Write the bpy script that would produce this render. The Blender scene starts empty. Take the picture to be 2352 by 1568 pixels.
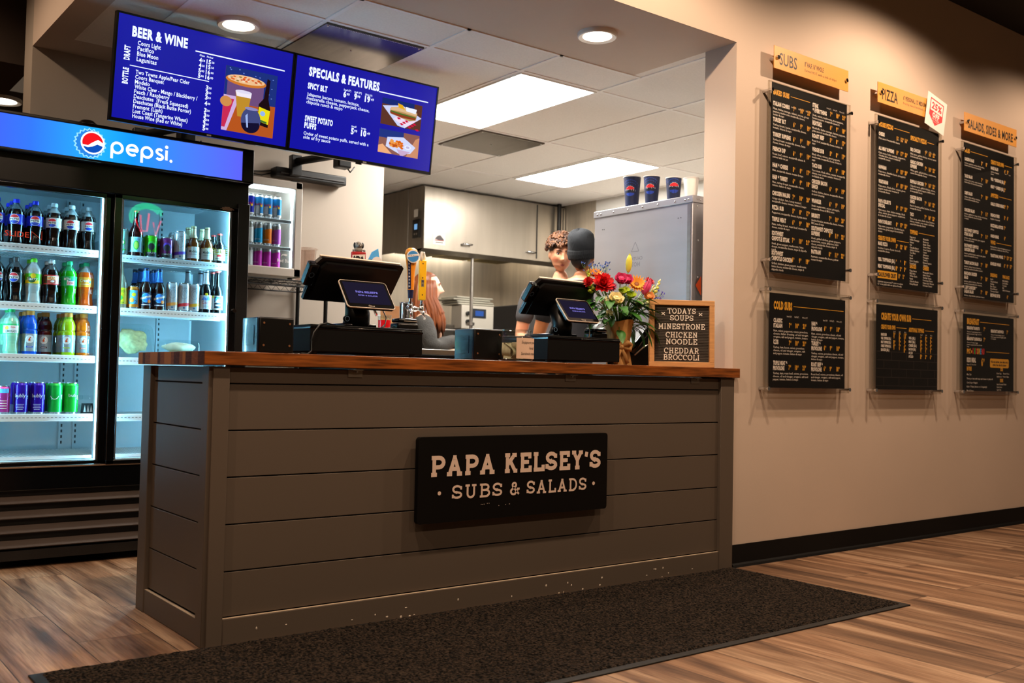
import bpy, bmesh, math, random
from math import sin, cos, pi, radians, sqrt, atan2
from mathutils import Matrix, Vector
random.seed(7)
SC = bpy.context.scene
COL = SC.collection

# ---------------------------------------------------------------- camera
cam = bpy.data.cameras.new('camera'); camo = bpy.data.objects.new('camera', cam); COL.objects.link(camo)
cam.sensor_width = 36; cam.lens = 2283.13/2352*36; cam.clip_start = .05; cam.clip_end = 60
def _cam():
    ya, pi_, ro = radians(37.697), radians(2.08), radians(1.187)
    f = Vector((sin(ya)*cos(pi_), cos(ya)*cos(pi_), sin(pi_))); r = Vector((cos(ya), -sin(ya), 0)); u = r.cross(f)
    r2 = cos(ro)*r+sin(ro)*u; u2 = -sin(ro)*r+cos(ro)*u
    m = Matrix(((r2.x, u2.x, -f.x, -1.268), (r2.y, u2.y, -f.y, -3.3079), (r2.z, u2.z, -f.z, .934), (0, 0, 0, 1)))
    camo.matrix_world = m
_cam()
cam.dof.use_dof = True; cam.dof.focus_distance = 4.4; cam.dof.aperture_fstop = 3.5
SC.camera = camo

# ---------------------------------------------------------------- world, light, exposure
SC.view_settings.view_transform = 'Standard'; SC.view_settings.look = 'None'
SC.view_settings.exposure = 0.14; SC.view_settings.gamma = 1.0
SC.view_settings.use_curve_mapping = False
W = bpy.data.worlds.new('world'); SC.world = W; W.use_nodes = True
W.node_tree.nodes['Background'].inputs[0].default_value = (1, .72, .5, 1)
W.node_tree.nodes['Background'].inputs[1].default_value = .07
SC.cycles.max_bounces = 7; SC.cycles.transparent_max_bounces = 16
SC.cycles.caustics_reflective = False; SC.cycles.caustics_refractive = False
SC.cycles.sample_clamp_indirect = 8.0

WARM = (1, .72, .5)
def spot(loc, energy, size=154, blend=.4, col=WARM, rad=.045, aim=None):
    l = bpy.data.lights.new('downlight', 'SPOT'); l.energy = energy; l.spot_size = radians(size); l.spot_blend = blend
    l.color = col; l.shadow_soft_size = rad
    o = bpy.data.objects.new('downlight', l); COL.objects.link(o); o.location = loc
    if aim: o.rotation_euler = (Vector(aim)-Vector(loc)).to_track_quat('-Z', 'Y').to_euler()
    return o
# the row of recessed dining-room downlights, a metre in front of the menu wall
for x, e in ((-2.2, 140), (-.15, 150), (1.9, 165), (3.95, 160), (6.0, 82)):
    spot((x, -.95, 3.40), e)
for x, e in ((-2.2, 75), (-.15, 80), (1.9, 75), (3.95, 45)):
    spot((x, -3.4, 3.40), e)
# soffit downlights over the counter, the one in the far room, and an added unseen one at left
spot((2.084, .377, 2.655), 30, 150, .6, (1, .8, .6))
spot((.629, 1.438, 2.655), 18, 150, .6, (1, .8, .6))
spot((-1.3, 2.0, 3.38), 70)  # extra unseen light, added to brighten the wall end and left floor
spot((-.12, 3.9, 2.62), 20, 150, .6, (1, .75, .5))

# ---------------------------------------------------------------- materials
def lin(h):
    if isinstance(h, (tuple, list)): return tuple(h[:3])
    h = h.lstrip('#'); c = [int(h[i:i+2], 16)/255 for i in (0, 2, 4)]
    return tuple(x/12.92 if x <= .04045 else ((x+.055)/1.055)**2.4 for x in c)
MATS = {}
def mat(name, col='#808080', rough=.5, metal=0., emit=0., spec=.5, trans=0., coat=0., noise=None, bump=None, alpha=1., sss=0., ecol=None):
    """noise=(scale,amount,stretch) varies the colour; bump=(scale,strength,stretch)"""
    if name in MATS: return MATS[name]
    m = bpy.data.materials.new(name); m.use_nodes = True; nt = m.node_tree; b = nt.nodes['Principled BSDF']; N = nt.nodes; L = nt.links
    c = lin(col); b.inputs['Base Color'].default_value = (*c, 1); b.inputs['Roughness'].default_value = rough
    b.inputs['Metallic'].default_value = metal; b.inputs['Specular IOR Level'].default_value = spec
    b.inputs['Transmission Weight'].default_value = trans; b.inputs['Coat Weight'].default_value = coat
    b.inputs['Alpha'].default_value = alpha
    if sss:
        b.inputs['Subsurface Weight'].default_value = sss; b.inputs['Subsurface Radius'].default_value = (.01, .004, .002)
    if emit:
        b.inputs['Emission Color'].default_value = (*(lin(ecol) if ecol else c), 1); b.inputs['Emission Strength'].default_value = emit
    def tex(scale, stretch, detail=4):
        tc = N.new('ShaderNodeTexCoord'); mp = N.new('ShaderNodeMapping'); nz = N.new('ShaderNodeTexNoise')
        mp.inputs['Scale'].default_value = stretch; nz.inputs['Scale'].default_value = scale; nz.inputs['Detail'].default_value = detail
        L.new(tc.outputs['Object'], mp.inputs[0]); L.new(mp.outputs[0], nz.inputs['Vector']); return nz
    if noise:
        nz = tex(noise[0], noise[2] if len(noise) > 2 else (1, 1, 1)); r = N.new('ShaderNodeValToRGB'); a = noise[1]
        r.color_ramp.elements[0].position = .3; r.color_ramp.elements[1].position = .7
        r.color_ramp.elements[0].color = (*[x*(1-a) for x in c], 1); r.color_ramp.elements[1].color = (*[min(1, x*(1+a)) for x in c], 1)
        L.new(nz.outputs[0], r.inputs[0]); L.new(r.outputs[0], b.inputs['Base Color'])
    if bump:
        nz = tex(bump[0], bump[2] if len(bump) > 2 else (1, 1, 1), 3); bp = N.new('ShaderNodeBump'); bp.inputs['Strength'].default_value = bump[1]; bp.inputs['Distance'].default_value = .01
        L.new(nz.outputs[0], bp.inputs['Height']); L.new(bp.outputs[0], b.inputs['Normal'])
    MATS[name] = m; return m
def glow(name, col, s):
    if name in MATS: return MATS[name]
    m = bpy.data.materials.new(name); m.use_nodes = True; nt = m.node_tree; nt.nodes.clear()
    e = nt.nodes.new('ShaderNodeEmission'); o = nt.nodes.new('ShaderNodeOutputMaterial'); e.inputs[0].default_value = (*lin(col), 1); e.inputs[1].default_value = s
    nt.links.new(e.outputs[0], o.inputs[0]); MATS[name] = m; return m
def pane(name, tint=(1, 1, 1), ior=1.45, rough=0., refl=1.):
    """thin sheet of glass or clear plastic"""
    if name in MATS: return MATS[name]
    m = bpy.data.materials.new(name); m.use_nodes = True; nt = m.node_tree; nt.nodes.clear(); N = nt.nodes; L = nt.links
    o = N.new('ShaderNodeOutputMaterial'); mx = N.new('ShaderNodeMixShader'); t = N.new('ShaderNodeBsdfTransparent'); g = N.new('ShaderNodeBsdfGlossy'); f = N.new('ShaderNodeFresnel')
    t.inputs[0].default_value = (*tint, 1); g.inputs['Roughness'].default_value = rough; g.inputs[0].default_value = (refl, refl, refl, 1); f.inputs[0].default_value = ior
    ge = N.new('ShaderNodeNewGeometry'); sb = N.new('ShaderNodeMath'); sb.operation = 'MULTIPLY'; iv = N.new('ShaderNodeMath'); iv.operation = 'SUBTRACT'; iv.inputs[0].default_value = 1
    L.new(ge.outputs['Backfacing'], iv.inputs[1]); L.new(f.outputs[0], sb.inputs[0]); L.new(iv.outputs[0], sb.inputs[1]); L.new(sb.outputs[0], mx.inputs[0]); L.new(t.outputs[0], mx.inputs[1]); L.new(g.outputs[0], mx.inputs[2]); L.new(mx.outputs[0], o.inputs[0])
    MATS[name] = m; return m

# ---------------------------------------------------------------- mesh builder
def FR(o, x=(1, 0, 0), y=(0, 0, 1)):
    x = Vector(x).normalized(); y = Vector(y).normalized(); z = x.cross(y)
    return Matrix(((x.x, y.x, z.x, o[0]), (x.y, y.y, z.y, o[1]), (x.z, y.z, z.z, o[2]), (0, 0, 0, 1)))
TXT = {}
_fc = bpy.data.curves.new('lettering', 'FONT'); _fo = bpy.data.objects.new('lettering', _fc)
def glyphs(s, bold, res):
    k = (s, bold, res)
    if k not in TXT:
        _fc.body = s; _fc.size = 1; _fc.offset = bold; _fc.resolution_u = res; _fc.space_character = 1.0+bold*2.6
        me = bpy.data.meshes.new_from_object(_fo)
        vs = [(v.co.x, v.co.y) for v in me.vertices]; fs = [tuple(p.vertices) for p in me.polygons]
        bpy.data.meshes.remove(me)
        xs = [a for a, _ in vs] or [0]
        TXT[k] = (vs, fs, min(xs), max(xs))
    return TXT[k]
CAP = .729
def arc(cx, cy, rx, ry, a0, a1, n=8):
    return [(cx+rx*cos(radians(a0+(a1-a0)*i/n)), cy+ry*sin(radians(a0+(a1-a0)*i/n))) for i in range(n+1)]
def _slabs():
    G = {}
    def sf(x, y, l=.17, r=.17): return [(x-l, y), (x+r, y)]
    G['A'] = (.95, [[(.17, 0), (.475, 1)], [(.475, 1), (.78, 0)], [(.27, .3), (.68, .3)], sf(.15, 0, .15, .17), sf(.8, 0, .17, .15), sf(.475, 1, .1, .1)])
    G['B'] = (.85, [[(.2, 0), (.2, 1)], [(.05, 1)]+arc(.5, .77, .24, .23, 90, -90)+[(.2, .54)], [(.05, 0), (.5, 0)]+arc(.52, .27, .28, .27, -90, 90)])
    G['C'] = (.85, [arc(.45, .5, .4, .5, 48, 312, 14), [(.76, .66), (.76, 1.0)]])
    G['D'] = (.9, [[(.2, 0), (.2, 1)], [(.04, 1)]+arc(.42, .5, .4, .5, 90, -90, 12)+[(.04, 0)]])
    G['E'] = (.8, [[(.2, 0), (.2, 1)], [(.05, 1), (.72, 1), (.72, .74)], [(.05, 0), (.76, 0), (.76, .28)], [(.2, .52), (.55, .52)], [(.55, .4), (.55, .64)]])
    G['H'] = (.95, [[(.2, 0), (.2, 1)], [(.75, 0), (.75, 1)], [(.2, .5), (.75, .5)], sf(.2, 0), sf(.2, 1), sf(.75, 0), sf(.75, 1)])
    G['I'] = (.42, [[(.2, 0), (.2, 1)], sf(.2, 0), sf(.2, 1)])
    G['K'] = (.9, [[(.2, 0), (.2, 1)], [(.2, .38), (.68, 1)], [(.4, .62), (.74, 0)], sf(.2, 0), sf(.2, 1), sf(.68, 1, .14, .16), sf(.74, 0, .1, .16)])
    G['L'] = (.78, [[(.2, 0), (.2, 1)], sf(.2, 1), [(.05, 0), (.74, 0), (.74, .3)]])
    G['M'] = (1.05, [[(.2, 0), (.2, 1)], [(.2, 1), (.525, .25)], [(.525, .25), (.85, 1)], [(.85, 1), (.85, 0)], sf(.2, 0), sf(.85, 0), sf(.2, 1, .15, .05), sf(.85, 1, .05, .15)])
    G['N'] = (.95, [[(.2, 0), (.2, 1)], [(.2, 1), (.75, 0)], [(.75, 0), (.75, 1)], sf(.2, 0), sf(.75, 1), sf(.2, 1, .15, .05)])
    G['O'] = (.95, [arc(.47, .5, .42, .5, 0, 360, 20)])
    G['P'] = (.82, [[(.2, 0), (.2, 1)], [(.04, 1)]+arc(.5, .72, .28, .28, 90, -90)+[(.2, .44)], sf(.2, 0)])
    G['R'] = (.9, [[(.2, 0), (.2, 1)], [(.04, 1)]+arc(.5, .73, .27, .27, 90, -90)+[(.2, .46)], sf(.2, 0), [(.46, .46), (.7, 0), (.88, 0)]])
    G['S'] = (.8, [arc(.4, .74, .31, .26, 20, 270, 10)+arc(.4, .26, .33, .22, 90, -160, 10), [(.71, .7), (.71, .98)], [(.07, .02), (.07, .32)]])
    G['T'] = (.85, [[(.425, 0), (.425, 1)], sf(.425, 0), [(.06, .72), (.06, 1), (.79, 1), (.79, .72)]])
    G['U'] = (.92, [[(.2, 1), (.2, .3)]+arc(.46, .3, .26, .3, 180, 360)[1:]+[(.72, 1)], sf(.2, 1), sf(.72, 1)])
    G['Y'] = (.9, [[(.18, 1), (.45, .48)], [(.72, 1), (.45, .48)], [(.45, .48), (.45, 0)], sf(.18, 1, .15, .16), sf(.72, 1, .16, .15), sf(.45, 0)])
    G["'"] = (.22, [[(.12, 1.02), (.06, .7)]])
    G['&'] = (.9, [[(.86, 0), (.28, .66)]+arc(.42, .8, .17, .19, 200, -30, 8)+[(.2, .42)]+arc(.36, .24, .26, .24, 140, 300, 8)+[(.8, .46)], [(.66, .46), (.92, .46)]])
    G['.'] = (.3, [[(.15, .42), (.15, .58)]])
    G['x'] = (.6, [[(.08, .25), (.5, .75)], [(.08, .75), (.5, .25)]])
    G[' '] = (.42, [])
    return G
SLAB = _slabs()
def ribbon(pl, t):
    n = len(pl); L_, R_ = [], []
    closed = n > 3 and abs(pl[0][0]-pl[-1][0])+abs(pl[0][1]-pl[-1][1]) < 1e-6
    for i, (x, y) in enumerate(pl):
        def d(a, b):
            dx, dy = pl[b][0]-pl[a][0], pl[b][1]-pl[a][1]; q = sqrt(dx*dx+dy*dy) or 1; return dx/q, dy/q
        d0 = d(i-1, i) if i else (d(n-2, n-1) if closed else d(0, 1)); d1 = d(i, i+1) if i < n-1 else (d(0, 1) if closed else d0)
        nx, ny = -(d0[1]+d1[1]), d0[0]+d1[0]; q = sqrt(nx*nx+ny*ny) or 1; nx, ny = nx/q, ny/q
        k = min(1.5, 1/max(.3, nx*-d1[1]+ny*d1[0])); L_.append((x+nx*t/2*k, y+ny*t/2*k)); R_.append((x-nx*t/2*k, y-ny*t/2*k))
    return L_+R_, [(i, n+i, n+i+1, i+1) for i in range(n-1)]

class M:
    def __init__(s): s.v = []; s.f = []; s.mi = []; s.sm = []; s.ms = []; s.T = Matrix(); s.wrap = None
    def slot(s, m):
        if m not in s.ms: s.ms.append(m)
        return s.ms.index(m)
    def add(s, vs, fs, m, smooth=False):
        b = len(s.v); s.v += [s.T @ Vector(p) for p in vs]; s.f += [tuple(b+i for i in f) for f in fs]
        if isinstance(m, list): s.mi += [s.slot(x) for x in m]
        else: s.mi += [s.slot(m)]*len(fs)
        s.sm += [smooth]*len(fs); return s
    def box(s, a, b, m):
        x0, x1 = sorted((a[0], b[0])); y0, y1 = sorted((a[1], b[1])); z0, z1 = sorted((a[2], b[2]))
        return s.add([(x0, y0, z0), (x1, y0, z0), (x1, y1, z0), (x0, y1, z0), (x0, y0, z1), (x1, y0, z1), (x1, y1, z1), (x0, y1, z1)],
                     [(3, 2, 1, 0), (4, 5, 6, 7), (0, 1, 5, 4), (1, 2, 6, 5), (2, 3, 7, 6), (3, 0, 4, 7)], m)
    def rbox(s, a, b, m, r=.004, seg=2):
        bm = bmesh.new(); bmesh.ops.create_cube(bm, size=1)
        c = [(a[i]+b[i])/2 for i in range(3)]; d = [abs(b[i]-a[i]) for i in range(3)]
        for v in bm.verts: v.co = Vector((c[0]+v.co.x*d[0], c[1]+v.co.y*d[1], c[2]+v.co.z*d[2]))
        bmesh.ops.bevel(bm, geom=bm.edges[:], offset=min(r, min(d)*.45), segments=seg, profile=.5, affect='EDGES')
        bm.verts.index_update(); s.add([tuple(v.co) for v in bm.verts], [tuple(v.index for v in f.verts) for f in bm.faces], m, True)
        bm.normal_update(); n = len(bm.faces); s.sm[-n:] = [max(abs(c) for c in f.normal) < .9995 for f in bm.faces]; bm.free(); return s
    def cyl(s, p, q, r, m, r2=None, n=16, cap=True, smooth=True):
        p, q = Vector(p), Vector(q); r2 = r if r2 is None else r2; d = (q-p).normalized()
        u = d.orthogonal().normalized(); w = d.cross(u); vs = []
        for c, rr in ((p, r), (q, r2)): vs += [tuple(c+(u*cos(2*pi*i/n)+w*sin(2*pi*i/n))*rr) for i in range(n)]
        s.add(vs, [(i, (i+1) % n, n+(i+1) % n, n+i) for i in range(n)], m, smooth)
        if cap: s.add(vs, [tuple(range(n))[::-1], tuple(range(n, 2*n))], m)
        return s
    def tube(s, pts, r, m, n=8, cap=True):
        P = [Vector(p) for p in pts]; k = len(P); rs = r if isinstance(r, (list, tuple)) else [r]*k; vs = []; u = None
        for i in range(k):
            d = (P[min(i+1, k-1)]-P[max(i-1, 0)]).normalized()
            u = d.orthogonal().normalized() if u is None else (u-d*u.dot(d)).normalized()
            w = d.cross(u); vs += [tuple(P[i]+(u*cos(2*pi*j/n)+w*sin(2*pi*j/n))*rs[i]) for j in range(n)]
        fs = [(i*n+j, i*n+(j+1) % n, (i+1)*n+(j+1) % n, (i+1)*n+j) for i in range(k-1) for j in range(n)]
        if cap: fs += [tuple(range(n))[::-1], tuple(range((k-1)*n, k*n))]
        return s.add(vs, fs, m, True)
    def lathe(s, prof, m, n=20, c=(0, 0, 0), a0=0, a1=360):
        """prof: (radius, z[, material from here up])"""
        k = len(prof); full = abs(a1-a0) >= 360; nn = n if full else n+1; vs = []
        for q in prof: vs += [(c[0]+q[0]*cos(radians(a0+(a1-a0)*j/n)), c[1]+q[0]*sin(radians(a0+(a1-a0)*j/n)), c[2]+q[1]) for j in range(nn)]
        cur = m
        for i in range(k-1):
            if len(prof[i]) > 2: cur = prof[i][2]
            s.add(vs[i*nn:(i+2)*nn], [(j, (j+1) % nn, nn+(j+1) % nn, nn+j) for j in range(n)], cur, True)
        return s
    def ell(s, c, r, m, n=16, k=10, fn=None):
        if not isinstance(r, (tuple, list)): r = (r, r, r)
        vs = []
        for i in range(k+1):
            t = pi*i/k
            for j in range(n):
                a = 2*pi*j/n; p = (sin(t)*cos(a), sin(t)*sin(a), cos(t)); p = fn(p) if fn else p
                vs.append((c[0]+r[0]*p[0], c[1]+r[1]*p[1], c[2]+r[2]*p[2]))
        return s.add(vs, [(i*n+j, (i+1)*n+j, (i+1)*n+(j+1) % n, i*n+(j+1) % n) for i in range(k) for j in range(n)], m, True)
    def prism(s, poly, z0, z1, m, mside=None):
        n = len(poly); vs = [(x, y, z0) for x, y in poly]+[(x, y, z1) for x, y in poly]
        s.add(vs, [tuple(range(n, 2*n)), tuple(range(n))[::-1]], m)
        return s.add(vs, [(i, (i+1) % n, n+(i+1) % n, n+i) for i in range(n)], mside or m)
    def flat(s, poly, m, z=0):
        vs = [(x, y, z) for x, y in poly]
        if s.wrap:
            us = [p[0] for p in poly]; a, b = min(us), max(us); k = max(1, math.ceil((b-a)/.0055))
            def clip(P, u, keep):
                o = []
                for i, p in enumerate(P):
                    q = P[i-1]; ip, iq = keep*(p[0]-u) >= 0, keep*(q[0]-u) >= 0
                    if ip != iq: f = (u-q[0])/(p[0]-q[0]); o.append((u, q[1]+f*(p[1]-q[1])))
                    if ip: o.append(p)
                return o
            for i in range(k):
                P = list(poly)
                if i: P = clip(P, a+(b-a)*i/k, 1)
                if i < k-1 and P: P = clip(P, a+(b-a)*(i+1)/k, -1)
                if len(P) > 2: s.add([s.wrap(x, y, z) for x, y in P], [tuple(range(len(P)))], m)
            return s
        return s.add(vs, [tuple(range(len(poly)))], m)
    def disc(s, x, y, r, m, z=0, ry=None, n=20, a0=0, a1=360):
        return s.flat([(x+r*cos(radians(a0+(a1-a0)*i/n)), y+(ry or r)*sin(radians(a0+(a1-a0)*i/n))) for i in range(n+(0 if a1-a0 >= 360 else 1))], m, z)
    def rect(s, x0, y0, x1, y1, m, z=0): 
        return s.flat([(x0, y0), (x1, y0), (x1, y1), (x0, y1)], m, z)
    def text(s, t, x, y, h, m, w=None, al='l', bold=0., z=0, xs=1., res=2, sh=0):
        vs, fs, a, b = glyphs(t, bold, res)
        if not fs: return s
        k = h/CAP; kx = k*xs
        if w: kx = w/(b-a)
        W_ = (b-a)*kx; ox = x-(W_/2 if al == 'c' else W_ if al == 'r' else 0)-a*kx
        P = [(ox+p*kx+q*k*sh, y+q*k, z) for p, q in vs]
        if s.wrap: P = [s.wrap(*p) for p in P]
        return s.add(P, fs, m)
    def slab(s, t, x, y, h, m, w=None, wt=.16, al='l', z0=0, z1=None, sp=.1):
        tot = sum(SLAB[c][0]+sp for c in t)-sp; kx = (w/tot) if w else h; tt = wt
        x0 = x-(tot*kx/2 if al == 'c' else 0); cx = 0
        for c in t:
            wd, ps = SLAB[c]
            for ip, pl in enumerate(ps):
                dz = ip*.00012
                q = [(x0+(cx+px)*kx, y+(tt/2+py*(1-tt))*h) for px, py in pl]
                vs, fs = ribbon(q, tt*h); n = len(vs)
                if z1 is None: s.add([(*p, z0+dz) for p in vs], fs, m)
                else:
                    s.add([(*p, z1+dz) for p in vs], fs, m); k = n//2
                    loop = list(range(k))+list(range(n-1, k-1, -1))
                    s.add([(*p, z0) for p in vs]+[(*p, z1+dz) for p in vs], [(loop[i], loop[(i+1) % n], n+loop[(i+1) % n], n+loop[i]) for i in range(n)], m)
            cx += wd+sp
        return s
    def obj(s, name, parent=None, kind=None, label=None):
        me = bpy.data.meshes.new(name); me.from_pydata([tuple(p) for p in s.v], [], s.f)
        for m in s.ms: me.materials.append(m)
        me.polygons.foreach_set('material_index', s.mi); me.polygons.foreach_set('use_smooth', s.sm); me.update()
        o = bpy.data.objects.new(name, me); COL.objects.link(o)
        if parent is not None:
            o.parent = parent
            if parent.get('_w'): o.matrix_parent_inverse = Matrix.Translation(-Vector(parent['_w']))
            if parent.parent is not None and parent.parent.get('_w') and not parent.get('_w'): pass
        if kind: o['kind'] = kind
        if label: o['label'] = label
        return o
def tag(o, label, cat, group=None):
    o['label'] = label; o['category'] = cat
    if group: o['group'] = group
    return o
ROOTS = []
def thing(name, label, cat, loc=(0, 0, 0), group=None, world=True):
    """Empty at the base of a thing; world=True: its parts are meshed in room coordinates"""
    o = bpy.data.objects.new(name, None); COL.objects.link(o); o.location = loc; o.empty_display_size = .05
    if world and tuple(loc) != (0, 0, 0): o['_w'] = [float(a) for a in loc]
    ROOTS.append(o); return tag(o, label, cat, group)
def dup(root, loc, rz=0, label=None, group=None):
    r = root.copy(); COL.objects.link(r); r.location = loc; r.rotation_euler = (0, 0, rz)
    if label: r['label'] = label
    if group: r['group'] = group
    for ch in list(root.children):
        c = ch.copy(); COL.objects.link(c); c.parent = r
        for g in list(ch.children):
            d = g.copy(); COL.objects.link(d); d.parent = c
    return r
class Kit:
    """one prototype of a kind of thing; the first placement moves it, later ones copy it"""
    def __init__(s, root): s.root = root; s.used = False
    def put(s, loc, rz, label, group):
        if not s.used:
            s.used = True; r = s.root; r.location = loc; r.rotation_euler = (0, 0, rz); r['label'] = label; r['group'] = group; return r
        return dup(s.root, loc, rz, label, group)
def struct(m, name): return m.obj(name, None, 'structure')
def soft(o, r=.003, seg=2):
    b = o.modifiers.new('bevel', 'BEVEL'); b.width = r; b.segments = seg; b.limit_method = 'ANGLE'; b.angle_limit = radians(40); return o
# ================================================================ THE SETTING
def floor_mat():
    m = bpy.data.materials.new('wood_plank_floor'); m.use_nodes = True; nt = m.node_tree; N = nt.nodes; L = nt.links; b = N['Principled BSDF']
    tc = N.new('ShaderNodeTexCoord'); mp = N.new('ShaderNodeMapping'); mp.inputs['Rotation'].default_value = (0, 0, radians(90)); mp.inputs['Location'].default_value = (.3, .077, 0)
    L.new(tc.outputs['Object'], mp.inputs[0])
    br = N.new('ShaderNodeTexBrick'); br.offset = .37; br.offset_frequency = 2; br.inputs['Scale'].default_value = 1
    br.inputs['Brick Width'].default_value = 1.22; br.inputs['Row Height'].default_value = .252; br.inputs['Mortar Size'].default_value = .0016; br.inputs['Mortar Smooth'].default_value = .1
    br.inputs['Color1'].default_value = (.0, .0, .0, 1); br.inputs['Color2'].default_value = (1, 1, 1, 1); br.inputs['Mortar'].default_value = (.5, .5, .5, 1)
    L.new(mp.outputs[0], br.inputs['Vector'])
    # grain runs along the planks, shifted plank by plank
    ad = N.new('ShaderNodeVectorMath'); ad.operation = 'MULTIPLY_ADD'; ad.inputs[1].default_value = (7, 3, 5)
    L.new(br.outputs['Color'], ad.inputs[0]); L.new(mp.outputs[0], ad.inputs[2])
    def nz(sc, st, det, dist=0):
        q = N.new('ShaderNodeMapping'); q.inputs['Scale'].default_value = st; n = N.new('ShaderNodeTexNoise'); n.inputs['Scale'].default_value = sc; n.inputs['Detail'].default_value = det; n.inputs['Distortion'].default_value = dist
        L.new(ad.outputs[0], q.inputs[0]); L.new(q.outputs[0], n.inputs['Vector']); return n
    broad = nz(2.2, (.45, 4.2, 1), 4, .8); fine = nz(9, (.6, 14, 1), 6, .4)
    r1 = N.new('ShaderNodeValToRGB'); e = r1.color_ramp.elements; e[0].position = .32; e[0].color = (*lin('#533c2c'), 1); e[1].position = .68; e[1].color = (*lin('#ba9b7e'), 1)
    q = e.new(.5); q.color = (*lin('#8d6c52'), 1); L.new(broad.outputs[0], r1.inputs[0])
    r2 = N.new('ShaderNodeValToRGB'); e = r2.color_ramp.elements; e[0].position = .3; e[0].color = (.55, .5, .46, 1); e[1].position = .62; e[1].color = (1.08, 1.06, 1.04, 1); L.new(fine.outputs[0], r2.inputs[0])
    mx = N.new('ShaderNodeMix'); mx.data_type = 'RGBA'; mx.blend_type = 'MULTIPLY'; mx.inputs[0].default_value = .9; L.new(r1.outputs[0], mx.inputs[6]); L.new(r2.outputs[0], mx.inputs[7])
    tone = N.new('ShaderNodeMapRange'); tone.inputs[3].default_value = .78; tone.inputs[4].default_value = 1.12; L.new(br.outputs['Color'], tone.inputs[0])
    m2 = N.new('ShaderNodeMix'); m2.data_type = 'RGBA'; m2.blend_type = 'MULTIPLY'; m2.inputs[0].default_value = 1; L.new(mx.outputs[2], m2.inputs[6]); L.new(tone.outputs[0], m2.inputs[7])
    seam = N.new('ShaderNodeMix'); seam.data_type = 'RGBA'; seam.inputs[7].default_value = (.02, .012, .008, 1); L.new(br.outputs['Fac'], seam.inputs[0]); L.new(m2.outputs[2], seam.inputs[6])
    L.new(seam.outputs[2], b.inputs['Base Color']); b.inputs['Roughness'].default_value = .42
    bp = N.new('ShaderNodeBump'); bp.inputs['Strength'].default_value = .25; bp.inputs['Distance'].default_value = .004; L.new(fine.outputs[0], bp.inputs['Height']); L.new(bp.outputs[0], b.inputs['Normal'])
    return m
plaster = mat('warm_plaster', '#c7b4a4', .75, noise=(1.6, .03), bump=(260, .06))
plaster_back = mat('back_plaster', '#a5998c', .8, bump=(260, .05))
tile_m = mat('acoustic_tile', '#efe8e0', .9, noise=(90, .04), bump=(420, .15))
grid_m = mat('ceiling_grid_white', '#f2ece6', .5)
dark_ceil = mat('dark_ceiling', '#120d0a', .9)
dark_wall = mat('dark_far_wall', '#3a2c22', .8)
black_base = mat('black_rubber_base', '#060505', .65, spec=.2)
steel_wall = mat('stainless_wall', '#c4b9a8', .38, .7, noise=(3, .12, (6, 6, .35)), bump=(9, .12, (1, 1, .3)))

o = struct(M().box((-8, -7, -.06), (10, 9, 0), floor_mat()), 'floor')
# front wall that carries the menus, and the header and soffit over the opening
struct(M().box((2.708, 0, 0), (10, .21, 3.42), plaster), 'wall_front')
h = M(); h.box((-.089, 0, 2.68), (2.708, .745, 3.42), plaster); h.box((-.089, .745, 2.68), (.06, 2.53, 3.42), plaster); h.box((.06, 2.27, 2.68), (2.118, 2.53, 3.42), plaster)
struct(h, 'trim_soffit')
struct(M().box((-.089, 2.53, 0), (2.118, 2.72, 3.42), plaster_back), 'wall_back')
c = M()
c.box((.06, .745, 2.68), (2.708, 2.27, 2.73), tile_m); c.box((2.708, .21, 2.68), (5.25, 5.4, 2.73), tile_m); c.box((2.118, 2.27, 2.68), (2.708, 5.4, 2.73), tile_m)
struct(c, 'ceiling_kitchen')
g = M()
xs = [.945+.6096*k for k in range(-2, 9)]; ys = [1.1061+1.2192*k for k in range(0, 4)]
zg, zt, hw = 2.674, 2.682, .0115
for x in xs:
    y0 = .745 if x < 2.76 else .21
    if x < .06: continue
    y1 = 2.27 if x < 2.118 else 5.4
    if x < 5.25: g.box((x-hw, y0, zg), (x+hw, y1, zt), grid_m)
for y in ys:
    g.box((.06 if y < 2.27 else 2.118, y-hw, zg+.0004), (5.25, y+hw, zt), grid_m)
for (x0, y0) in ((.945, 1.7157), (2.774, 2.9349)):
    g.box((x0, y0-hw, zg+.0002), (x0+.6096, y0+hw, zt), grid_m)
g.box((.06, .745, zg), (2.774, .76, zt), grid_m)
struct(g, 'ceiling_grid')
d = M(); d.box((-8, -7, 3.42), (10, 0, 3.5), dark_ceil); d.box((-8, 0, 3.42), (-.089, 8, 3.5), dark_ceil)
struct(d, 'ceiling_dining')
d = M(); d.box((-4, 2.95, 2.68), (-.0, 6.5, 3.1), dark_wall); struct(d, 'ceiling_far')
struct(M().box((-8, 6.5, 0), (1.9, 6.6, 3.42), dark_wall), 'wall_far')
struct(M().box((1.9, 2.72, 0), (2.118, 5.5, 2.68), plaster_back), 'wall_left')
struct(M().box((2.118, 5.35, 0), (5.25, 5.5, 2.68), steel_wall), 'wall_rear')
struct(M().box((5.25, 3.83, 0), (5.4, 5.5, 2.73), steel_wall).box((5.25, .21, 0), (5.4, 3.83, 2.73), mat('kitchen_paint', '#e4e2dc', .5)), 'wall_right')
b = M(); b.prism([(0, 0), (-.022, 0), (-.016, .012), (-.007, .02), (-.006, .112), (0, .112)], 0, 1, black_base); 
# profile drawn in y,z and swept along x
b.v = [Vector((2.71+p.z*7.2, p.x, p.y)) for p in b.v]
struct(b, 'baseboard_front')

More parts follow.
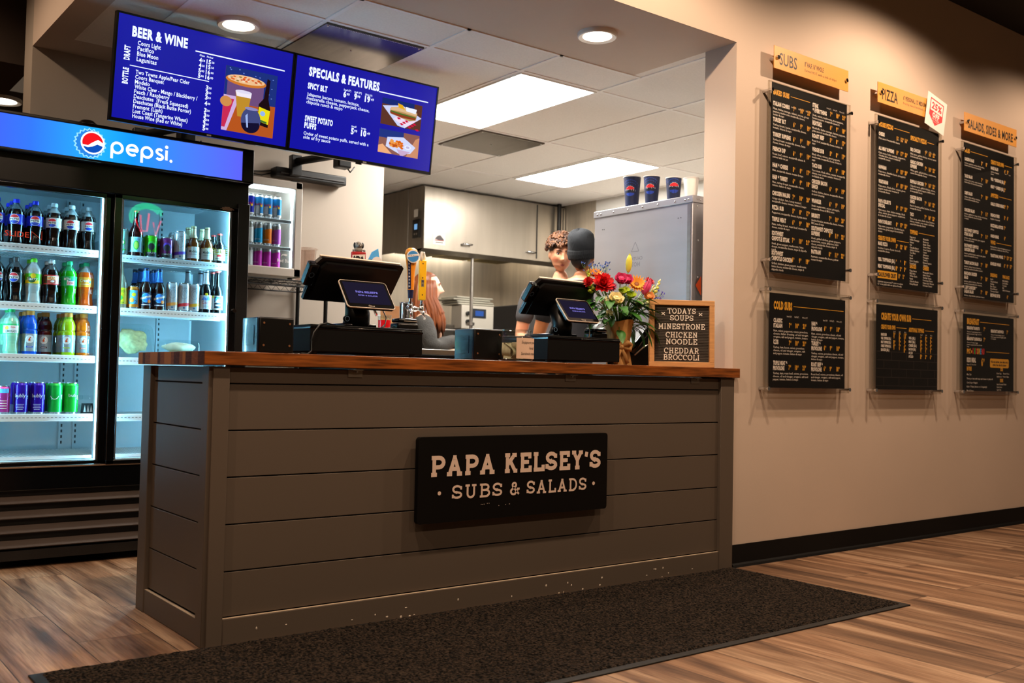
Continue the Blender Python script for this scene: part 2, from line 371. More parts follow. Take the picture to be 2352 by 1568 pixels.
# dining room behind the viewer, seen only as a reflection in the cooler glass
struct(M().box((-8, -7.1, 0), (10, -7, 3.5), dark_wall), 'wall_dining')
ng, nr = glow('neon_green', '#12e08a', 16.), glow('neon_red', '#ff2438', 16.)
t = thing('neon_sign', 'green and red neon sign reflected in the right cooler door glass', 'neon sign', (2.46, -5.0, 2.7))
k = M(); k.T = FR((2.42, -5.0, 2.72), (-1, 0, 0)); 
for r_, a0, a1 in ((.2, -30, 150), (.17, -20, 165), (.14, 0, 150)): k.tube([(x, y*.8, 0) for x, y in arc(0, 0, r_, r_, a0, a1, 16)], .012, ng, 8)
k.obj('green_tube', t); k = M(); k.T = FR((2.42, -5.0, 2.72), (-1, 0, 0))
for q in ([(-.16, -.02), (-.1, -.2), (-.07, -.05)], [(-.02, .05), (0, -.16), (.05, -.16)], [(.08, .02), (.06, -.2), (.14, -.03)]): k.tube([(*p, 0) for p in q], .012, nr, 8)
k.obj('red_tube', t); M().box((2.12, -5.03, 2.48), (2.72, -5.015, 2.92), dark_ceil).obj('backing', t); M().cyl((2.42, -5.022, 2.92), (2.42, -5.022, 3.42), .006, dark_ceil, n=8).obj('hanger', t)
struct(M().box((.95, .78, 0), (5.25, 5.35, .004), mat('pale_bounce_floor', '#d5d0c8', .35)), 'floor_kitchen_bounce')  # unseen pale floor added to bounce light up to the kitchen ceiling
# ================================================================ SERVICE COUNTER
paint = mat('counter_paint', '#594e44', .5, spec=.3, bump=(500, .05))
chip = mat('bare_chip', '#cdbfae', .6)
wood_top = mat('walnut_top', '#7a4217', .32, coat=.25, noise=(5, .75, (1.1, 6, 14)))
end_a = mat('end_grain_dark', '#4d2a17', .7, spec=.12, noise=(40, .3, (1, 1, 6))); end_b = mat('end_grain_mid', '#7b4a29', .7, spec=.12, noise=(40, .25, (1, 1, 6))); end_c = mat('end_grain_light', '#a06a34', .7, spec=.12)
shadow_gap = mat('gap_black', '#050403', .9)
ct = thing('service_counter', 'long taupe shiplap service counter with a black name sign on its front', 'counter', (1.35, .3, 0))
L_, D_, Hb = 2.708, .70, .953
m = M(); m.box((.012, .014, 0), (L_-.012, D_-.014, Hb-.001), shadow_gap); m.obj('carcass', ct)
zs = [.092, .247, .408, .57, .731, .893, .952]
m = M()
for a, b_ in zip(zs[:-1], zs[1:]): m.rbox((.058, .004, a+.0025), (L_-.1, .02, b_-.002), paint, .0012, 1)
m.obj('front_panel', ct)
m = M()
for a, b_ in zip(zs[:-1], zs[1:]): m.rbox((.004, .06, a+.0025), (.02, D_-.06, b_-.002), paint, .0012, 1)
m.obj('end_panel', ct)
for (a, b_) in (((0, -.012, 0), (.058, .012, Hb)), ((L_-.1, -.012, 0), (L_, .012, Hb)), ((-.012, -.0, 0), (.012, .06, Hb)), ((-.012, D_-.09, 0), (.012, D_, Hb))):
    M().rbox(a, b_, paint, .002).obj('corner_trim', ct)
m = M(); m.rbox((.058, -.009, 0), (L_-.1, .012, .09), paint, .003)
random.seed(3)
for k in range(26):
    x = random.uniform(.08, 2.5); z = random.uniform(.004, .05); m.ell((x, -.0092, z), (random.uniform(.002, .006), .0008, random.uniform(.002, .006)), chip, 6, 4)
m.obj('toe_board', ct)
ledge_hi = mat('ledge_highlight', '#b3a089', .8)  # light caught by the toe-board ledge, painted as a pale strip
M().box((.058, -.0085, .0898), (L_-.1, .003, .0912), ledge_hi).obj('ledge_highlight_strip', ct); M().box((-.0085, .06, .0878), (.003, D_-.09, .089), ledge_hi).obj('ledge_highlight_strip', ct)
M().rbox((-.009, .06, 0), (.012, D_-.09, .088), paint, .003).obj('toe_board', ct)
for x in (.55, 1.62, 2.43):
    m = M(); m.box((x-.03, .0, Hb-.03), (x+.03, .003, Hb-.001), mat('galvanised', '#8c8378', .4, .8)); m.box((x-.022, -.022, Hb-.004), (x+.022, 0, Hb-.001), MATS['galvanised'])
    m.cyl((x, -.012, Hb-.012), (x, -.012, Hb-.001), .005, MATS['galvanised'], n=8); m.obj('bracket', ct)
top = M(); z0, z1 = .9565, 1.003
top.rbox((-.04, -.03, z0), (L_+.022, D_-.02, z1), wood_top, .002)
o = tag(top.obj('countertop'), 'reddish-brown wooden butcher-block countertop capping the taupe counter', 'countertop')
m = M(); x = -.0408; y = -.029; random.seed(11); k = 0
while y < D_-.03:
    w = random.choice((.012, .03, .045, .06)); w = min(w, D_-.021-y); mm = (end_a, end_b, end_a, end_c, end_b)[k % 5] if w > .02 else end_c
    m.box((x, y, z0+.001), (x+.001, y+w, z1-.001), mm); y += w; k += 1
e = m.obj('end_grain', o)
# name sign
s_black = mat('sign_black', '#030303', .45, spec=.2); s_ltr = mat('sign_lettering', '#d8bfae', .5)
sg = thing('name_sign', 'black rounded rectangular sign with pale slab lettering on the counter front', 'sign', (1.316, -.03, .36))
def rrect(x0, y0, x1, y1, r, n=5):
    return arc(x1-r, y0+r, r, r, -90, 0, n)+arc(x1-r, y1-r, r, r, 0, 90, n)+arc(x0+r, y1-r, r, r, 90, 180, n)+arc(x0+r, y0+r, r, r, 180, 270, n)
m = M(); m.T = FR((.816, -.012, .358)); m.prism(rrect(0, 0, 1.0, .337, .014), 0, .022, s_black); sgp = m.obj('sign_plate', sg); soft(sgp, .002)
m = M(); m.T = FR((.816, -.0345, .358)); wB = .165
m.slab("PAPA", .058, .181, .082, s_ltr, w=.31, wt=.2, z0=0, z1=.001, sp=.18).obj('lettering', sg); m = M(); m.T = FR((.816, -.0345, .358)); m.slab("KELSEY'S", .42, .181, .082, s_ltr, w=.535, wt=.2, z0=0, z1=.001, sp=.18).obj('lettering', sg)
m = M(); m.T = FR((.816, -.0345, .358)); m.slab('SUBS', .16, .088, .056, s_ltr, w=.25, wt=.15, z0=0, z1=.001, sp=.22); m.obj('lettering', sg); m = M(); m.T = FR((.816, -.0345, .358)); m.slab('&', .45, .088, .056, s_ltr, w=.05, wt=.15, z0=0, z1=.001); m.obj('lettering', sg); m = M(); m.T = FR((.816, -.0345, .358)); m.slab('SALADS', .54, .088, .056, s_ltr, w=.335, wt=.15, z0=0, z1=.001, sp=.22)
m.obj('lettering', sg)
for x in (.1, .918): m = M(); m.T = FR((.816, -.0345, .358)); m.disc(x, .116, .008, s_ltr, .001); m.obj('lettering', sg)
for x, y in ((.305, .06), (.312, .06), (.32, .06), (.336, .062), (.345, .062), (.395, .05), (.43, .052), (.45, .053)):
    m = M(); m.T = FR((.816, -.0345, .358)); m.ell((x, y, 0), (.0016, .0016, .001), s_ltr, 6, 4); m.obj('braille_dot', sg)
# floor mat
def mat_pile():
    m = bpy.data.materials.new('mat_pile'); m.use_nodes = True; nt = m.node_tree; N = nt.nodes; L = nt.links; b = N['Principled BSDF']
    tc = N.new('ShaderNodeTexCoord'); v = N.new('ShaderNodeTexVoronoi'); v.inputs['Scale'].default_value = 75; L.new(tc.outputs['Object'], v.inputs['Vector'])
    n = N.new('ShaderNodeTexNoise'); n.inputs['Scale'].default_value = 110; L.new(tc.outputs['Object'], n.inputs['Vector'])
    r = N.new('ShaderNodeValToRGB'); e = r.color_ramp.elements; e[0].position = .42; e[0].color = (*lin('#050403'), 1); e[1].position = .64; e[1].color = (*lin('#3b3027'), 1); L.new(n.outputs[0], r.inputs[0])
    L.new(r.outputs[0], b.inputs['Base Color']); b.inputs['Roughness'].default_value = .95; b.inputs['Specular IOR Level'].default_value = .15
    bp = N.new('ShaderNodeBump'); bp.inputs['Strength'].default_value = 1; bp.inputs['Distance'].default_value = .012; L.new(v.outputs['Distance'], bp.inputs['Height']); bp.invert = True; L.new(bp.outputs[0], b.inputs['Normal'])
    return m
mt = thing('floor_mat', 'dark ribbed entrance mat with a rubber edge lying along the counter', 'mat', (1.1, -.5, 0))
m = M(); m.rbox((-.55, -.985, 0), (2.70, -.018, .006), mat('mat_rubber', '#0c0a08', .6), .003); m.obj('rubber_border', mt)
m = M(); random.seed(5); pm = mat_pile(); nx, ny = 300, 90; X0, X1, Y0, Y1 = -.515, 2.675, -.955, -.034
vs = []
for j in range(ny+1):
    for i in range(nx+1):
        ed = i in (0, nx) or j in (0, ny); vs.append((X0+(X1-X0)*i/nx+(0 if ed else random.uniform(-.003, .003)), Y0+(Y1-Y0)*j/ny+(0 if ed else random.uniform(-.003, .003)), .005 if ed else .009+random.uniform(0, .006)))
m.add(vs, [(j*(nx+1)+i, j*(nx+1)+i+1, (j+1)*(nx+1)+i+1, (j+1)*(nx+1)+i) for j in range(ny) for i in range(nx)], pm)
m.obj('carpet_pile', mt)
# ================================================================ CEILING FIXTURES
white_trim = mat('white_trim', '#e8e2da', .4)
lamp_m = glow('panel_light_glow', (1, .95, .88), 41.0); can_m = glow('downlight_glow', (1, .88, .72), 24.0)
steel = mat('brushed_steel', '#a9a49d', .28, .9, noise=(4, .06, (1, 1, 14))); chrome = mat('chrome', '#d8d8da', .1, 1.)
def ceil_panel(x0, y0, w, d, label):
    t = thing('ceiling_light', label, 'ceiling light', (x0+w/2, y0+d/2, 2.672), 'flat light panels in the kitchen ceiling')
    m = M(); a = .012
    for p, q in (((0, 0), (w, a)), ((0, d-a), (w, d)), ((0, a), (a, d-a)), ((w-a, a), (w, d-a))): m.box((x0+p[0], y0+p[1], 2.668), (x0+q[0], y0+q[1], 2.6795), white_trim)
    m.obj('frame', t)
    m = M(); m.T = Matrix.Translation((x0, y0, 2.670)); m.prism(rrect(a, a, w-a, d-a, .03, 4), 0, .008, lamp_m); m.obj('diffuser', t)
ceil_panel(2.176, 1.118, .585, 1.195, 'large bright rectangular ceiling light nearest the menu screens')
ceil_panel(4.005, 2.337, .585, 1.195, 'bright rectangular ceiling light farther back, above the stainless hood')
vent_m = mat('vent_metal', '#6f665e', .22, .9, noise=(5, .2, (6, .6, 1)))
def ceil_vent(x0, y0, label):
    t = thing('ceiling_vent', label, 'ceiling vent', (x0+.3, y0+.3, 2.672), 'dark metal vent panels in the kitchen ceiling')
    M().box((x0+.012, y0+.012, 2.667), (x0+.585, y0+.57, 2.6795), vent_m).obj('panel', t)
    for x, y in ((.03, .03), (.565, .03), (.03, .55), (.565, .55), (.3, .29)): M().cyl((x0+x, y0+y, 2.6645), (x0+x, y0+y, 2.668), .005, white_trim, n=8).obj('screw', t)
    m = M()
    for k in range(60): m.box((x0+.02+k*.0095, y0+.016, 2.6662), (x0+.024+k*.0095, y0+.02, 2.6672), white_trim)
    m.obj('perforated_edge', t)
ceil_vent(.945, 1.118, 'dark square ceiling vent just above the top of the menu screens')
ceil_vent(2.786, 2.337, 'dark square ceiling vent between the two bright ceiling lights')
def can_light(x, y, label, r=.1):
    t = thing('recessed_downlight', label, 'downlight', (x, y, 2.66), 'round recessed downlights')
    m = M(); m.lathe([(r*.72, .012), (r*.74, .002), (r*.95, -.004), (r, 0), (r, .02)], white_trim, 32, (x, y, 2.66+.001)); m.obj('trim_ring', t)
    M().cyl((x, y, 2.668), (x, y, 2.672), r*.75, can_m, n=32).obj('lens', t)
can_light(2.084, .377, 'round glowing downlight in the tan soffit right of the screens')
can_light(.629, 1.438, 'round glowing downlight in the ceiling above the beer menu screen', .105)
can_light(.005, 3.82, 'round glowing downlight in the dark room at the far left', .115)

# ================================================================ HOOD AND COOKING LINE
hood_m = mat('hood_steel', '#978e82', .36, .8, noise=(2.5, .08, (5, 5, .4)), bump=(6, .1, (1, 1, .4)))
hood_d = mat('hood_end_steel', '#8d8479', .4, .8, noise=(3, .12, (4, 4, .5)))
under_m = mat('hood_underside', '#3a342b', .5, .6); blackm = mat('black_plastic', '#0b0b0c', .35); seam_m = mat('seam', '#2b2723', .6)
t = thing('exhaust_hood', 'large stainless exhaust hood over the cooking line at the back', 'exhaust hood', (4.4, 4.8, 2.09))
HX0, HX1, HY0, HY1, HZ0, HZ1 = 3.56, 5.24, 4.28, 5.34, 2.09, 2.672
m = M(); m.box((HX0+.004, HY0, HZ0), (HX1, HY0+.012, HZ1-.02), hood_m); m.box((HX0+.004, HY0+.06, HZ1-.02), (HX1, HY0+.07, HZ1), hood_d)
m.add([(HX0, HY0, HZ0), (HX1, HY0, HZ0), (HX1, HY0+.1, HZ0-.03), (HX0, HY0+.1, HZ0-.03)], [(0, 1, 2, 3)], hood_d)
m.box((HX1-.37, HY0-.003, HZ0+.02), (HX1-.355, HY0, HZ1-.03), seam_m); m.box((HX1-.03, HY0-.003, HZ0+.02), (HX1-.02, HY0, HZ1-.03), seam_m)
m.obj('front_panel', t)
m = M(); m.box((HX0, HY0+.012, HZ0), (HX0+.012, HY1, HZ1-.01), hood_d); m.box((HX0-.004, 4.55, HZ0), (HX0, 4.56, HZ1-.01), steel); m.obj('end_panel', t)
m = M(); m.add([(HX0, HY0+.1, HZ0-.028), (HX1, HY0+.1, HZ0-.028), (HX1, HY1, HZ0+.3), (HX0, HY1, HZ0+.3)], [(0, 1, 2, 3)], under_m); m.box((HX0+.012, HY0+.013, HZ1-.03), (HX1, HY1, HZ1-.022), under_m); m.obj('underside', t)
fm = mat('filter_brass', '#8a7a4c', .35, .7)
for k in range(3):
    m = M(); x0 = HX0+.12+k*.43
    for j in range(14): m.box((x0+j*.028, HY0+.28, HZ0+.02), (x0+.012+j*.028, HY0+.7, HZ0+.06), fm)
    m.box((x0-.01, HY0+.27, HZ0+.015), (x0+.4, HY0+.285, HZ0+.062), steel); m.obj('grease_filter', t)
for x in (4.03, 4.80):
    m = M(); m.tube([(x-.05, HY0, 2.165), (x-.05, HY0-.03, 2.165), (x+.05, HY0-.03, 2.165), (x+.05, HY0, 2.165)], .009, chrome, 8); m.obj('handle', t)
m = M(); m.T = FR((3.66, HY0-.001, 2.135)); m.rect(0, 0, .135, .1, mat('sticker_white', '#d9d5cd', .5)); m.flat([(.02, .05), (.05, .08), (.08, .088), (.11, .06), (.125, .045), (.07, .04)], mat('sticker_dark', '#2e1d1b', .5), .0006); m.rect(.02, .035, .12, .043, mat('sticker_red', '#a23a2e', .5), .0006); m.rect(.03, .016, .11, .024, MATS['sticker_dark'], .0006); m.obj('maker_sticker', t)
m = M(); m.rbox((HX0-.02, 4.335, 2.19), (HX0, 4.445, 2.36), blackm, .004); m.T = FR((HX0-.0206, 4.44, 2.19), (0, -1, 0)); m.rect(.03, .075, .08, .125, glow('panel_lcd', '#7fb4e6', .8)); m.disc(.035, .035, .01, steel, 0, n=10); m.disc(.07, .035, .01, steel, 0, n=10); m.rect(.02, .19, .09, .26, mat('sticker_white', '#d9d5cd', .5)); m.obj('control_panel', t)
tag(M().cyl((5.12, 4.23, .0), (5.12, 4.23, 2.672), .022, mat('pipe_dark', '#1b1816', .4, .5), n=12).obj('gas_pipe'), 'black vertical pipe beside the right end of the hood', 'pipe')
tag(M().cyl((4.19, 4.4, .9), (4.19, 4.4, 2.062), .016, steel, n=12).cyl((4.19, 4.4, 1.42), (4.19, 4.4, 1.45), .035, steel, n=12).obj('support_post'), 'thin steel post standing under the front lip of the hood', 'post')
m = M(); m.rbox((3.95, 5.0, 2.2), (4.95, 5.12, 2.26), glow('hood_lamp_glow', (1, .9, .75), 9.), .02); m.obj('hood_lamp', t)
# conveyor oven with its controller box, trays on top
oven = thing('pizza_oven', 'steel oven with a pale control box on its front under the hood', 'oven', (4.55, 4.95, 0))
od = mat('oven_steel', '#6f685e', .35, .75, noise=(4, .15, (3, 3, .5)))
m = M(); m.rbox((3.7, 4.72, .55), (5.2, 5.33, 1.44), od, .01); m.rbox((3.95, 4.6, 1.20), (5.0, 4.72, 1.30), mat('oven_dark', '#171411', .5), .005); m.obj('body', oven)
for x in (3.78, 5.1):
    for y in (4.8, 5.25): M().cyl((x, y, 0), (x, y, .55), .025, steel, n=10).obj('leg', oven)
cb = mat('control_box', '#c8c0b2', .4, .2)
m = M(); m.rbox((4.22, 4.6, 1.40), (4.64, 4.78, 1.63), cb, .006); m.rbox((4.66, 4.61, 1.38), (4.78, 4.75, 1.62), steel, .004); m.T = FR((4.22, 4.597, 1.40)); 
m.rect(.13, .11, .29, .2, mat('oven_display_bezel', '#23262c', .3), .001); m.rect(.16, .13, .26, .18, glow('oven_lcd', '#3d62b0', .9), .0018)
m.rect(.46, .07, .53, .19, mat('sticker_white', '#d9d5cd', .5), .001); m.rect(.47, .15, .52, .155, seam_m, .002); m.rect(.47, .12, .52, .125, seam_m, .002); m.obj('control_box', oven)
for z in (.07, .15):
    M().cyl((4.285, 4.598, 1.40+z), (4.285, 4.575, 1.40+z), .02, blackm, n=14).obj('knob', oven)
m = M(); m.rbox((3.9, 4.42, 1.36), (4.62, 4.6, 1.375), steel, .003); m.obj('conveyor_shelf', oven)
tray = mat('tray_pale', '#b9b4a4', .45, .3)
for k in range(4):
    w = random.uniform(-.03, .03)
    m = M(); m.rbox((4.16+w, 4.62, 1.6335+k*.021), (4.6+w, 4.9, 1.652+k*.021), tray, .008); tag(m.obj('sheet_pan'), ['bottom', 'second', 'third', 'top'][k]+' pale sheet pan of the stack on the oven control box', 'pan', 'sheet pans stacked on the oven')
# dark frame of a second appliance, right of the oven
t = thing('range_frame', 'black tube frame of an appliance behind the right register', 'appliance', (4.6, 3.7, 0))
m = M()
m.tube([(4.28, 3.75, .5), (4.28, 3.75, 1.60), (4.31, 3.75, 1.66), (4.36, 3.75, 1.68), (5.2, 3.75, 1.68)], .02, blackm); m.obj('tube_frame', t)
M().rbox((4.30, 3.78, .02), (5.2, 4.2, 1.6), MATS['oven_dark'], .01).obj('body', t)
m = M(); m.box((4.42, 3.772, 1.52), (4.9, 3.78, 1.6), mat('panel_grey', '#8d8780', .4, .3)); m.box((4.7, 3.768, 1.53), (4.86, 3.772, 1.59), mat('sticker_red', '#a23a2e', .5)); m.obj('name_plate', t)
# prep counter the beer towers stand on
t = thing('back_bar', 'low stainless back bar between the counter and the kitchen', 'counter', (1.75, 1.45, 0))
M().rbox((1.15, 1.1, 1.045), (2.22, 1.8, 1.075), steel, .004).obj('top', t); M().rbox((1.17, 1.13, .08), (2.2, 1.78, 1.045), MATS['oven_dark'], .006).obj('body', t)
for x in (1.22, 2.15):
    for y in (1.17, 1.73): M().cyl((x, y, 0), (x, y, .08), .02, blackm, n=10).obj('foot', t)
t = thing('prep_table', 'stainless prep table in front of the oven behind the woman', 'table', (3.7, 3.75, 0))
M().rbox((3.2, 3.5, 1.07), (4.2, 4.0, 1.1), steel, .004).obj('top', t); M().rbox((3.24, 3.54, .3), (4.16, 3.96, .33), steel, .004).obj('shelf', t)
for x in (3.25, 4.15):
    for y in (3.55, 3.95): M().cyl((x, y, 0), (x, y, 1.07), .02, steel, n=10).obj('leg', t)
t = thing('paper_notice', 'white paper sheet hanging on the stainless wall left of the woman', 'notice', (3.6, 5.34, 1.55), world=True)
M().rbox((3.36, 5.335, 1.5), (3.78, 5.349, 1.98), mat('paper_white', '#efeae0', .7), .002).obj('sheet', t)
t = thing('cardboard_box', 'brown cardboard box on a shelf behind the left register', 'box', (2.75, 3.75, 1.13))
M().rbox((2.74, 3.7, 1.26), (2.98, 3.95, 1.50), mat('cardboard', '#8a5a30', .8, noise=(6, .15)), .004).obj('carton', t)
M().box((2.738, 3.699, 1.36), (2.982, 3.6995, 1.39), mat('packing_tape', '#a87a48', .3)).obj('tape', t)
m = M(); m.rbox((2.5, 3.68, 1.23), (3.05, 4.0, 1.2585), steel, .004)
t = thing('box_shelf', 'small steel shelf holding the brown cardboard box', 'shelf', (2.78, 3.84, 0)); m.obj('shelf_board', t)
for x in (2.53, 3.02): M().cyl((x, 3.84, 0), (x, 3.84, 1.23), .02, steel, n=10).obj('post', t)

# ================================================================ HOT HOLDING CABINET
cab_m = mat('cabinet_steel', '#b4b3b8', .33, .75, noise=(2.2, .07, (3, .6, 3)), bump=(5, .06))
t = thing('holding_cabinet', 'tall stainless holding cabinet behind the letter board, cups on top', 'cabinet', (3.1, .75, 0))
CX, CY0, CY1, CZ = 2.775, .345, 1.13, 1.945
m = M(); m.rbox((CX, CY0, .12), (CX+.75, CY1, CZ-.035), cab_m, .004); m.obj('body', t)
m = M(); m.rbox((CX-.006, CY0-.006, CZ-.04), (CX+.756, CY1+.004, CZ), cab_m, .003); m.obj('top_cap', t)
for y in (.37, .395, .47, .6, .72, .84, .96, 1.07, 1.1): M().ell((CX-.007, y, CZ-.022), (.003, .006, .006), chrome, 8, 6).obj('rivet', t)
for x, z in ((.03, CZ-.02), (.055, CZ-.02), (.03, CZ-.06), (.04, 1.7), (.04, 1.5), (.02, 1.3)): M().ell((CX+x, CY0-.007, z), (.006, .003, .006), chrome, 8, 6).obj('rivet', t)
for y, z in ((1.06, 1.83), (1.045, 1.83), (.43, 1.83), (.45, 1.83)): M().ell((CX-.001, y, z), (.002, .003, .003), seam_m, 6, 4).obj('screw', t)
m = M(); m.box((CX-.003, CY0+.01, .14), (CX-.0006, CY0+.035, CZ-.045), steel); m.obj('edge_strip', t)
for y in (CY0+.06, CY1-.06):
    for x in (CX+.06, CX+.69):
        c = M(); c.cyl((x-.012, y, .05), (x+.012, y, .05), .05, blackm, n=16); c.cyl((x, y, .09), (x, y, .125), .012, steel, n=8); c.obj('caster', t)
m = M(); m.T = FR((CX-.0008, .78, 1.58), (0, 1, 0)); ink = mat('faded_stencil', '#7f7f86', .5)
# stencil seen from its back, as in the place
m.text('CAUTION', -.06, .045, .019, ink, w=.12, bold=.02); m.text('HOT!', -.04, .008, .026, ink, w=.08, bold=.02)
for a, b_ in (((-.03, .095), (.03, .095)), ((.03, .095), (0, .15)), ((0, .15), (-.03, .095))):
    vs, fs = ribbon([a, b_], .004); m.add([(*p, 0) for p in vs], fs, ink)
m.obj('stencilled_warning', t)
m = M(); m.T = FR((CX+.0225, CY0-.0075, 1.40)); m.flat([(0, .055), (.045, 0), (.045, .11)], mat('orange_sticker', '#e2561d', .5)); m.obj('orange_sticker', t)
pap_r = mat('print_red', '#d31e2c', .5); pap_b = mat('print_blue', '#1b3fb0', .45); pap_w = mat('print_white', '#f1efec', .5); ink_k = mat('print_black', '#0b0c12', .5); cup_navy = mat('cup_navy', '#152045', .45); cup_mid = mat('cup_ring_blue', '#24408f', .45)
def globe(m, x, y, r, z=.0004):
    """round soft-drink emblem: red cap, white band with the word, blue base"""
    m.disc(x, y, r*1.08, pap_w, z); 
    q = [(x+r*cos(radians(a)), y+r*sin(radians(a))) for a in range(25, 156, 10)]
    m.flat(q+[(x-.5*r, y+.36*r), (x, y+.30*r), (x+.5*r, y+.36*r)], pap_r, z+.0003)
    q = [(x+r*cos(radians(a)), y+r*sin(radians(a))) for a in range(205, 336, 10)]
    m.flat(q+[(x+.5*r, y-.36*r), (x, y-.30*r), (x-.5*r, y-.36*r)], pap_b, z+.0003)
    m.text('PEPSI', x, y-.2*r, .4*r, ink_k, w=1.75*r, al='c', bold=.03, z=z+.0006)
def cyl_wrap(r, r2=None, h=1):
    def f(u, v, z):
        rr = (r if r2 is None else r+(r2-r)*v/h); return ((rr+z)*sin(u/rr), -(rr+z)*cos(u/rr), v)
    return f
def paper_cup(y, h, rt, rb, lab, navy=True, turn=-.6):
    t = thing('paper_cup', lab, 'cup', (CX+.045, y, CZ), 'paper cups on the holding cabinet', world=False)
    body = cup_navy if navy else pap_w
    m = M(); m.lathe([(.001, .004), (rb, .004), (rb, 0), (rb+.001, 0), (rt, h-.004)], body, 28); m.lathe([(rt-.002, h-.003), (rb-.001, .006), (0, .006)], pap_w, 28)
    if navy:
        m.T = Matrix.Rotation(turn, 4, 'Z'); m.wrap = cyl_wrap(rb, rt, h)
        for k, rr in enumerate((.040, .054, .068)):
            for a in range(0, 360, 12):
                p = [(rr*cos(radians(b)), h*.5+rr*sin(radians(b))) for b in (a, a+12)]; q = [((rr-.006)*cos(radians(b)), h*.5+(rr-.006)*sin(radians(b))) for b in (a+12, a)]
                if all(.004 < v < h-.006 for _, v in p+q): m.flat(p+q, cup_mid, .0003)
        globe(m, 0, h*.5, .029)
    m.obj('cup_body', t)
    m = M(); m.lathe([(rt-.001, h-.004), (rt+.002, h-.004), (rt+.0025, h), (rt-.001, h)], pap_w, 28); m.obj('rim', t)
paper_cup(.86, .178, .051, .036, 'tallest navy paper cup, leftmost in the row on the holding cabinet', turn=-1.05)
paper_cup(.70, .158, .047, .034, 'second navy paper cup from the left on the holding cabinet', turn=-1.05)
paper_cup(.53, .125, .044, .034, 'shortest navy paper cup, next to the plain white cup', turn=-.75)
paper_cup(.40, .105, .042, .031, 'plain white paper cup at the right end of the cup row', False)
# ================================================================ DRINKS COOLER
ck = mat('cooler_black', '#0d0b0b', .32, noise=(300, .2)); ckg = mat('cooler_gloss_black', '#050506', .18); cin = mat('cooler_liner', '#c3ccd2', .4, bump=(40, .03)); cwire = mat('white_wire', '#e9eef0', .35)
tube_m = glow('cooler_tube_glow', (.30, .76, 1), 145.); gl = pane('door_glass', (.93, .98, 1.0)); clear = pane('clear_plastic', (.9, .95, .97), 1.5); alu = mat('brushed_alu', '#9aa0a4', .3, .9)
FX0, FX1, FY, FB = -.545, .85, 1.75, 2.47
def header_mat():
    m = bpy.data.materials.new('backlit_blue_print'); m.use_nodes = True; nt = m.node_tree; nt.nodes.clear(); N = nt.nodes; L = nt.links
    tc = N.new('ShaderNodeTexCoord'); sx = N.new('ShaderNodeSeparateXYZ'); L.new(tc.outputs['Object'], sx.inputs[0])
    mr = N.new('ShaderNodeMapRange'); mr.inputs[1].default_value = -.47; mr.inputs[2].default_value = .785; L.new(sx.outputs[0], mr.inputs[0])
    r = N.new('ShaderNodeValToRGB'); e = r.color_ramp.elements; e[0].position = 0; e[0].color = (*lin('#3f55e8'), 1); e[1].position = 1; e[1].color = (*lin('#5358e6'), 1)
    for p, c in ((.18, '#2f6cf0'), (.42, '#1fa0f6'), (.55, '#1488f4'), (.75, '#3f74f0')): q = e.new(p); q.color = (*lin(c), 1)
    L.new(mr.outputs[0], r.inputs[0]); em = N.new('ShaderNodeEmission'); em.inputs[1].default_value = 1.25; L.new(r.outputs[0], em.inputs[0]); o = N.new('ShaderNodeOutputMaterial'); L.new(em.outputs[0], o.inputs[0]); return m
t = thing('drinks_cooler', 'tall black two-door drinks cooler with a glowing blue header panel', 'fridge', (.15, 2.1, 0))
m = M()
m.box((FX0, 1.80, .06), (FX1, FB, .12), ck); m.box((FX0, 1.80, .12), (FX0+.05, FB, 2.09), ck); m.box((FX1-.05, 1.80, .12), (FX1, FB, 2.09), ck)
m.box((FX0, FB-.04, .12), (FX1, FB, 2.09), ck); m.box((FX0, 1.80, 1.86), (FX1, FB, 2.09), ck); m.box((FX0, 1.80, .12), (FX1, FB, .47), ck)
m.rbox((FX0, FY+.02, 1.80), (FX1, 1.80, 1.945), ck, .006); m.obj('cabinet', t)
m = M(); m.box((FX0+.05, FB-.055, .49), (FX1-.05, FB-.042, 1.855), cin); m.box((FX0+.051, 1.82, .49), (FX0+.06, FB-.055, 1.855), cin); m.box((FX1-.06, 1.82, .49), (FX1-.051, FB-.055, 1.855), cin)
m.box((FX0+.06, 1.82, .475), (FX1-.06, FB-.055, .492), cin); m.box((FX0+.06, 1.82, 1.85), (FX1-.06, FB-.055, 1.858), cin); m.obj('liner', t)
sl = mat('slot_dark', '#2a3238', .6)
for x in (-.3, .10, .17, .6):
    m = M(); m.box((x-.014, FB-.063, .5), (x+.014, FB-.0555, 1.84), cin)
    for k in range(44): m.box((x-.004, FB-.0638, .53+k*.03), (x+.004, FB-.063, .545+k*.03), sl)
    m.obj('shelf_standard', t)
# canopy with backlit panel
m = M(); z0, z1 = 1.935, 2.118
m.rbox((FX0, 1.715, z0), (FX1, 1.80, z0+.012), ck, .004); m.rbox((FX0, 1.715, z1-.016), (FX1, 1.82, z1), ck, .004); m.rbox((.787, 1.715, z0), (FX1, 1.80, z1), ck, .004); m.rbox((FX0, 1.715, z0), (-.472, 1.80, z1), ck, .004); m.box((FX0, 1.76, z0), (FX1, 1.80, z1), ck); m.obj('canopy', t)
hp = M().box((-.472, 1.722, z0+.012), (.787, 1.735, z1-.016), header_mat()).obj('header_panel', t)
gw = glow('print_glow_white', '#ffffff', 1.25); gr = glow('print_glow_red', '#e8161e', 1.1); gb = glow('print_glow_blue', '#0e4fb8', 1.0); gb2 = glow('print_glow_midblue', '#2a7fd8', 1.1)
m = M(); m.T = FR((0, 1.7213, 0))
cx, cz, R_ = .030, 2.026, .056
n = 21
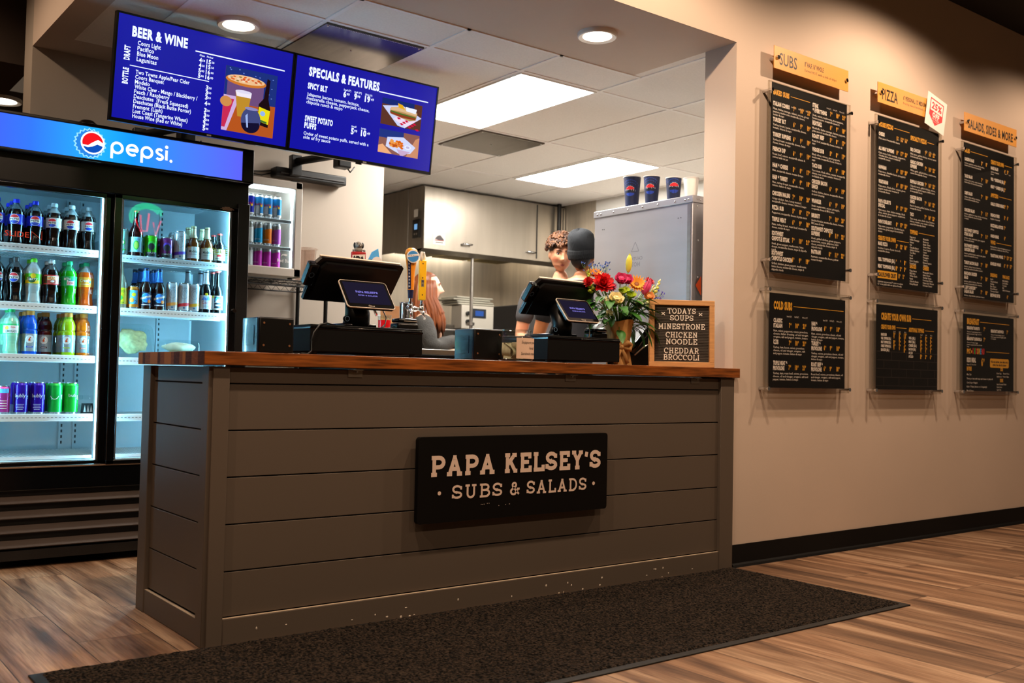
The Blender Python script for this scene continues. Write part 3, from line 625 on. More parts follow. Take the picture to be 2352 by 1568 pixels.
q = [(cx-.012+(R_*1.12+(.006 if k % 2 else -.002))*cos(2*pi*k/(2*n)), cz-.004+(R_*1.10+(.006 if k % 2 else -.002))*sin(2*pi*k/(2*n))) for k in range(2*n)]
q2 = [(cx-.012+(x-cx+.012)*1.12, cz-.004+(y-cz+.004)*1.1) for x, y in q]
m.flat(q2, glow('print_glow_halo', '#8fd3ff', 1.2), 0); m.flat(q, gb2, .0004); m.disc(cx, cz, R_, gw, .0008); m.disc(cx, cz, R_*.86, gw, .0012)
r = R_*.86
m.flat([(cx+r*cos(radians(a)), cz+r*sin(radians(a))) for a in range(5, 196, 10)]+[(cx-.45*r, cz-.3*r), (cx, cz+.06*r), (cx+.5*r, cz+.38*r), (cx+.8*r, cz+.3*r)][:3], gr, .0016)
m.flat([(cx+r*cos(radians(a)), cz+r*sin(radians(a))) for a in range(205, 346, 10)]+[(cx+.45*r, cz-.1*r), (cx, cz-.36*r), (cx-.45*r, cz-.5*r)], gb, .0016)
m.obj('bottle_cap_emblem', t)
m = M(); m.T = FR((0, 1.7213, 0)); wt = .0125
x0, b, xh = .115, 1.99, .0595
def st(pl): vs, fs = ribbon([(x0+px*xh, b+py*xh) for px, py in pl], wt); m.add([(*p, .0005) for p in vs], fs, gw)
def ring(px): st(arc(px+.5, .5, .42, .42, 0, 360, 24))
st([(.08, .5), (.08, -.42)]); ring(0)
st(arc(1.72, .5, .42, .42, -35, -330, 22)[:0] or [(1.3, .5), (2.14, .5)]+arc(1.72, .5, .42, .42, 0, 310, 22))
st([(2.5, .5), (2.5, -.42)]); ring(2.42)
st(arc(3.97, .72, .24, .2, 30, 250, 9)+arc(3.97, .27, .27, .2, 80, -150, 9)); st([(4.55, .08), (4.55, .92)]); m.disc(x0+4.55*xh, b+1.2*xh, .0085, gw, .0005); m.disc(x0+4.95*xh, b+.06*xh, .0075, gw, .0005)
m.obj('wordmark', t)
# doors
def door(x0, x1, y, name_l, hinge_r):
    m = M(); zb, zt = .47, 1.80; fw = .04
    m.rbox((x0, y, zb), (x0+fw, y+.03, zt), ckg, .004); m.rbox((x1-fw, y, zb), (x1, y+.03, zt), ckg, .004); m.rbox((x0, y, zb), (x1, y+.03, zb+.022), ckg, .004); m.rbox((x0, y, zt-.025), (x1, y+.03, zt), ckg, .004)
    d = m.obj('door', t); M().box((x0+fw-.003, y+.012, zb+.018), (x1-fw+.003, y+.016, zt-.02), gl).obj('glass', d)
    m = M()
    for xx in (x0+fw, x1-fw-.006): m.box((xx, y+.004, zb+.022), (xx+.006, y+.011, zt-.025), alu)
    m.obj('glass_bead', d); return d
dl = door(-.52, .155, 1.775, 'left', True); dr = door(.148, .785, 1.742, 'right', False)
m = M(); m.T = FR((-.36, 1.7745, 1.535)); sr = mat('decal_red', '#e0431f', .5); m.text('SLIDE', .03, .01, .026, sr, w=.105, bold=.01); vs, fs = ribbon([(.145, .0), (.145, .04), (.19, .005), (.19, .045)], .002); m.add([(*p, 0) for p in vs], fs, sr); m.obj('slide_decal', dl)
m = M(); m.T = FR((.60, 1.7415, 1.545)); sy = mat('decal_green', '#b9e02a', .5); m.text('SLIDE', .045, .008, .026, sy, w=.085, bold=.01)
vs, fs = ribbon([(.04, .04), (.01, .02), (.05, .0), (.14, .0), (.14, .04), (.1, .05)], .0022); m.add([(*p, 0) for p in vs], fs, sy); m.obj('slide_decal', dr)
m = M(); m.T = FR((.68, 1.7415, 1.782)); mk = mat('maker_plate', '#a8826c', .4, .5); 
for k, w_ in enumerate((.03, .055, .075, .05)): m.rect(.04-w_/2, .016-k*.005, .04+w_/2, .019-k*.005, mk)
m.obj('maker_plate', dr)
M().cyl((.772, 1.74, 1.255), (.772, 1.728, 1.255), .011, chrome, n=14).obj('lock', dr)
M().rbox((FX1-.065, FY, .47), (FX1, 1.80, 1.83), ck, .004).obj('front_frame', t); M().rbox((FX0, FY, .47), (FX0+.03, 1.80, 1.83), ck, .004).obj('front_frame', t)
# light tubes
for x in (.137, -.49, .778):
    M().cyl((x, 1.838, .5), (x, 1.838, 1.80), .011 if x == .137 else .007, tube_m, n=12).obj('light_tube', t)
m = M(); m.rbox((.115, 1.846, .492), (.16, 1.875, 1.855), cin, .004); m.obj('mullion', t)
# base grille
m = M(); m.rbox((FX0, FY+.005, .36), (FX1, 1.80, .475), ckg, .004); m.box((FX0, FY-.004, .466), (FX1, FY+.01, .472), mat('sill_highlight', '#9b7c63', .4, .6)); m.obj('lower_panel', t)  # thin tan strip paints the highlight along the black sill
gs = mat('grille_slat', '#3a2e27', .45)
for k in range(4):
    z = .325-k*.068; m = M(); m.T = Matrix.Identity(4)
    m.add([(FX0, FY+.004, z-.022), (FX1, FY+.004, z-.022), (FX1, FY+.04, z+.014), (FX0, FY+.04, z+.014), (FX0, FY+.006, z-.026), (FX1, FY+.006, z-.026)], [(0, 1, 2, 3), (4, 5, 1, 0)], gs); m.obj('grille_slat', t)
m = M(); m.box((FX0, FY+.035, .05), (FX1, 1.79, .36), mat('grille_dark', '#040404', .7)); m.box((FX0, FY+.002, .04), (FX1, FY+.02, .085), ck); m.obj('grille_back', t)
for x in (FX0+.08, FX1-.08):
    for y in (1.83, 2.4): M().cyl((x, y, 0), (x, y, .06), .02, ck, n=10).obj('foot', t)
def shelf(x0, x1, z):
    m = M(); zt = z-.014
    m.rbox((x0, 1.853, z-.036), (x1, 1.861, z), cwire, .002); m.cyl((x0, 1.866, zt), (x1, 1.866, zt), .004, cwire, n=6)
    m.cyl((x0, 2.10, zt-.004), (x1, 2.10, zt-.004), .004, cwire, n=6); m.cyl((x0, 2.38, zt), (x1, 2.38, zt), .004, cwire, n=6); m.cyl((x0, 1.94, zt-.02), (x1, 1.94, zt-.02), .004, cwire, n=6)
    for x in (x0+.003, x1-.003): m.cyl((x, 1.86, zt-.003), (x, 2.39, zt-.003), .004, cwire, n=6)
    n = int((x1-x0)/.0145)
    for k in range(n+1): x = x0+(x1-x0)*k/n; m.box((x-.0022, 1.86, zt), (x+.0022, 2.39, zt+.004), cwire)
    sh = m.obj('shelf', t)
    m = M(); 
    for k in range(int((x1-x0)/.018)): m.box((x0+.01+k*.018, 1.8524, z-.019), (x0+.02+k*.018, 1.8531, z-.0165), sl)
    m.obj('price_rail', sh)
LZ = (1.523, 1.245, .999, .713); RZ = (1.514, 1.245, .996, .711)
for z in LZ: shelf(-.47, .126, z)
for z in RZ: shelf(.163, .775, z)
m = M()
for k in range(60): m.box((-.47+k*.0208, 1.86, .497), (-.461+k*.0208, 2.39, .503), cwire)
m.box((-.47, 1.853, .495), (.775, 1.861, .51), cwire); m.obj('floor_rack', t)
# round black dome sitting on the cooler
m = M(); m.lathe([(.0, .09), (.03, .088), (.05, .07), (.062, .03), (.064, 0)], mat('dome_black', '#0b0909', .25), 24); o = m.obj('camera_dome'); o.location = (.085, 2.05, 2.118-.0); m2 = None
tag(o, 'small black dome sitting on top of the drinks cooler', 'dome')
M().lathe([(.066, 0), (.07, .004), (.07, .008), (.06, .012)], ck, 24).obj('base_ring', o)

# ---------------------------------------------------------------- bottle and can prototypes
def bottle_soda(name, liquid, capc, labc, deco, h=.226, r=.0365, hs=1.):
    root = thing(name, 'x', 'bottle', world=False)
    liq = mat('liquid_'+name, liquid, .12, coat=.6); head = mat('clear_neck_'+name, deco.get('neck', '#8e979a'), .1, coat=.5)
    P = [(.0, .004), (r*.6, .0), (r*.93, .006), (r*.98, .02), (r*.9, .04), (r*.86, .055), (r*.94, .075), (r*.97, .09), (r*.99, .1), (r, .15), (r*.97, .163), (r*.85, .176, head), (r*.6, .19), (.0145, .2), (.0135, .21)]
    P = [(a[0], a[1]*h/.226)+tuple(a[2:]) for a in P]
    m = M(); m.lathe(P, liq, 22); m.obj('bottle_body', root)
    c = M(); cm = mat('cap_'+capc.strip('#'), capc, .4); zz = .207*h/.226; c.lathe([(.0155, zz), (.0158, zz+.003), (.0152, zz+.016), (.013, h), (0, h)], cm, 20); c.obj('cap', root)
    l = M(); lm = mat('label_'+name, labc, .4); z0, z1 = .102*h/.226, .15*h/.226
    l.lathe([(r*.995, z0), (r+.0006, z0), (r+.0007, z1), (r*.99, z1)], lm, 26)
    l.wrap = lambda u, v, z: cyl_wrap(r+.0012)(u, v, z)
    deco['draw'](l, (z0+z1)/2); l.obj('label', root)
    return Kit(root)
def d_globe(l, z): globe(l, 0, z, .0215); 
def d_globe2(l, z): globe(l, 0, z, .0205); l.text('i', .033, z-.006, .012, ink_k, res=1)
gy = mat('print_yellow', '#f3d21a', .5); gg = mat('print_green', '#2fae3a', .5); dg = mat('print_darkgreen', '#10511f', .5); og = mat('print_orange', '#f08a1c', .5); br_ = mat('print_brown', '#4a2413', .5); crm = mat('print_cream', '#e9ddc0', .5); gyd = mat('print_grey', '#6d7780', .5); sky = mat('print_sky', '#58b4e6', .5); pur = mat('print_purple', '#5b2fae', .5)
def d_starry(l, z): l.rect(-.036, z-.023, .036, z-.008, gy, .0002); l.disc(0, z-.004, .017, dg, .0004); l.disc(.006, z+.013, .012, gy, .0005); l.text('Starry', 0, z-.008, .015, pap_w, w=.05, al='c', bold=.02, z=.0009, sh=.15)
def d_mug(l, z): l.rect(-.038, z-.022, .038, z+.022, crm, .0002); l.rect(-.038, z+.019, .038, z+.023, pap_r, .0004); l.rect(-.038, z-.023, .038, z-.018, pap_r, .0004); l.rect(-.038, z-.018, -.02, z+.018, br_, .0004); l.rect(-.02, z-.017, .02, z-.001, mat('print_rust', '#b2473a', .5), .0005); l.text('MUG', 0, z+.001, .013, og, w=.036, al='c', bold=.03, z=.0008); l.disc(.004, z-.008, .009, pap_w, .0008, ry=.005)
def d_dew(l, z): l.rect(-.005, z-.02, .03, z+.004, pap_w, .0003); l.text('DEW', .012, z-.017, .014, pap_r, w=.03, al='c', bold=.03, z=.0007, sh=.1); l.text('MTN', -.004, z+.004, .012, pap_w, w=.03, al='c', bold=.03, z=.0007); l.rect(.0, z+.0, .028, z+.008, mat('print_teal', '#1f8f86', .5), .0005)
def d_crush(l, z): l.rect(-.034, z-.024, .036, z+.024, mat('print_lightorange', '#f7a12e', .5), .0002); l.text('Crush', 0, z+.001, .015, pap_w, w=.046, al='c', bold=.03, z=.0007, sh=.1); l.rect(-.02, z-.012, .02, z-.009, crm, .0005); l.disc(.025, z+.002, .006, sky, .0005)
def d_dole(l, z): l.rect(-.04, z-.021, .04, z+.016, pap_w, .0002); l.disc(-.018, z+.004, .009, gy, .0004); l.disc(.01, z+.009, .013, pap_w, .0005, ry=.008); l.text('Dole', .01, z+.004, .008, pap_r, w=.02, al='c', bold=.02, z=.0009); l.text('LEMONADE', .002, z-.017, .011, dg, w=.052, al='c', bold=.02, z=.0007)
K = {}
K['cola'] = bottle_soda('cola_bottle', '#0c0606', '#1a23d8', '#1a2bdc', dict(draw=d_globe, neck='#37424c'))
K['diet'] = bottle_soda('diet_cola_bottle', '#1a0d08', '#d6d8da', '#c9ced4', dict(draw=d_globe2, neck='#8a8d8d'))
K['zero'] = bottle_soda('black_cola_bottle', '#050405', '#3a3a3c', '#08080b', dict(draw=d_globe, neck='#3c4146'))
K['starry'] = bottle_soda('lemon_lime_bottle', '#aeb8b4', '#6fd21e', '#5ccb1c', dict(draw=d_starry, neck='#a9b4b8'))
K['mug'] = bottle_soda('root_beer_bottle', '#160806', '#d9dcde', '#7a2b1c', dict(draw=d_mug, neck='#4a4a4a'))
K['dew'] = bottle_soda('green_soda_bottle', '#1e9e16', '#16b06a', '#1aa65a', dict(draw=d_dew, neck='#1f8a4a'))
K['crush'] = bottle_soda('orange_soda_bottle', '#e8570c', '#1ab07c', '#ee8a1c', dict(draw=d_crush, neck='#a49fa0'))
K['dole'] = bottle_soda('lemonade_bottle', '#9adcb4', '#1fbf5e', '#3fcf7a', dict(draw=d_dole, neck='#8fc4b0'))
def bottle_sport(name, liquid):
    root = thing(name, 'x', 'bottle', world=False); liq = mat('liquid_'+name, liquid, .12, coat=.6); r = .033; band = mat('sport_label_grey', '#a9b4bb', .3, .3)
    m = M(); m.lathe([(0, .003), (r*.8, 0), (r*.97, .006), (r, .016), (r, .1), (r, .118), (r*.97, .123), (r*.9, .127), (r*.97, .131), (r*.99, .14), (r*.97, .155), (r*.85, .172), (r*.6, .186), (.0185, .194), (.018, .2)], liq, 24); m.obj('bottle_body', root)
    c = M(); c.lathe([(.0195, .196), (.02, .2), (.0195, .213), (.017, .217), (0, .217)], mat('sport_cap', '#f2902e', .4), 22); c.obj('cap', root)
    l = M(); l.lathe([(r, .022), (r+.0007, .022), (r+.0007, .106), (r, .106)], band, 26); l.wrap = lambda u, v, z: cyl_wrap(r+.0012)(u, v, z)
    l.disc(0, .08, .019, pap_w, .0002); l.flat([(-.006, .078), (.003, .092), (.006, .086), (.001, .082), (.005, .074), (-.004, .07)], mat('bolt_orange', '#f0581c', .5), .0005); l.rect(-.015, .04, .015, .047, MATS['liquid_'+name], .0004); l.rect(-.011, .0425, .011, .0445, pap_w, .0007); l.obj('label', root)
    return Kit(root)
K['sp_blue'] = bottle_sport('blue_sports_drink', '#0f55d0'); K['sp_red'] = bottle_sport('dark_red_sports_drink', '#4c0f10'); K['sp_lime'] = bottle_sport('lime_sports_drink', '#a5d017'); K['sp_org'] = bottle_sport('orange_sports_drink', '#e8700e')
def can(name, col, draw, h=.122, r=.033, foot=None, rough=.25, metal=.35):
    root = thing(name, 'x', 'can', world=False); cm = mat('can_'+name, col, rough, metal); a = mat('can_alu', '#c9ccd0', .25, .9)
    m = M(); m.lathe([(r*.7, .004, a), (r*.78, 0), (r*.86, .004), (r, .014, cm), (r, h-.014), (r*.87, h-.004, a), (r*.87, h), (r*.8, h), (r*.78, h-.004), (0, h-.004)], a, 24); m.wrap = lambda u, v, z: cyl_wrap(r+.0006)(u, v, z); draw(m); m.obj('can_body', root)
    t_ = M(); t_.T = Matrix.Translation((0, 0, h-.0035)); t_.prism(rrect(-.008, -.012, .008, .01, .006), 0, .0012, a); t_.obj('pull_tab', root)
    return Kit(root)
def bub(t_): 
    def f(m):
        m.text(t_, 0, .085, .018, pap_w, w=.048, al='c', z=.0003)
        for k, w_ in enumerate((.036, .03, .036, .026)): m.rect(-w_/2, .05-k*.008, w_/2, .052-k*.008, mat('print_soft', '#c9c6e8', .5), .0003)
    return f
def smile(m): vs, fs = ribbon(arc(0, .1, .02, .024, 200, 340, 10), .003); m.add([m.wrap(p[0], p[1], .0004) for p in vs], fs, pap_w)
K['c_pink'] = can('pink_can', '#c23a8e', lambda m: (m.rect(-.03, .105, .03, .125, sky, .0003), [m.rect(-.02, .03+k*.012, .02, .033+k*.012, crm, .0003) for k in range(4)]), h=.138, r=.029)
K['c_purple'] = can('purple_can', '#3a12a8', bub('bubly'), h=.157, r=.033); K['c_green'] = can('green_can', '#1fc24a', smile, h=.157, r=.033); K['c_green2'] = can('lime_green_can', '#27c63e', lambda m: m.text('bub', .008, .088, .016, pap_w, w=.034, al='c', z=.0003), h=.157, r=.033)
def tree(c1, c2):
    def f(m): m.disc(0, .068, .022, c1, .0002, n=14); m.disc(0, .062, .018, ink_k, .0004, n=9); m.rect(-.003, .03, .003, .06, ink_k, .0005); m.rect(-.032, .012, .032, .034, ink_k, .0003); m.text('HAZY', 0, .026, .007, pap_w, w=.04, al='c', z=.0007, res=1)
    return f
K['c_hop'] = can('bright_green_beer_can', '#4fc81e', tree(gg, gg)); K['c_plum'] = can('plum_beer_can', '#7a2a6e', tree(MATS['print_purple'], pap_r), h=.118)
K['c_pale'] = can('pale_mint_can', '#a9d9cf', lambda m: (m.disc(0, .07, .014, gg, .0003), m.disc(0, .07, .009, pap_w, .0005), m.rect(-.02, .03, .02, .036, gg, .0003)), h=.142, r=.033)
def claw(c):
    def f(m):
        for q in (arc(0, .098, .019, .026, 30, 330, 12), arc(.002, .1, .01, .016, 0, 250, 8)):
            vs, fs = ribbon(q, .0016); m.add([m.wrap(p[0], p[1], .0003) for p in vs], fs, gyd)
        m.text('CLAW', 0, .126, .007, ink_k, w=.026, al='c', z=.0003, res=1); k = 8
        for i in range(k): u0, u1 = -.045+.09*i/k, -.045+.09*(i+1)/k; m.flat([(u0, .034+u0*.12), (u1, .034+u1*.12), (u1, .05+u1*.12), (u0, .05+u0*.12)], c, .0003)
        m.disc(0, .025, .005, mat('print_slate', '#2b5f86', .5), .0004, n=12)
    return f
K['c_wc_o'] = can('white_seltzer_can', '#d4dae0', claw(mat('band_peach', '#e8993e', .5)), h=.156, r=.029); K['c_wc_r'] = can('white_seltzer_can', '#d4dae0', claw(pap_r), h=.156, r=.029); K['c_wc_g'] = can('white_seltzer_can', '#d4dae0', claw(mat('band_gold', '#d8a21c', .5)), h=.156, r=.029); K['c_wc_p'] = can('white_seltzer_can', '#d4dae0', claw(pur), h=.158, r=.031)
K['c_citrus'] = can('orange_beer_can', '#e88a2c', lambda m: (m.rect(-.026, .03, .026, .1, sky, .0002), m.disc(-.006, .05, .012, og, .0004), m.disc(.004, .078, .01, gy, .0004), m.text('2', .008, .03, .02, ink_k, z=.0006)), h=.122, r=.029)
def bottle_beer(name, glass, capc, lab, draw, h=.23, r=.031, neck=None, neckfoil=None, stub=False):
    root = thing(name, 'x', 'bottle', world=False); g = mat('glass_'+name, glass, .08, coat=.7)
    if stub: P = [(0, .003), (r*.9, 0), (r, .006), (r, .092), (r*.93, .108), (r*.6, .128), (.0145, .14), (.0128, .158), (.014, .16), (.014, .168), (.0128, .17)]; h = .17
    else: P = [(0, .003), (r*.9, 0), (r, .006), (r, .112), (r*.96, .124), (r*.75, .142), (r*.52, .158), (.0138, .175), (.0125, .21), (.0138, .213), (.0138, .222), (.0128, .226)]
    P = [(a, b*h/(.17 if stub else .23)) for a, b in P]; s = h/(.17 if stub else .23)
    m = M(); m.lathe(P, g, 22); m.obj('bottle_body', root)
    c = M(); c.lathe([(.0142, h-.01), (.0146, h-.004), (.013, h), (0, h)], mat('crown_'+capc.strip('#'), capc, .35, .4), 20); c.obj('cap', root)
    l = M(); z0, z1 = (.022*s, .082*s) if stub else (.025*s, .098*s); l.lathe([(r, z0), (r+.0006, z0), (r+.0006, z1), (r, z1)], mat('label_'+name, lab, .45), 26, a0=170, a1=370)
    l.wrap = lambda u, v, z: cyl_wrap(r+.001)(u, v, z); draw(l, z0, z1); l.obj('label', root)
    if neckfoil:
        k = M(); k.lathe([(.0215*(r/.031), .155*s), (.0152, .175*s), (.0138, .2*s), (.0146, .214*s)], mat('neck_'+name, neckfoil, .4, .3), 20); k.obj('neck_label', root)
    return Kit(root)
def d_modelo(l, a, b): l.text('Modelo', 0, (a+b)/2, .014, ink_k, w=.044, al='c', bold=.01, z=.0003); l.rect(-.02, a+.02, .02, a+.022, gyd, .0003); l.rect(-.03, b-.004, -.01, b, gy, .0003)
def d_moon(l, a, b): l.disc(0, (a+b)/2+.006, .024, MATS['print_sky'], .0002); l.disc(0, (a+b)/2+.006, .021, mat('print_moonblue', '#2f7fe0', .5), .0003); 
def d_moon2(l, a, b):
    d_moon(l, a, b); z = (a+b)/2; l.flat([(-.03, z-.004), (.03, z+.012), (.03, z+.022), (-.03, z+.006)], pap_w, .0006); l.text('BLUE MOON', 0, z+.006, .006, ink_k, w=.04, al='c', z=.0009, res=1, bold=.01); l.disc(.016, z-.012, .009, og, .0007); l.rect(-.026, a+.004, .026, a+.008, pap_w, .0003)
def d_coors(l, a, b): z = (a+b)/2; l.flat([(-.028, z+.01), (-.012, z+.03), (0, z+.018), (.012, z+.034), (.028, z+.01)], mat('print_peak', '#5a86d8', .5), .0003); l.text('Coors', 0, z-.01, .018, pap_r, w=.046, al='c', z=.0006, sh=.2); l.text('LIGHT', .002, z-.028, .01, gyd, w=.036, al='c', z=.0006); l.disc(0, b+.004, .008, gy, .0003)
def d_banq(l, a, b): l.text('Coors', 0, b-.018, .012, ink_k, w=.04, al='c', z=.0004, sh=.15); l.rect(-.012, a+.02, .012, a+.03, pap_r, .0004); l.rect(-.02, a+.008, .02, a+.011, gyd, .0004)
def d_porter(l, a, b): z = (a+b)/2; l.rect(-.019, a+.008, .021, b-.004, mat('print_navy', '#1d3442', .5), .0003); l.disc(0, z+.015, .015, sky, .0005); l.flat([(-.018, z+.0), (0, z+.02), (.019, z+.0)], pap_w, .0007); l.rect(-.014, a+.02, .014, a+.028, pap_w, .0006); l.disc(-.026, b-.006, .007, gy, .0004)
def d_hop(l, a, b): l.disc(.004, a+.035, .015, gg, .0003, ry=.024); l.disc(.004, a+.035, .010, mat('print_lime', '#a6d648', .5), .0005, ry=.018); l.text('FRESH', .008, b-.016, .009, gyd, w=.03, al='c', z=.0004, res=1)
def d_hard(l, a, b): l.text('HARD', .002, b-.024, .014, dg, w=.036, al='c', z=.0004); l.disc(.0, a+.03, .012, gg, .0004); l.rect(-.02, a+.006, .02, a+.009, dg, .0004)
K['modelo'] = bottle_beer('gold_foil_beer_bottle', '#6b3510', '#c9b88a', '#d9dde2', d_modelo, h=.195, neckfoil='#cfc6a0')
K['banquet'] = bottle_beer('stubby_beer_bottle', '#0d0b0d', '#c43a34', '#e2dab8', d_banq, stub=True)
K['hop'] = bottle_beer('large_ale_bottle', '#2a0808', '#a02820', '#8fd0ea', d_hop, h=.243, r=.035)
K['moon'] = bottle_beer('blue_label_beer_bottle', '#2a1208', '#1f3a66', '#101a3a', d_moon2, h=.222, neckfoil='#3a7fd8')
K['coors'] = bottle_beer('silver_label_beer_bottle', '#070709', '#b9bec6', '#c5d6ea', d_coors, h=.235, neckfoil='#c9ced6')
K['porter'] = bottle_beer('red_cap_beer_bottle', '#0c0908', '#d8524a', '#d9d2c0', d_porter, h=.235)
K['hard'] = bottle_beer('hard_tea_bottle', '#8f8a72', '#efd512', '#e9e01e', d_hard, h=.255, r=.032)

FACE = -.30
random.seed(21)
SEATS = [0]
def row(items, z, group):
    for (k, x, y, lab, *rz) in items:
        K[k].put((x, y, z), FACE+(rz[0] if rz else random.uniform(-.12, .12)), lab, group)
yF = 1.915
G1, G2, G3, G4 = [g_+' shelf of the left cooler door' for g_ in ('drinks on the top', 'drinks on the second', 'drinks on the third', 'drinks on the fourth')]
NM = {'cola': 'blue-labelled cola bottle', 'diet': 'silver-labelled cola bottle', 'zero': 'black-labelled cola bottle', 'starry': 'lime soda bottle with green cap', 'mug': 'dark root beer bottle', 'dew': 'green soda bottle', 'crush': 'orange soda bottle with green cap', 'dole': 'pale green lemonade bottle', 'sp_blue': 'blue sports drink with orange cap', 'sp_red': 'dark red sports drink', 'sp_lime': 'lime sports drink', 'sp_org': 'orange sports drink'}
def lane(kinds, xs_, z, group, deep, shelf_word, dy=.079):
    for i, (k, x) in enumerate(zip(kinds, xs_)):
        for d in range(deep if isinstance(deep, int) else deep[i]):
            pos = ['front', 'second row', 'third row', 'back row'][d]
            same = [j for j, q in enumerate(kinds) if q == k]
            which = '' if len(same) == 1 else ['leftmost ', 'middle ', 'rightmost '][same.index(i)] if len(same) == 3 else ['left ', 'right '][same.index(i)]
            K[k].put((x, yF+d*dy, z), FACE+random.uniform(-.14, .14)+(0 if d == 0 else random.uniform(-1, 1)), f'{which}{NM[k]}, {pos}, {shelf_word} shelf of left cooler door', group)
xs1 = (-.257, -.172, -.087, -.006, .074)
lane(['cola', 'cola', 'diet', 'diet', 'diet'], xs1, LZ[0]-.008, G1, 3, 'top')
K['cola'].put((-.342, yF, LZ[0]-.008), FACE+.3, 'blue-labelled cola bottle cut by the left picture edge, top shelf', G1)
lane(['zero', 'starry', 'mug', 'dew', 'crush'], (-.25, -.170, -.090, -.008, .072), LZ[1]-.008, G2, 2, 'second')
K['zero'].put((-.332, yF, LZ[1]-.008), FACE+.3, 'black-labelled cola bottle cut by the left picture edge, second shelf', G2)
lane(['dole', 'sp_blue', 'sp_lime', 'sp_org'], (-.26, -.177, -.003, .068), LZ[2]-.008, G3, (2, 3, 3, 3), 'third')
for d in range(2): K['sp_red'].put((-.09, yF+.09+d*.08, LZ[2]-.008), FACE, f'{NM["sp_red"]}, {("pushed back behind an empty front spot", "last in its lane")[d]}, third shelf', G3)
for k, x, lab in (('c_purple', -.205, 'left purple sparkling water can, front of fourth shelf'), ('c_purple', -.130, 'right purple sparkling water can, front of fourth shelf'), ('c_green', -.052, 'green can with a white smile, front of fourth shelf'), ('c_green2', .022, 'green can with white letters, rightmost on fourth shelf'), ('c_pink', -.282, 'pink can at the left picture edge on fourth shelf')):
    K[k].put((x, yF, LZ[3]-.006), FACE, lab, G4)
    if k != 'c_pink': K[k].put((x, yF+.072, LZ[3]-.006), FACE+.5, 'can behind the '+lab.split(',')[0], G4)
GR1, GR2 = 'drinks on the top shelf of the right cooler door', 'drinks on the second shelf of the right cooler door'
z = RZ[0]-.006; yR = 1.90
row([('c_pale', .233, yR, 'pale mint can half hidden at the left end of the top shelf'), ('hop', .303, yR, 'tall dark ale bottle with sky-blue hop label, top shelf'), ('c_hop', .38, yR, 'bright green beer can on the top shelf', .1), ('c_hop', .383, yR+.075, 'bright green beer can behind the front green one'),
     ('c_plum', .46, yR, 'plum coloured beer can on the top shelf', .1), ('c_plum', .455, yR+.075, 'plum coloured beer can behind the front plum one'), ('c_wc_p', .530, yR, 'white seltzer can with a purple band, top shelf'), ('c_wc_p', .527, yR+.075, 'white seltzer can behind the purple-banded one'),
     ('modelo', .602, yR, 'left front gold-foil beer bottle on the top shelf'), ('modelo', .676, yR, 'right front gold-foil beer bottle on the top shelf'), ('modelo', .600, yR+.075, 'gold-foil beer bottle behind the left front one'), ('modelo', .675, yR+.075, 'gold-foil beer bottle behind the right front one'), ('banquet', .745, yR, 'stubby dark beer bottle with red cap, right end of top shelf'), ('banquet', .74, yR+.075, 'stubby dark beer bottle behind the front stubby one')], z, GR1)
z = RZ[1]-.006
row([('hard', .236, yR, 'tall yellow-labelled bottle with yellow cap beside the door stile'), ('c_citrus', .299, yR, 'orange and blue beer can on the second shelf', 0), ('moon', .362, yR, 'left front blue-labelled wheat beer bottle', .1), ('moon', .430, yR, 'right front blue-labelled wheat beer bottle', .1),
     ('moon', .356, yR+.07, 'blue-labelled beer bottle behind the left front one'), ('moon', .426, yR+.07, 'blue-labelled beer bottle behind the right front one'), ('moon', .350, yR+.14, 'blue-labelled beer bottle third in the left lane'), ('moon', .42, yR+.14, 'blue-labelled beer bottle third in the right lane'),
     ('c_wc_o', .498, yR, 'white seltzer can with an orange band', .05), ('c_wc_r', .560, yR, 'white seltzer can with a red band', .05), ('c_wc_g', .614, yR, 'white seltzer can with a gold band', .05), ('coors', .610, yR+.085, 'silver-labelled beer bottle behind the gold-banded can'), ('coors', .677, yR, 'front silver-labelled beer bottle on the second shelf', .1), ('coors', .675, yR+.072, 'silver-labelled beer bottle behind the front silver-labelled one'), ('porter', .740, yR, 'front red-capped dark beer bottle at the right end', .1), ('porter', .742, yR+.072, 'red-capped dark beer bottle behind the front red-capped one')], z, GR2)
# clear lane dividers with looped bumpers
def organiser(z, xs_, lab, hgt):
    t = thing('shelf_organiser', lab, 'organiser', (0, 1.9, z), 'clear lane organisers in the cooler')
    m = M()
    x0, x1 = xs_[0]-.042, xs_[-1]+.042
    for i, x in enumerate(xs_):
        q = [(x-.026, 1.878), (x-.02, 1.868), (x, 1.8645), (x+.02, 1.868), (x+.026, 1.878)]
        vs = [(a, b, z+hgt-.011) for a, b in q]+[(a, b, z+hgt+.011) for a, b in q]; m.add(vs, [(j, j+1, 6+j, 5+j) for j in range(4)], clear, True)
    m.obj('bumper', t); m = M()
    for x in [x0]+[(a+b)/2 for a, b in zip(xs_[:-1], xs_[1:])]+[x1]:
        m.box((x-.0009, 1.868, z-.008), (x+.0009, 2.1, z+hgt*.55), clear); m.box((x-.009, 1.868, z+hgt-.011), (x+.009, 1.8695, z+hgt+.011), clear)
    m.obj('lane_divider', t)
    return t
organiser(LZ[0]+.002, xs1, 'clear bottle organiser on the top cooler shelf', .088); organiser(LZ[1]+.002, (-.25, -.17, -.09, -.008, .072), 'clear bottle organiser on the second cooler shelf', .068)
organiser(LZ[2]+.002, (-.26, -.177, -.09, -.003, .068), 'clear bottle organiser on the third cooler shelf', .07); t = organiser(LZ[3]+.002, (-.282, -.205, -.13, -.052, .022, .09), 'clear can organiser with a black pusher on the fourth cooler shelf', .078)
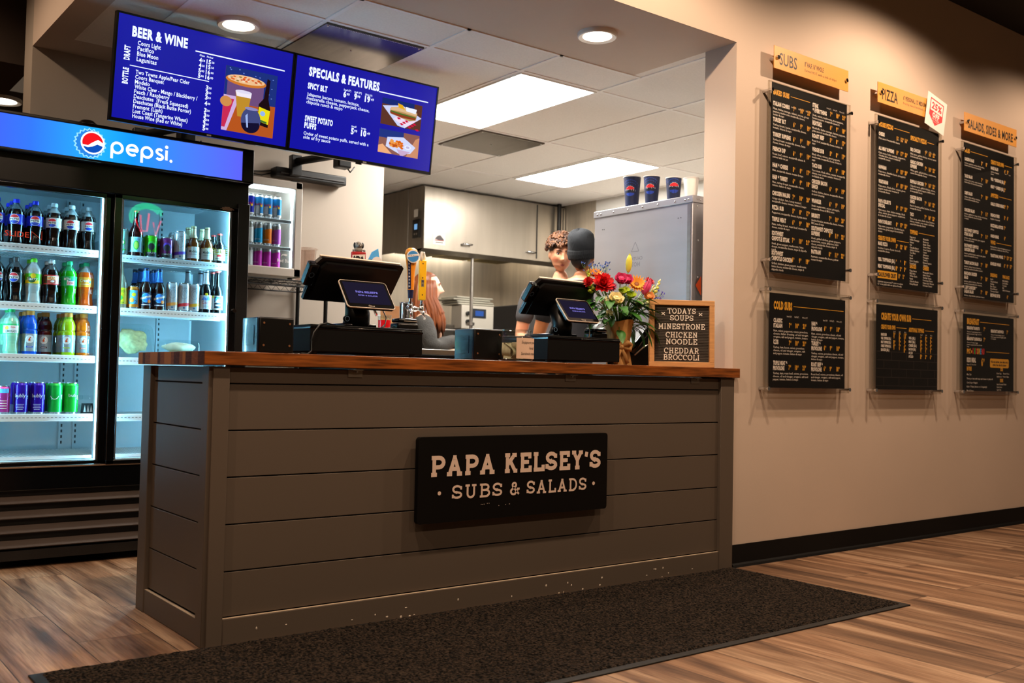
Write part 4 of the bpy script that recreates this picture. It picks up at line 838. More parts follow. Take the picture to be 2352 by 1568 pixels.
m = M(); m.T = FR((.062, 1.885, LZ[3])); m.prism([(0, 0), (.06, 0), (.055, .05), (.005, .05)], -.01, 0, blackm); zz = mat('pusher_white', '#d8dcde', .4)
for k in range(3): m.flat([(.012+k*.015, .008), (.024+k*.015, .008), (.018+k*.015, .042)], zz, .0006)
m.obj('pusher', t, label='black spring pusher with pale triangles')
# salad clamshells
leaf = mat('lettuce', '#cfd6a0', .5, noise=(60, .25), sss=.2); leaf2 = mat('white_tortilla', '#ddd9bd', .6, noise=(30, .12)); shell = pane('clamshell_plastic', (.92, .95, .95), 1.5, .03)
t = thing('salad_clamshell', 'clear clamshell of pale salad leaning up against the cooler stile', 'food box', (.32, 1.95, RZ[2]))
m = M(); m.T = Matrix.Translation((.318, 1.93, RZ[2]+.088)) @ Matrix.Rotation(radians(68), 4, 'X')
m.prism(rrect(-.1, -.085, .1, .085, .02), -.03, -.028, shell); m.prism(rrect(-.095, -.08, .095, .08, .03), .03, .032, shell)
q = rrect(-.1, -.085, .1, .085, .02); q2 = rrect(-.095, -.08, .095, .08, .03)
m.add([(*p, -.028) for p in q]+[(*p, .03) for p in q2], [(i, (i+1) % len(q), len(q)+(i+1) % len(q), len(q)+i) for i in range(len(q))], shell, True); m.obj('clamshell', t)
m = M(); m.T = Matrix.Translation((.31, 1.93, RZ[2]+.085)) @ Matrix.Rotation(radians(68), 4, 'X'); random.seed(4)
def lump(p): k = 1+.10*sin(5*p[0]+3*p[2])*cos(4*p[1])+.05*sin(11*p[0]+9*p[1]); return (p[0]*k, p[1]*k, p[2]*k)
m.ell((0, 0, 0), (.082, .068, .026), leaf, 24, 16, lump); m.obj('salad', t)
t = thing('wrap_tray', 'clear tray of rolled wraps lying at the right on the third shelf', 'food box', (.56, 1.95, RZ[2]))
m = M(); m.rbox((.46, 1.88, RZ[2]-.008), (.665, 2.03, RZ[2]+.02), shell, .008); m.rbox((.465, 1.885, RZ[2]+.022), (.66, 2.025, RZ[2]+.1), shell, .02); m.box((.45, 1.875, RZ[2]+.019), (.69, 2.035, RZ[2]+.022), shell); m.obj('clamshell', t)
for k, zz in enumerate((.012, .055)):
    m = M(); m.ell((.56, 1.94, RZ[2]+zz+.008), (.085, .04, .024), leaf2, 18, 12, lump); m.obj('wrap', t)
# ================================================================ MINI FRIDGE ON A WIRE RACK
white_p = mat('fridge_white', '#cfc6bb', .35); rb_light = glow('mini_fridge_glow', (.8, .93, 1), 18.)
t = thing('mini_fridge', 'small white glass-door can fridge standing on a black wire rack', 'fridge', (1.13, 2.3, 1.49))
X0, X1, Y0, Y1, Z0, Z1 = .915, 1.335, 2.13, 2.50, 1.50, 2.068
m = M(); m.box((X0, Y0+.035, Z0), (X1, Y1, Z0+.04), white_p); m.box((X0, Y0+.035, Z1-.03), (X1, Y1, Z1), white_p); m.box((X0, Y0+.035, Z0+.04), (X0+.035, Y1, Z1-.03), white_p); m.box((X1-.035, Y0+.035, Z0+.04), (X1, Y1, Z1-.03), white_p); m.box((X0+.035, Y1-.03, Z0+.04), (X1-.035, Y1, Z1-.03), white_p); m.obj('cabinet', t)
m = M(); m.rbox((X0, Y0, Z0), (X0+.036, Y0+.034, Z1), white_p, .005); m.rbox((X1-.046, Y0, Z0), (X1, Y0+.034, Z1), white_p, .005); m.rbox((X0, Y0, Z1-.045), (X1, Y0+.034, Z1), white_p, .005); m.rbox((X0, Y0, Z0), (X1, Y0+.034, Z0+.052), white_p, .005)
d = m.obj('door', t); M().box((X0+.034, Y0+.012, Z0+.05), (X1-.044, Y0+.016, Z1-.043), gl).obj('glass', d)
m = M(); m.T = FR((1.19, Y0+.0115, 1.585)); m.text('Red Bull', 0, 0, .02, pap_w, w=.085, bold=.02); m.flat([(.02, .03), (.035, .042), (.055, .036), (.065, .046), (.05, .05), (.03, .048)], pap_w); m.obj('glass_print', d)
M().rbox((X1-.075, Y0+.002, Z1), (X1-.02, Y0+.03, Z1+.006), blackm, .002).obj('hinge_cap', t)
M().box((X0+.04, Y0+.045, Z1-.058), (X1-.07, Y0+.075, Z1-.032), rb_light).obj('light_strip', t); M().box((X1-.047, Y0+.045, Z0+.06), (X1-.037, Y0+.06, Z1-.06), rb_light).obj('light_strip', t)
for z in (1.840, 1.678):
    m = M(); m.rbox((X0+.037, Y0+.035, z-.02), (X1-.05, Y0+.04, z), alu, .002)
    for k in range(20): m.box((X0+.04+k*.0165, Y0+.04, z-.006), (X0+.044+k*.0165, Y1-.035, z-.003), cwire)
    m.obj('shelf', t)
for x in (X0+.04, X1-.04):
    for y in (Y0+.06, Y1-.05): M().cyl((x, y, Z0-.012), (x, y, Z0), .015, blackm, n=10).obj('foot', t)
def rb(name, top, low, tilt=True, word='#d3202a'):
    tm, lm = mat('energy_'+name+'_a', top, .28, .3), mat('energy_'+name+'_b', low, .28, .3)
    def f(m):
        if tilt: m.flat([(-.03, .02), (-.001, .02), (-.001, .068), (-.03, .068)], lm, .0003); m.flat([(.003, .02), (.03, .02), (.03, .068), (.003, .068)], tm, .0003); m.rect(-.0385, .066, .0385, .118, tm, .0002)
        else: m.rect(-.0385, .014, .0385, .09, lm, .0002); m.flat([(-.0385, .09), (.0385, .09), (.0385, .105), (-.0385, .092)], lm, .0003)
        if tilt: m.text('Red Bull', -.002, .07, .013, mat('energy_word_red', word, .5), w=.044, al='c', bold=.02, z=.0006); m.disc(.012, .066, .007, gy, .0007, n=10); m.rect(.004, .016, .03, .024, pap_w, .0006)
        else: m.text('EDITION', -.012, .03, .007, pap_w, w=.03, al='c', z=.0006, res=1)
    return can('energy_'+name, '#c3c8cc', f, h=.135, r=.0265, metal=.6)
E_ = {k: rb(*v) for k, v in dict(blue=('blue', '#1222a8', '#c3c8d0'), sf=('light_blue', '#1b7fc4', '#c3c8d0'), navy=('deep_blue', '#1336c8', '#1336c8', False), white=('white', '#dfe3e6', '#dfe3e6', False), sea=('sea_blue', '#1399cf', '#1399cf', False), amber=('amber', '#f07a14', '#f07a14', False), plum=('violet', '#b24fc0', '#b24fc0', False), mag=('magenta', '#c42bb0', '#c42bb0', False)).items()}
def ecans(kinds, z, row_):
    cnt = {}
    for i, k in enumerate(kinds):
        nm = dict(blue='dark blue and silver', sf='light blue and silver', navy='plain deep blue', white='plain white', sea='plain sea-blue', amber='plain orange', plum='plain violet', mag='magenta')[k]
        E_[k].put((.985+i*.0565, 2.215, z), -.25+random.uniform(-.2, .2), f'{["first", "second", "third", "fourth", "fifth"][i]} energy can from left, {nm}, {row_} mini-fridge shelf', 'energy drink cans in the mini fridge')
ecans(('blue', 'blue', 'sf', 'sf', 'sf'), 1.8425, 'top'); ecans(('navy', 'white', 'sea', 'amber', 'plum'), 1.6805, 'middle'); ecans(('navy', 'white', 'mag', 'mag', 'mag'), 1.545, 'bottom')
# rack
bw = mat('rack_black', '#0c0b0b', .4, .3)
t = thing('wire_rack', 'black wire shelving rack that carries the mini fridge and pitcher', 'rack', (1.35, 2.3, 0))
def rack_shelf(z):
    m = M(); x0, x1, y0, y1 = .87, 1.50, 2.12, 2.505
    for (a, b) in (((x0, y0), (x1, y0)), ((x0, y1), (x1, y1)), ((x0, y0), (x0, y1)), ((x1, y0), (x1, y1))):
        for dz in (0, -.034): m.cyl((*a, z+dz), (*b, z+dz), .0042, bw, n=6)
        L = sqrt((b[0]-a[0])**2+(b[1]-a[1])**2); k = int(L/.03)
        pts = [(a[0]+(b[0]-a[0])*i/k, a[1]+(b[1]-a[1])*i/k, z-(.034 if i % 2 else 0)) for i in range(k+1)]
        m.tube(pts, .0022, bw, 5)
    for k in range(1, 23): x = x0+(x1-x0)*k/23; m.cyl((x, y0, z+.003), (x, y1, z+.003), .0018, bw, n=5)
    for y in (y0+.13, y0+.27): m.cyl((x0, y, z-.004), (x1, y, z-.004), .003, bw, n=6)
    m.obj('wire_shelf', t)
for z in (1.48, .85, .3): rack_shelf(z)
for x in (.87, 1.50):
    for y in (2.12, 2.505):
        m = M(); m.cyl((x, y, 0), (x, y, 1.5), .0125, bw, n=12)
        for k in range(28): m.cyl((x, y, .1+k*.05), (x, y, .103+k*.05), .0133, bw, n=12)
        m.obj('post', t)
tag(M().tube([(1.0, 2.522, 1.6), (1.005, 2.522, 1.42), (1.0, 2.522, 1.3), (1.03, 2.522, 1.1), (1.05, 2.522, .9), (1.05, 2.522, .4)], .004, blackm, 6).obj('power_cable'), 'thin black cable hanging down the wall below the mini fridge', 'cable')
# pitcher on the rack
pp = pane('pitcher_plastic', (.86, .8, .77), 1.5, .03); pr_ = mat('pitcher_liquid_tint', '#b98a80', .3)
t = thing('beer_pitcher', 'clear plastic pitcher leaning behind the left register on the rack', 'pitcher', (1.42, 2.25, 1.485))
m = M(); m.lathe([(0, .002), (.05, 0), (.058, .01), (.068, .2), (.074, .205), (.071, .208), (.066, .2), (.055, .012), (0, .008)], pp, 28, (1.42, 2.25, 1.4865)); m.obj('jug', t)
M().tube([(1.36, 2.25, 1.66), (1.345, 2.25, 1.66), (1.342, 2.25, 1.6), (1.345, 2.25, 1.53), (1.365, 2.25, 1.53)], .009, pp, 8).obj('handle', t)
M().lathe([(.075, .2), (.079, .203), (.075, .207)], pane('pitcher_rim', (.9, .85, .82), 1.7), 28, (1.42, 2.25, 1.4865)).obj('rim', t)

# ================================================================ MENU SCREENS
def screen_mat(name, u0):
    m = bpy.data.materials.new(name); m.use_nodes = True; nt = m.node_tree; nt.nodes.clear(); N = nt.nodes; L = nt.links
    em = N.new('ShaderNodeEmission'); em.inputs[0].default_value = (*lin('#10109c'), 1); em.inputs[1].default_value = 1.0
    gl_ = N.new('ShaderNodeBsdfGlossy'); gl_.inputs['Roughness'].default_value = .25; gl_.inputs[0].default_value = (.05, .05, .05, 1)
    a = N.new('ShaderNodeAddShader'); o = N.new('ShaderNodeOutputMaterial'); L.new(em.outputs[0], a.inputs[0]); L.new(gl_.outputs[0], a.inputs[1]); L.new(a.outputs[0], o.inputs[0]); return m
scr = screen_mat('screen_blue', 0); bez = mat('screen_bezel', '#0a0a0a', .3); tw = glow('screen_white', '#dfe8ff', 1.15)
def G(h, s=1.0): return glow('screen_'+h.strip('#'), h, s)
yaw, tilt = .016, -.134
ux = Vector((cos(yaw), sin(yaw), 0)); un = Vector((-sin(yaw), cos(yaw), 0)); uy = Vector((0, 0, 1))*cos(tilt)+un*sin(tilt); 
C0 = Vector((.951, 1.5, 2.354)); WT, HT = .903, .507
def tv(cx_off, name, label):
    o = C0+ux*(cx_off-WT/2)-uy*HT/2
    t = thing('menu_screen', label, 'screen', tuple(C0+ux*cx_off), 'digital menu screens over the counter')
    F = FR(o, ux, uy); n = F.col[2].to_3d()
    m = M(); m.T = F; b = .009; m.box((0, 0, -.03), (WT, HT, 0), bez); m.box((0, 0, 0), (b, HT, .006), bez); m.box((WT-b, 0, 0), (WT, HT, .006), bez); m.box((0, HT-b, 0), (WT, HT, .006), bez); m.box((0, 0, 0), (WT, .016, .006), bez); m.rbox((.1, .06, -.07), (WT-.1, HT-.12, -.03), bez, .01); m.obj('housing', t)
    s = M(); s.T = F; s.rect(b, .016, WT-b, HT-b, scr, .002)
    w = WT-2*b; h = HT-.016-b
    def R(u, v): return b+u*w, HT-b-v*h
    return t, s, R, w, h, F
t1, s, R, w, h, F1 = tv(-WT/2-.002, 'a', 'left menu screen headed BEER & WINE with a photo of beer and wine')
def T(s, R, txt, u, v, hh, ww, bold=.02, m=tw, al='l', xs=.8): x, y = R(u, v); s.text(txt, x, y, hh, m, w=ww, al=al, bold=bold, z=.0026, xs=xs)
T(s, R, 'BEER & WINE', .075, .19, .046, .265, .05)
x, y = R(.42, .2); s.rect(x, y-.003, R(.955, 0)[0], y+.003, tw, .0026)
for i, (a, ww) in enumerate((('Coors Light', .108), ('Pacifico', .078), ('Blue Moon', .1), ('Lagunitas', .094))): T(s, R, a, .108, .265+i*.052, .021, ww)
for i, a in enumerate(('4', '4', '5', '5')):
    T(s, R, a, .445, .3+i*.052, .021, .013, .04); T(s, R, '50' if i < 2 else '00', .462, .29+i*.052, .01, .014); T(s, R, ('15', '15', '16', '16')[i], .487, .3+i*.052, .021, .022, .04); T(s, R, '50' if i < 2 else '00', .516, .29+i*.052, .01, .014)
T(s, R, 'Glass', .445, .24, .009, .026); T(s, R, 'Pitcher', .487, .24, .009, .033)
x, y = R(.075, .475); s.rect(x, y-.002, R(.51, 0)[0], y+.002, tw, .0026)
BT = (('Two Towns Apple/Pear Cider', .26), ('Coors Banquet', .136), ('Modelo', .07), ('White Claw - Mango / Blackberry /', .305), ('Peach / Raspberry', .168), ('Deschutes  (Fresh Squeezed)', .262), ('Deschutes (Black Butte Porter)', .278), ('Fremont (Lush)', .14), ('Lost Coast (Tangerine Wheat)', .265), ('House Wine (Red or White)', .24))
for i, (a, ww) in enumerate(BT): T(s, R, a, .108, .545+i*.0475, .0195, ww)
for v, p in ((.555, '3'), (.605, '3'), (.655, '3'), (.715, '4'), (.785, '3'), (.835, '3'), (.88, '3'), (.925, '3'), (.97, '5')):
    T(s, R, p, .495, v+.005, .021, .013, .04); T(s, R, '50' if p == '3' else '00', .512, v-.005, .01, .014)
for txt, u, v, ww in (('DRAFT', .07, .43, .067), ('BOTTLE', .07, .66, .075)):
    k = M(); x, y = R(u, v); k.T = F1 @ Matrix.Translation((x, y, .0026)) @ Matrix.Rotation(pi/2, 4, 'Z'); k.text(txt, 0, 0, .026, tw, w=ww, bold=.05); b0 = len(s.v); s.v += k.v; s.f += [tuple(b0+i for i in f) for f in k.f]; s.mi += [s.slot(tw)]*len(k.f); s.sm += k.sm
# still-life picture on the screen
U0, V0, U1, V1 = .60, .27, .915, .935
def PR(a, b): return R(U0+(U1-U0)*a, V0+(V1-V0)*b)
def PF(s, pts, c, z): s.flat([PR(*p) for p in pts][::-1] if False else [PR(*p) for p in pts], G(c), z)
def el(cx_, cy_, rx, ry, a0=0, a1=360, n=20): return [(cx_+rx*cos(radians(a0-(a0-a1)*i/n)), cy_-ry*sin(radians(a0-(a0-a1)*i/n))) for i in range(n+(0 if abs(a1-a0) >= 360 else 1))]
def rc(a, b, c, d): return [(a, d), (c, d), (c, b), (a, b)]
PF(s, rc(0, 0, 1, 1), '#b0521e', .003); PF(s, rc(0, 0, 1, .5), '#1c2f78', .0034); PF(s, rc(.05, .15, .75, .55), '#6a4a78', .0038); PF(s, [(0, 1), (.1, 1), (.3, .45), (0, .45)], '#c9a9d6', .0042); PF(s, [(0, .95), (.06, .95), (.2, .5), (0, .5)], '#c22a52', .0044); PF(s, el(.05, .55, .11, .08), '#c98a4a', .0046)
random.seed(2)
for k in range(26): a, b_ = random.uniform(.05, .95), random.uniform(.02, .4); PF(s, el(a, b_, .015, .01, n=6), '#5f78c8', .0036)
PF(s, el(.4, .19, .39, .085), '#c8742a', .0046); PF(s, el(.4, .17, .36, .065), '#e6b98a', .005)
for k in range(30):
    a = random.uniform(0, 6.28); q = sqrt(random.random()); PF(s, el(.4+.33*q*cos(a), .17+.05*q*sin(a), .03, .012, n=7), random.choice(('#d95a1c', '#c2401a', '#e9d0b0', '#8a7a3a')), .0052)
PF(s, [(.28, .75), (.46, .75), (.52, .36), (.21, .36)], '#b9882a', .0056); PF(s, [(.24, .44), (.51, .44), (.52, .36), (.21, .36)], '#e8e2ee', .006); PF(s, el(.365, .36, .155, .025), '#d8d4ea', .0062)
PF(s, [(.66, .82), (.88, .85), (.9, .55), (.85, .4), (.86, .1), (.8, .08), (.76, .4), (.67, .5)], '#1c0c12', .0064); PF(s, [(.66, .76), (.88, .8), (.9, .58), (.68, .54)], '#e3d418', .0068); PF(s, el(.76, .64, .05, .04), '#8fb0e8', .007); PF(s, [(.72, .77), (.85, .79), (.85, .76), (.72, .74)], '#3f6a2a', .007)
PF(s, el(.54, .78, .19, .2), '#41487a', .0072); PF(s, el(.54, .84, .18, .14, 180, 360)+[(.7, .8)], '#14102e', .0076); PF(s, el(.54, .6, .13, .025), '#8a86b8', .008); PF(s, [(.43, .72), (.47, .9), (.5, .9), (.47, .68)], '#9ab0e6', .008)
s.obj('screen', t1)
m = M(); m.T = F1; m.rbox((WT*.52, .004, .006), (WT*.545, .011, .007), mat('badge_pale', '#c9c2b0', .4), .0005); m.obj('badge', t1)
t2, s, R, w, h, F2 = tv(WT/2+.002, 'b', 'right menu screen headed SPECIALS & FEATURES with two food photos')
T(s, R, 'SPECIALS & FEATURES', .085, .185, .046, .43, .05); x, y = R(.57, .19); s.rect(x, y-.003, R(.94, 0)[0], y+.003, tw, .0026)
T(s, R, 'SPICY BLT', .085, .325, .03, .115, .05); T(s, R, 'SWEET POTATO', .085, .68, .03, .165, .05); T(s, R, 'PUFFS', .085, .755, .03, .07, .05)
for i, (a, ww) in enumerate((('Jalapeno bacon, tomato, lettuce,', .315), ('mozzarella cheese, pepperjack cheese,', .38), ('chipotle ranch & mayo', .215))): T(s, R, a, .085, .405+i*.042, .018, ww, .012)
for i, (a, ww) in enumerate((('Order of sweet potato puffs, served with a', .395), ('side of fry sauce', .16))): T(s, R, a, .085, .83+i*.042, .018, ww, .012)
for u, lab, a, b_ in ((.325, 'Small (5")', '6', '99'), (.40, 'Half (8")', '9', '99'), (.475, 'Whole (16")', '19', '49')): T(s, R, lab, u, .265, .01, .045); T(s, R, a, u, .335, .032, .017*len(a), .05); T(s, R, b_, u+.022*len(a), .312, .013, .018, .03)
for u, lab, a, b_ in ((.40, 'Small', '5', '99'), (.47, 'Large', '10', '49')): T(s, R, lab, u, .65, .01, .03); T(s, R, a, u, .725, .032, .017*len(a), .05); T(s, R, b_, u+.022*len(a), .7, .013, .018, .03)
U0, V0, U1, V1 = .60, .245, .90, .545
PF(s, rc(0, 0, 1, 1), '#5a3328', .003); PF(s, rc(0, 0, .8, .22), '#182a6e', .0034); PF(s, [(.02, .3), (.5, .15), (1, .5), (.6, 1), (.42, .95)], '#c6cdf0', .0038); PF(s, [(.3, .72), (.62, .95), (.9, .62), (.5, .45)], '#e9d6ea', .0042)
for i in range(5):
    for j in range(4):
        if (i+j) % 2: a, b_ = .34+i*.1+j*.04, .55+j*.1+i*.03; PF(s, [(a, b_), (a+.05, b_+.06), (a+.11, b_+.03), (a+.06, b_-.03)], '#c8143c', .0046)
PF(s, [(.2, .35), (.45, .25), (.88, .38), (.86, .62), (.7, .7), (.22, .55)], '#b58a58', .005); PF(s, [(.2, .44), (.45, .5), (.86, .52), (.84, .62), (.5, .62), (.21, .53)], '#8a3a20', .0054); PF(s, [(.22, .42), (.5, .46), (.85, .5), (.85, .54), (.5, .52), (.22, .47)], '#4a6a2a', .0058); PF(s, [(.22, .3), (.5, .2), (.88, .34), (.86, .46), (.5, .4), (.2, .4)], '#d6b184', .0056); PF(s, [(.58, .18), (.86, .2), (.84, .38), (.6, .34)], '#e6e9fa', .006); PF(s, [(.38, .1), (.5, .14), (.56, .3), (.4, .26)], '#e0a818', .006)
U0, V0, U1, V1 = .60, .60, .90, .87
PF(s, rc(0, 0, 1, 1), '#8a5a50', .003); PF(s, rc(0, 0, .6, .35), '#22347e', .0034); PF(s, [(0, 1), (.35, 1), (.1, .62), (0, .7)], '#e8a878', .0036); PF(s, [(.7, 1), (1, 1), (1, .1), (.9, .2)], '#c98a68', .0036); PF(s, [(.2, .3), (.6, .2), (.92, .55), (.8, .85), (.55, .95), (.18, .7)], '#cdd4f6', .004); PF(s, [(.45, .75), (.8, .78), (.62, 1), (.55, 1)], '#c6a6c8', .0044)
for k in range(34): PF(s, el(random.uniform(.28, .6), random.uniform(.4, .68), .04, .05, n=7), random.choice(('#d96a1c', '#b8501a', '#e89a4a')), .0048+k*.00001)
PF(s, el(.72, .6, .08, .09), '#e9ecfa', .0056); PF(s, el(.72, .6, .05, .05), '#b9b4d8', .006)
s.obj('screen', t2)
m = M(); m.T = F2; m.rbox((WT*.5, .004, .006), (WT*.525, .011, .007), MATS['badge_pale'], .0005); m.rbox((WT*.46, -.008, -.012), (WT*.5, 0, -.004), blackm, .002); m.obj('badge', t2)
# wall mounts: long black plate, arm, bracket
arm_m = mat('mount_black', '#100f0f', .4, .3)
def mount(x0, x1, tvx, z, lab):
    t = thing('screen_mount', lab, 'mount', ((x0+x1)/2, 2.5, z), 'black arms holding the menu screens'); 
    m = M(); m.rbox((x0, 2.44, z-.03), (x1, 2.5295, z+.03), arm_m, .008); m.rbox((x0+.03, 2.432, z-.012), (x1-.02, 2.44, z-.002), mat('mount_rib', '#2b2725', .35, .3), .002); m.obj('wall_plate', t)
    xm = x0+.12
    m = M(); m.rbox((xm-.035, 2.40, z-.02), (xm+.035, 2.45, z+.11), arm_m, .006); m.tube([(xm, 2.42, z+.07), (xm+.16, 2.1, z+.09), (tvx, 1.72, z+.12)], .025, arm_m, 8); m.rbox((xm+.11, 2.06, z+.0), (xm+.2, 2.14, z+.12), arm_m, .01); m.rbox((tvx-.12, 1.69, z+.0), (tvx+.12, 1.735, z+.19), arm_m, .006); m.cyl((tvx, 1.71, z+.12), (tvx, 1.648, z+.14), .03, arm_m, n=12); m.obj('arm', t)
    m = M(); m.box((tvx-.2, 1.625, z+.0), (tvx-.17, 1.636, z+.3), arm_m); m.box((tvx+.17, 1.625, z+.0), (tvx+.2, 1.636, z+.3), arm_m); m.box((tvx-.2, 1.636, z+.10), (tvx+.2, 1.647, z+.16), arm_m); m.obj('bracket', t)
    M().tube([(xm+.18, 2.1, z+.02), (xm+.2, 2.08, z-.02), (xm+.24, 2.1, z+.02)], .005, arm_m, 6).obj('cable_loop', t)
mount(1.30, 1.79, 1.40, 2.185, 'black wall mount with a long plate below the right menu screen')
mount(.34, .80, .52, 2.19, 'black wall mount below the left menu screen, behind the cooler')
for dz, lab in ((0, 'upper of two black cables running along the wall behind the mini fridge'), (.012, 'lower of two black cables running along the wall behind the mini fridge')):
    tag(M().tube([(1.32, 2.515, 2.20-dz), (1.24, 2.52, 2.185-dz*2), (1.15, 2.52, 2.175-dz*1), (1.05, 2.52, 2.13-dz*5), (.95, 2.52, 2.08-dz*4), (.7, 2.52, 2.05)], .004, blackm, 6).obj('wall_cable'), lab, 'cable', 'black cables on the back wall')
# ================================================================ ON THE COUNTER
CT = 1.0035
pb = mat('register_black', '#060606', .35, spec=.35); pg = mat('register_gloss', '#040405', .15, spec=.4); wht_edge = mat('register_edge', '#d8cbbb', .35); gloss_blue = mat('printer_glossy_end', '#0e2238', .22, coat=.35)
def drawer(x0, x1, y0, z1, lab):
    t = thing('cash_drawer', lab, 'cash drawer', ((x0+x1)/2, y0+.2, CT), 'black cash drawers under the registers')
    m = M(); m.rbox((x0, y0, CT+.014), (x1, y0+.40, z1), mat('drawer_black', '#050505', .6, spec=.12), .003); m.obj('housing', t)
    m = M(); m.rbox((x0-.002, y0-.002, z1-.018), (x1+.002, y0+.40, z1-.008), pg, .002); m.obj('lid_rim', t)
    for x in (x0+.03, x1-.03):
        for y in (y0+.03, y0+.37): M().cyl((x, y, CT), (x, y, CT+.015), .014, MATS['mat_rubber'], n=12).obj('foot', t)
drawer(.42, .92, .12, 1.121, 'wide black cash drawer under the left register'); drawer(1.585, 2.03, .12, 1.128, 'black cash drawer under the right register')
def register(cx, cy, cz, w, hh, yaw, tilt, dx, dy, dz, dw, dh, dyaw, dtilt, base, top, lab, ring_side):
    t = thing('register', lab, 'register', (base[0], base[1], top), 'countertop registers with customer displays')
    def frame(c, w, h, ya, ti):
        ux = Vector((cos(ya), sin(ya), 0)); un = Vector((-sin(ya), cos(ya), 0)); uy = Vector((0, 0, 1))*cos(ti)+un*sin(ti); return FR(Vector(c)-ux*w/2-uy*h/2, ux, uy)
    m = M(); m.T = frame((cx, cy, cz), w, hh, yaw, tilt)
    q = [(.0, 0), (w-.012, 0), (w, .02), (w+.008, hh-.012), (w-.006, hh), (.02, hh), (0, hh-.03)]
    m.prism(q, -.012, .006, pb); m.prism([(a*.9+.02, b*.86+.01) for a, b in q], .006, .022, pb); m.obj('main_screen', t)
    m = M(); m.T = frame((cx, cy, cz), w, hh, yaw, tilt); m.rbox((.012, hh-.004, -.013), (w-.008, hh+.003, -.002), wht_edge, .002); m.rbox((-.002, .03, -.013), (.003, hh-.03, -.003), mat('register_edge_dark', '#3a4656', .3), .001); m.obj('edge_trim', t)
    m = M(); m.T = frame((cx, cy, cz), w, hh, yaw, tilt); m.rbox((-.03, hh*.36, -.016), (.012, hh*.86, .022), pg, .008); m.disc(-.012, hh*.62, .012, mat('pad_ring', '#41566e', .3), .0226); m.disc(-.012, hh*.62, .009, pg, .0229); m.obj('card_slot', t)
    m = M(); m.T = frame((dx, dy, dz), dw, dh, dyaw, dtilt); m.prism(rrect(0, 0, dw, dh, .014), -.005, 0, wht_edge); m.prism(rrect(.002, .002, dw-.002, dh-.002, .014), -.014, -.005, pg); m.prism(rrect(.003, .003, dw-.003, dh-.003, .012), 0, .0015, pg); d = m.obj('customer_display', t)
    m = M(); m.T = frame((dx, dy, dz), dw, dh, dyaw, dtilt); m.rect(.014, .02, dw-.014, dh-.012, glow('display_dim_violet', '#241f33', .75), .0018)
    lv = glow('display_lettering', '#8d84ea', .8); m.slab("PAPA KELSEY'S", dw/2, dh*.53, .011, lv, w=dw*.46, wt=.24, al='c', z0=.0022); m.slab('SUBS & SALADS', dw/2, dh*.42, .007, lv, w=dw*.4, wt=.22, al='c', z0=.0022)
    m.text('Clover', dw/2, .006, .0085, mat('display_mark', '#c9b8a6', .4), w=.028, al='c', z=.002); m.obj('display_screen', d)
    m = M(); bx, by = base
    m.rbox((bx-.075, by-.02, top), (bx+.075, by+.2, top+.018), pg, .006)
    m.tube([(bx, by+.02, top+.012), (bx-.005, by+.0, top+.06), (bx, by+.03, dz-.02), (bx, by+.08, cz-.02)], [.055, .05, .042, .035], pb, 20); m.obj('stand', t)
    m = M(); m.tube([(bx-.062, by-.008, top+.035), (bx-.062, by-.02, top+.035)], .013, pg, 16); q = arc(0, 0, .0095, .0095, 0, 360, 18); vs, fs = ribbon(q, .0025); m.T = FR((bx-.062, by-.0212, top+.035)); m.add([(*p, 0) for p in vs], fs, mat('button_ring', '#8fb4d8', .3)); m.obj('power_button', t)
    return t
register(.705, .32, 1.315, .405, .20, .07, -.62, .703, .2, 1.255, .218, .146, 0., .68, (.70, .26), 1.121, 'left register with its black screen back and tilted customer display', 1)
register(1.825, .33, 1.318, .40, .20, .08, -.66, 1.831, .2, 1.256, .212, .142, .06, .7, (1.80, .27), 1.128, 'right register, its customer display tilted beside the flowers', 1)
def reader(x, y, z, lab):
    t = thing('card_reader', lab, 'card reader', (x, y, z), 'small black card readers on the cash drawers')
    M().rbox((x-.05, y-.03, z), (x+.05, y+.04, z+.03), pb, .008).obj('base', t); M().rbox((x-.045, y-.026, z+.032), (x+.05, y+.04, z+.05), pg, .008).obj('reader_head', t)
    M().box((x-.02, y-.0268, z+.038), (x+.045, y-.026, z+.0395), wht_edge).obj('slot_light', t)
reader(.92-.0, .26, 1.1215, 'black card reader at the right end of the left cash drawer'); reader(2.055-.05, .26, 1.1285, 'black card reader at the right end of the right cash drawer')
tag(M().tube([(.80, .24, 1.20), (.815, .235, 1.17), (.80, .22, 1.13), (.775, .21, 1.126), (.79, .23, 1.124), (.82, .25, 1.145), (.80, .26, 1.125), (.83, .24, 1.127), (.862, .25, 1.135)], .0025, blackm, 6).obj('reader_cable'), 'loose black cable tangled beside the left card reader', 'cable')
tag(M().tube([(1.93, .24, 1.2), (1.935, .23, 1.17), (1.925, .22, 1.14), (1.90, .2, 1.1315)], .003, mat('cable_pale', '#b9a894', .5), 6).obj('display_cable'), 'pale cable curling down from the right customer display', 'cable')
tag(M().tube([(.56, .2, 1.124), (.50, .14, 1.128), (.455, .112, 1.12), (.425, .10, 1.09), (.415, .098, 1.06), (.418, .1, 1.02), (.40, .095, 1.007), (.37, .09, 1.0075)], .0035, blackm, 6).obj('drawer_cable'), 'black cable draped over the left end of the left cash drawer', 'cable')
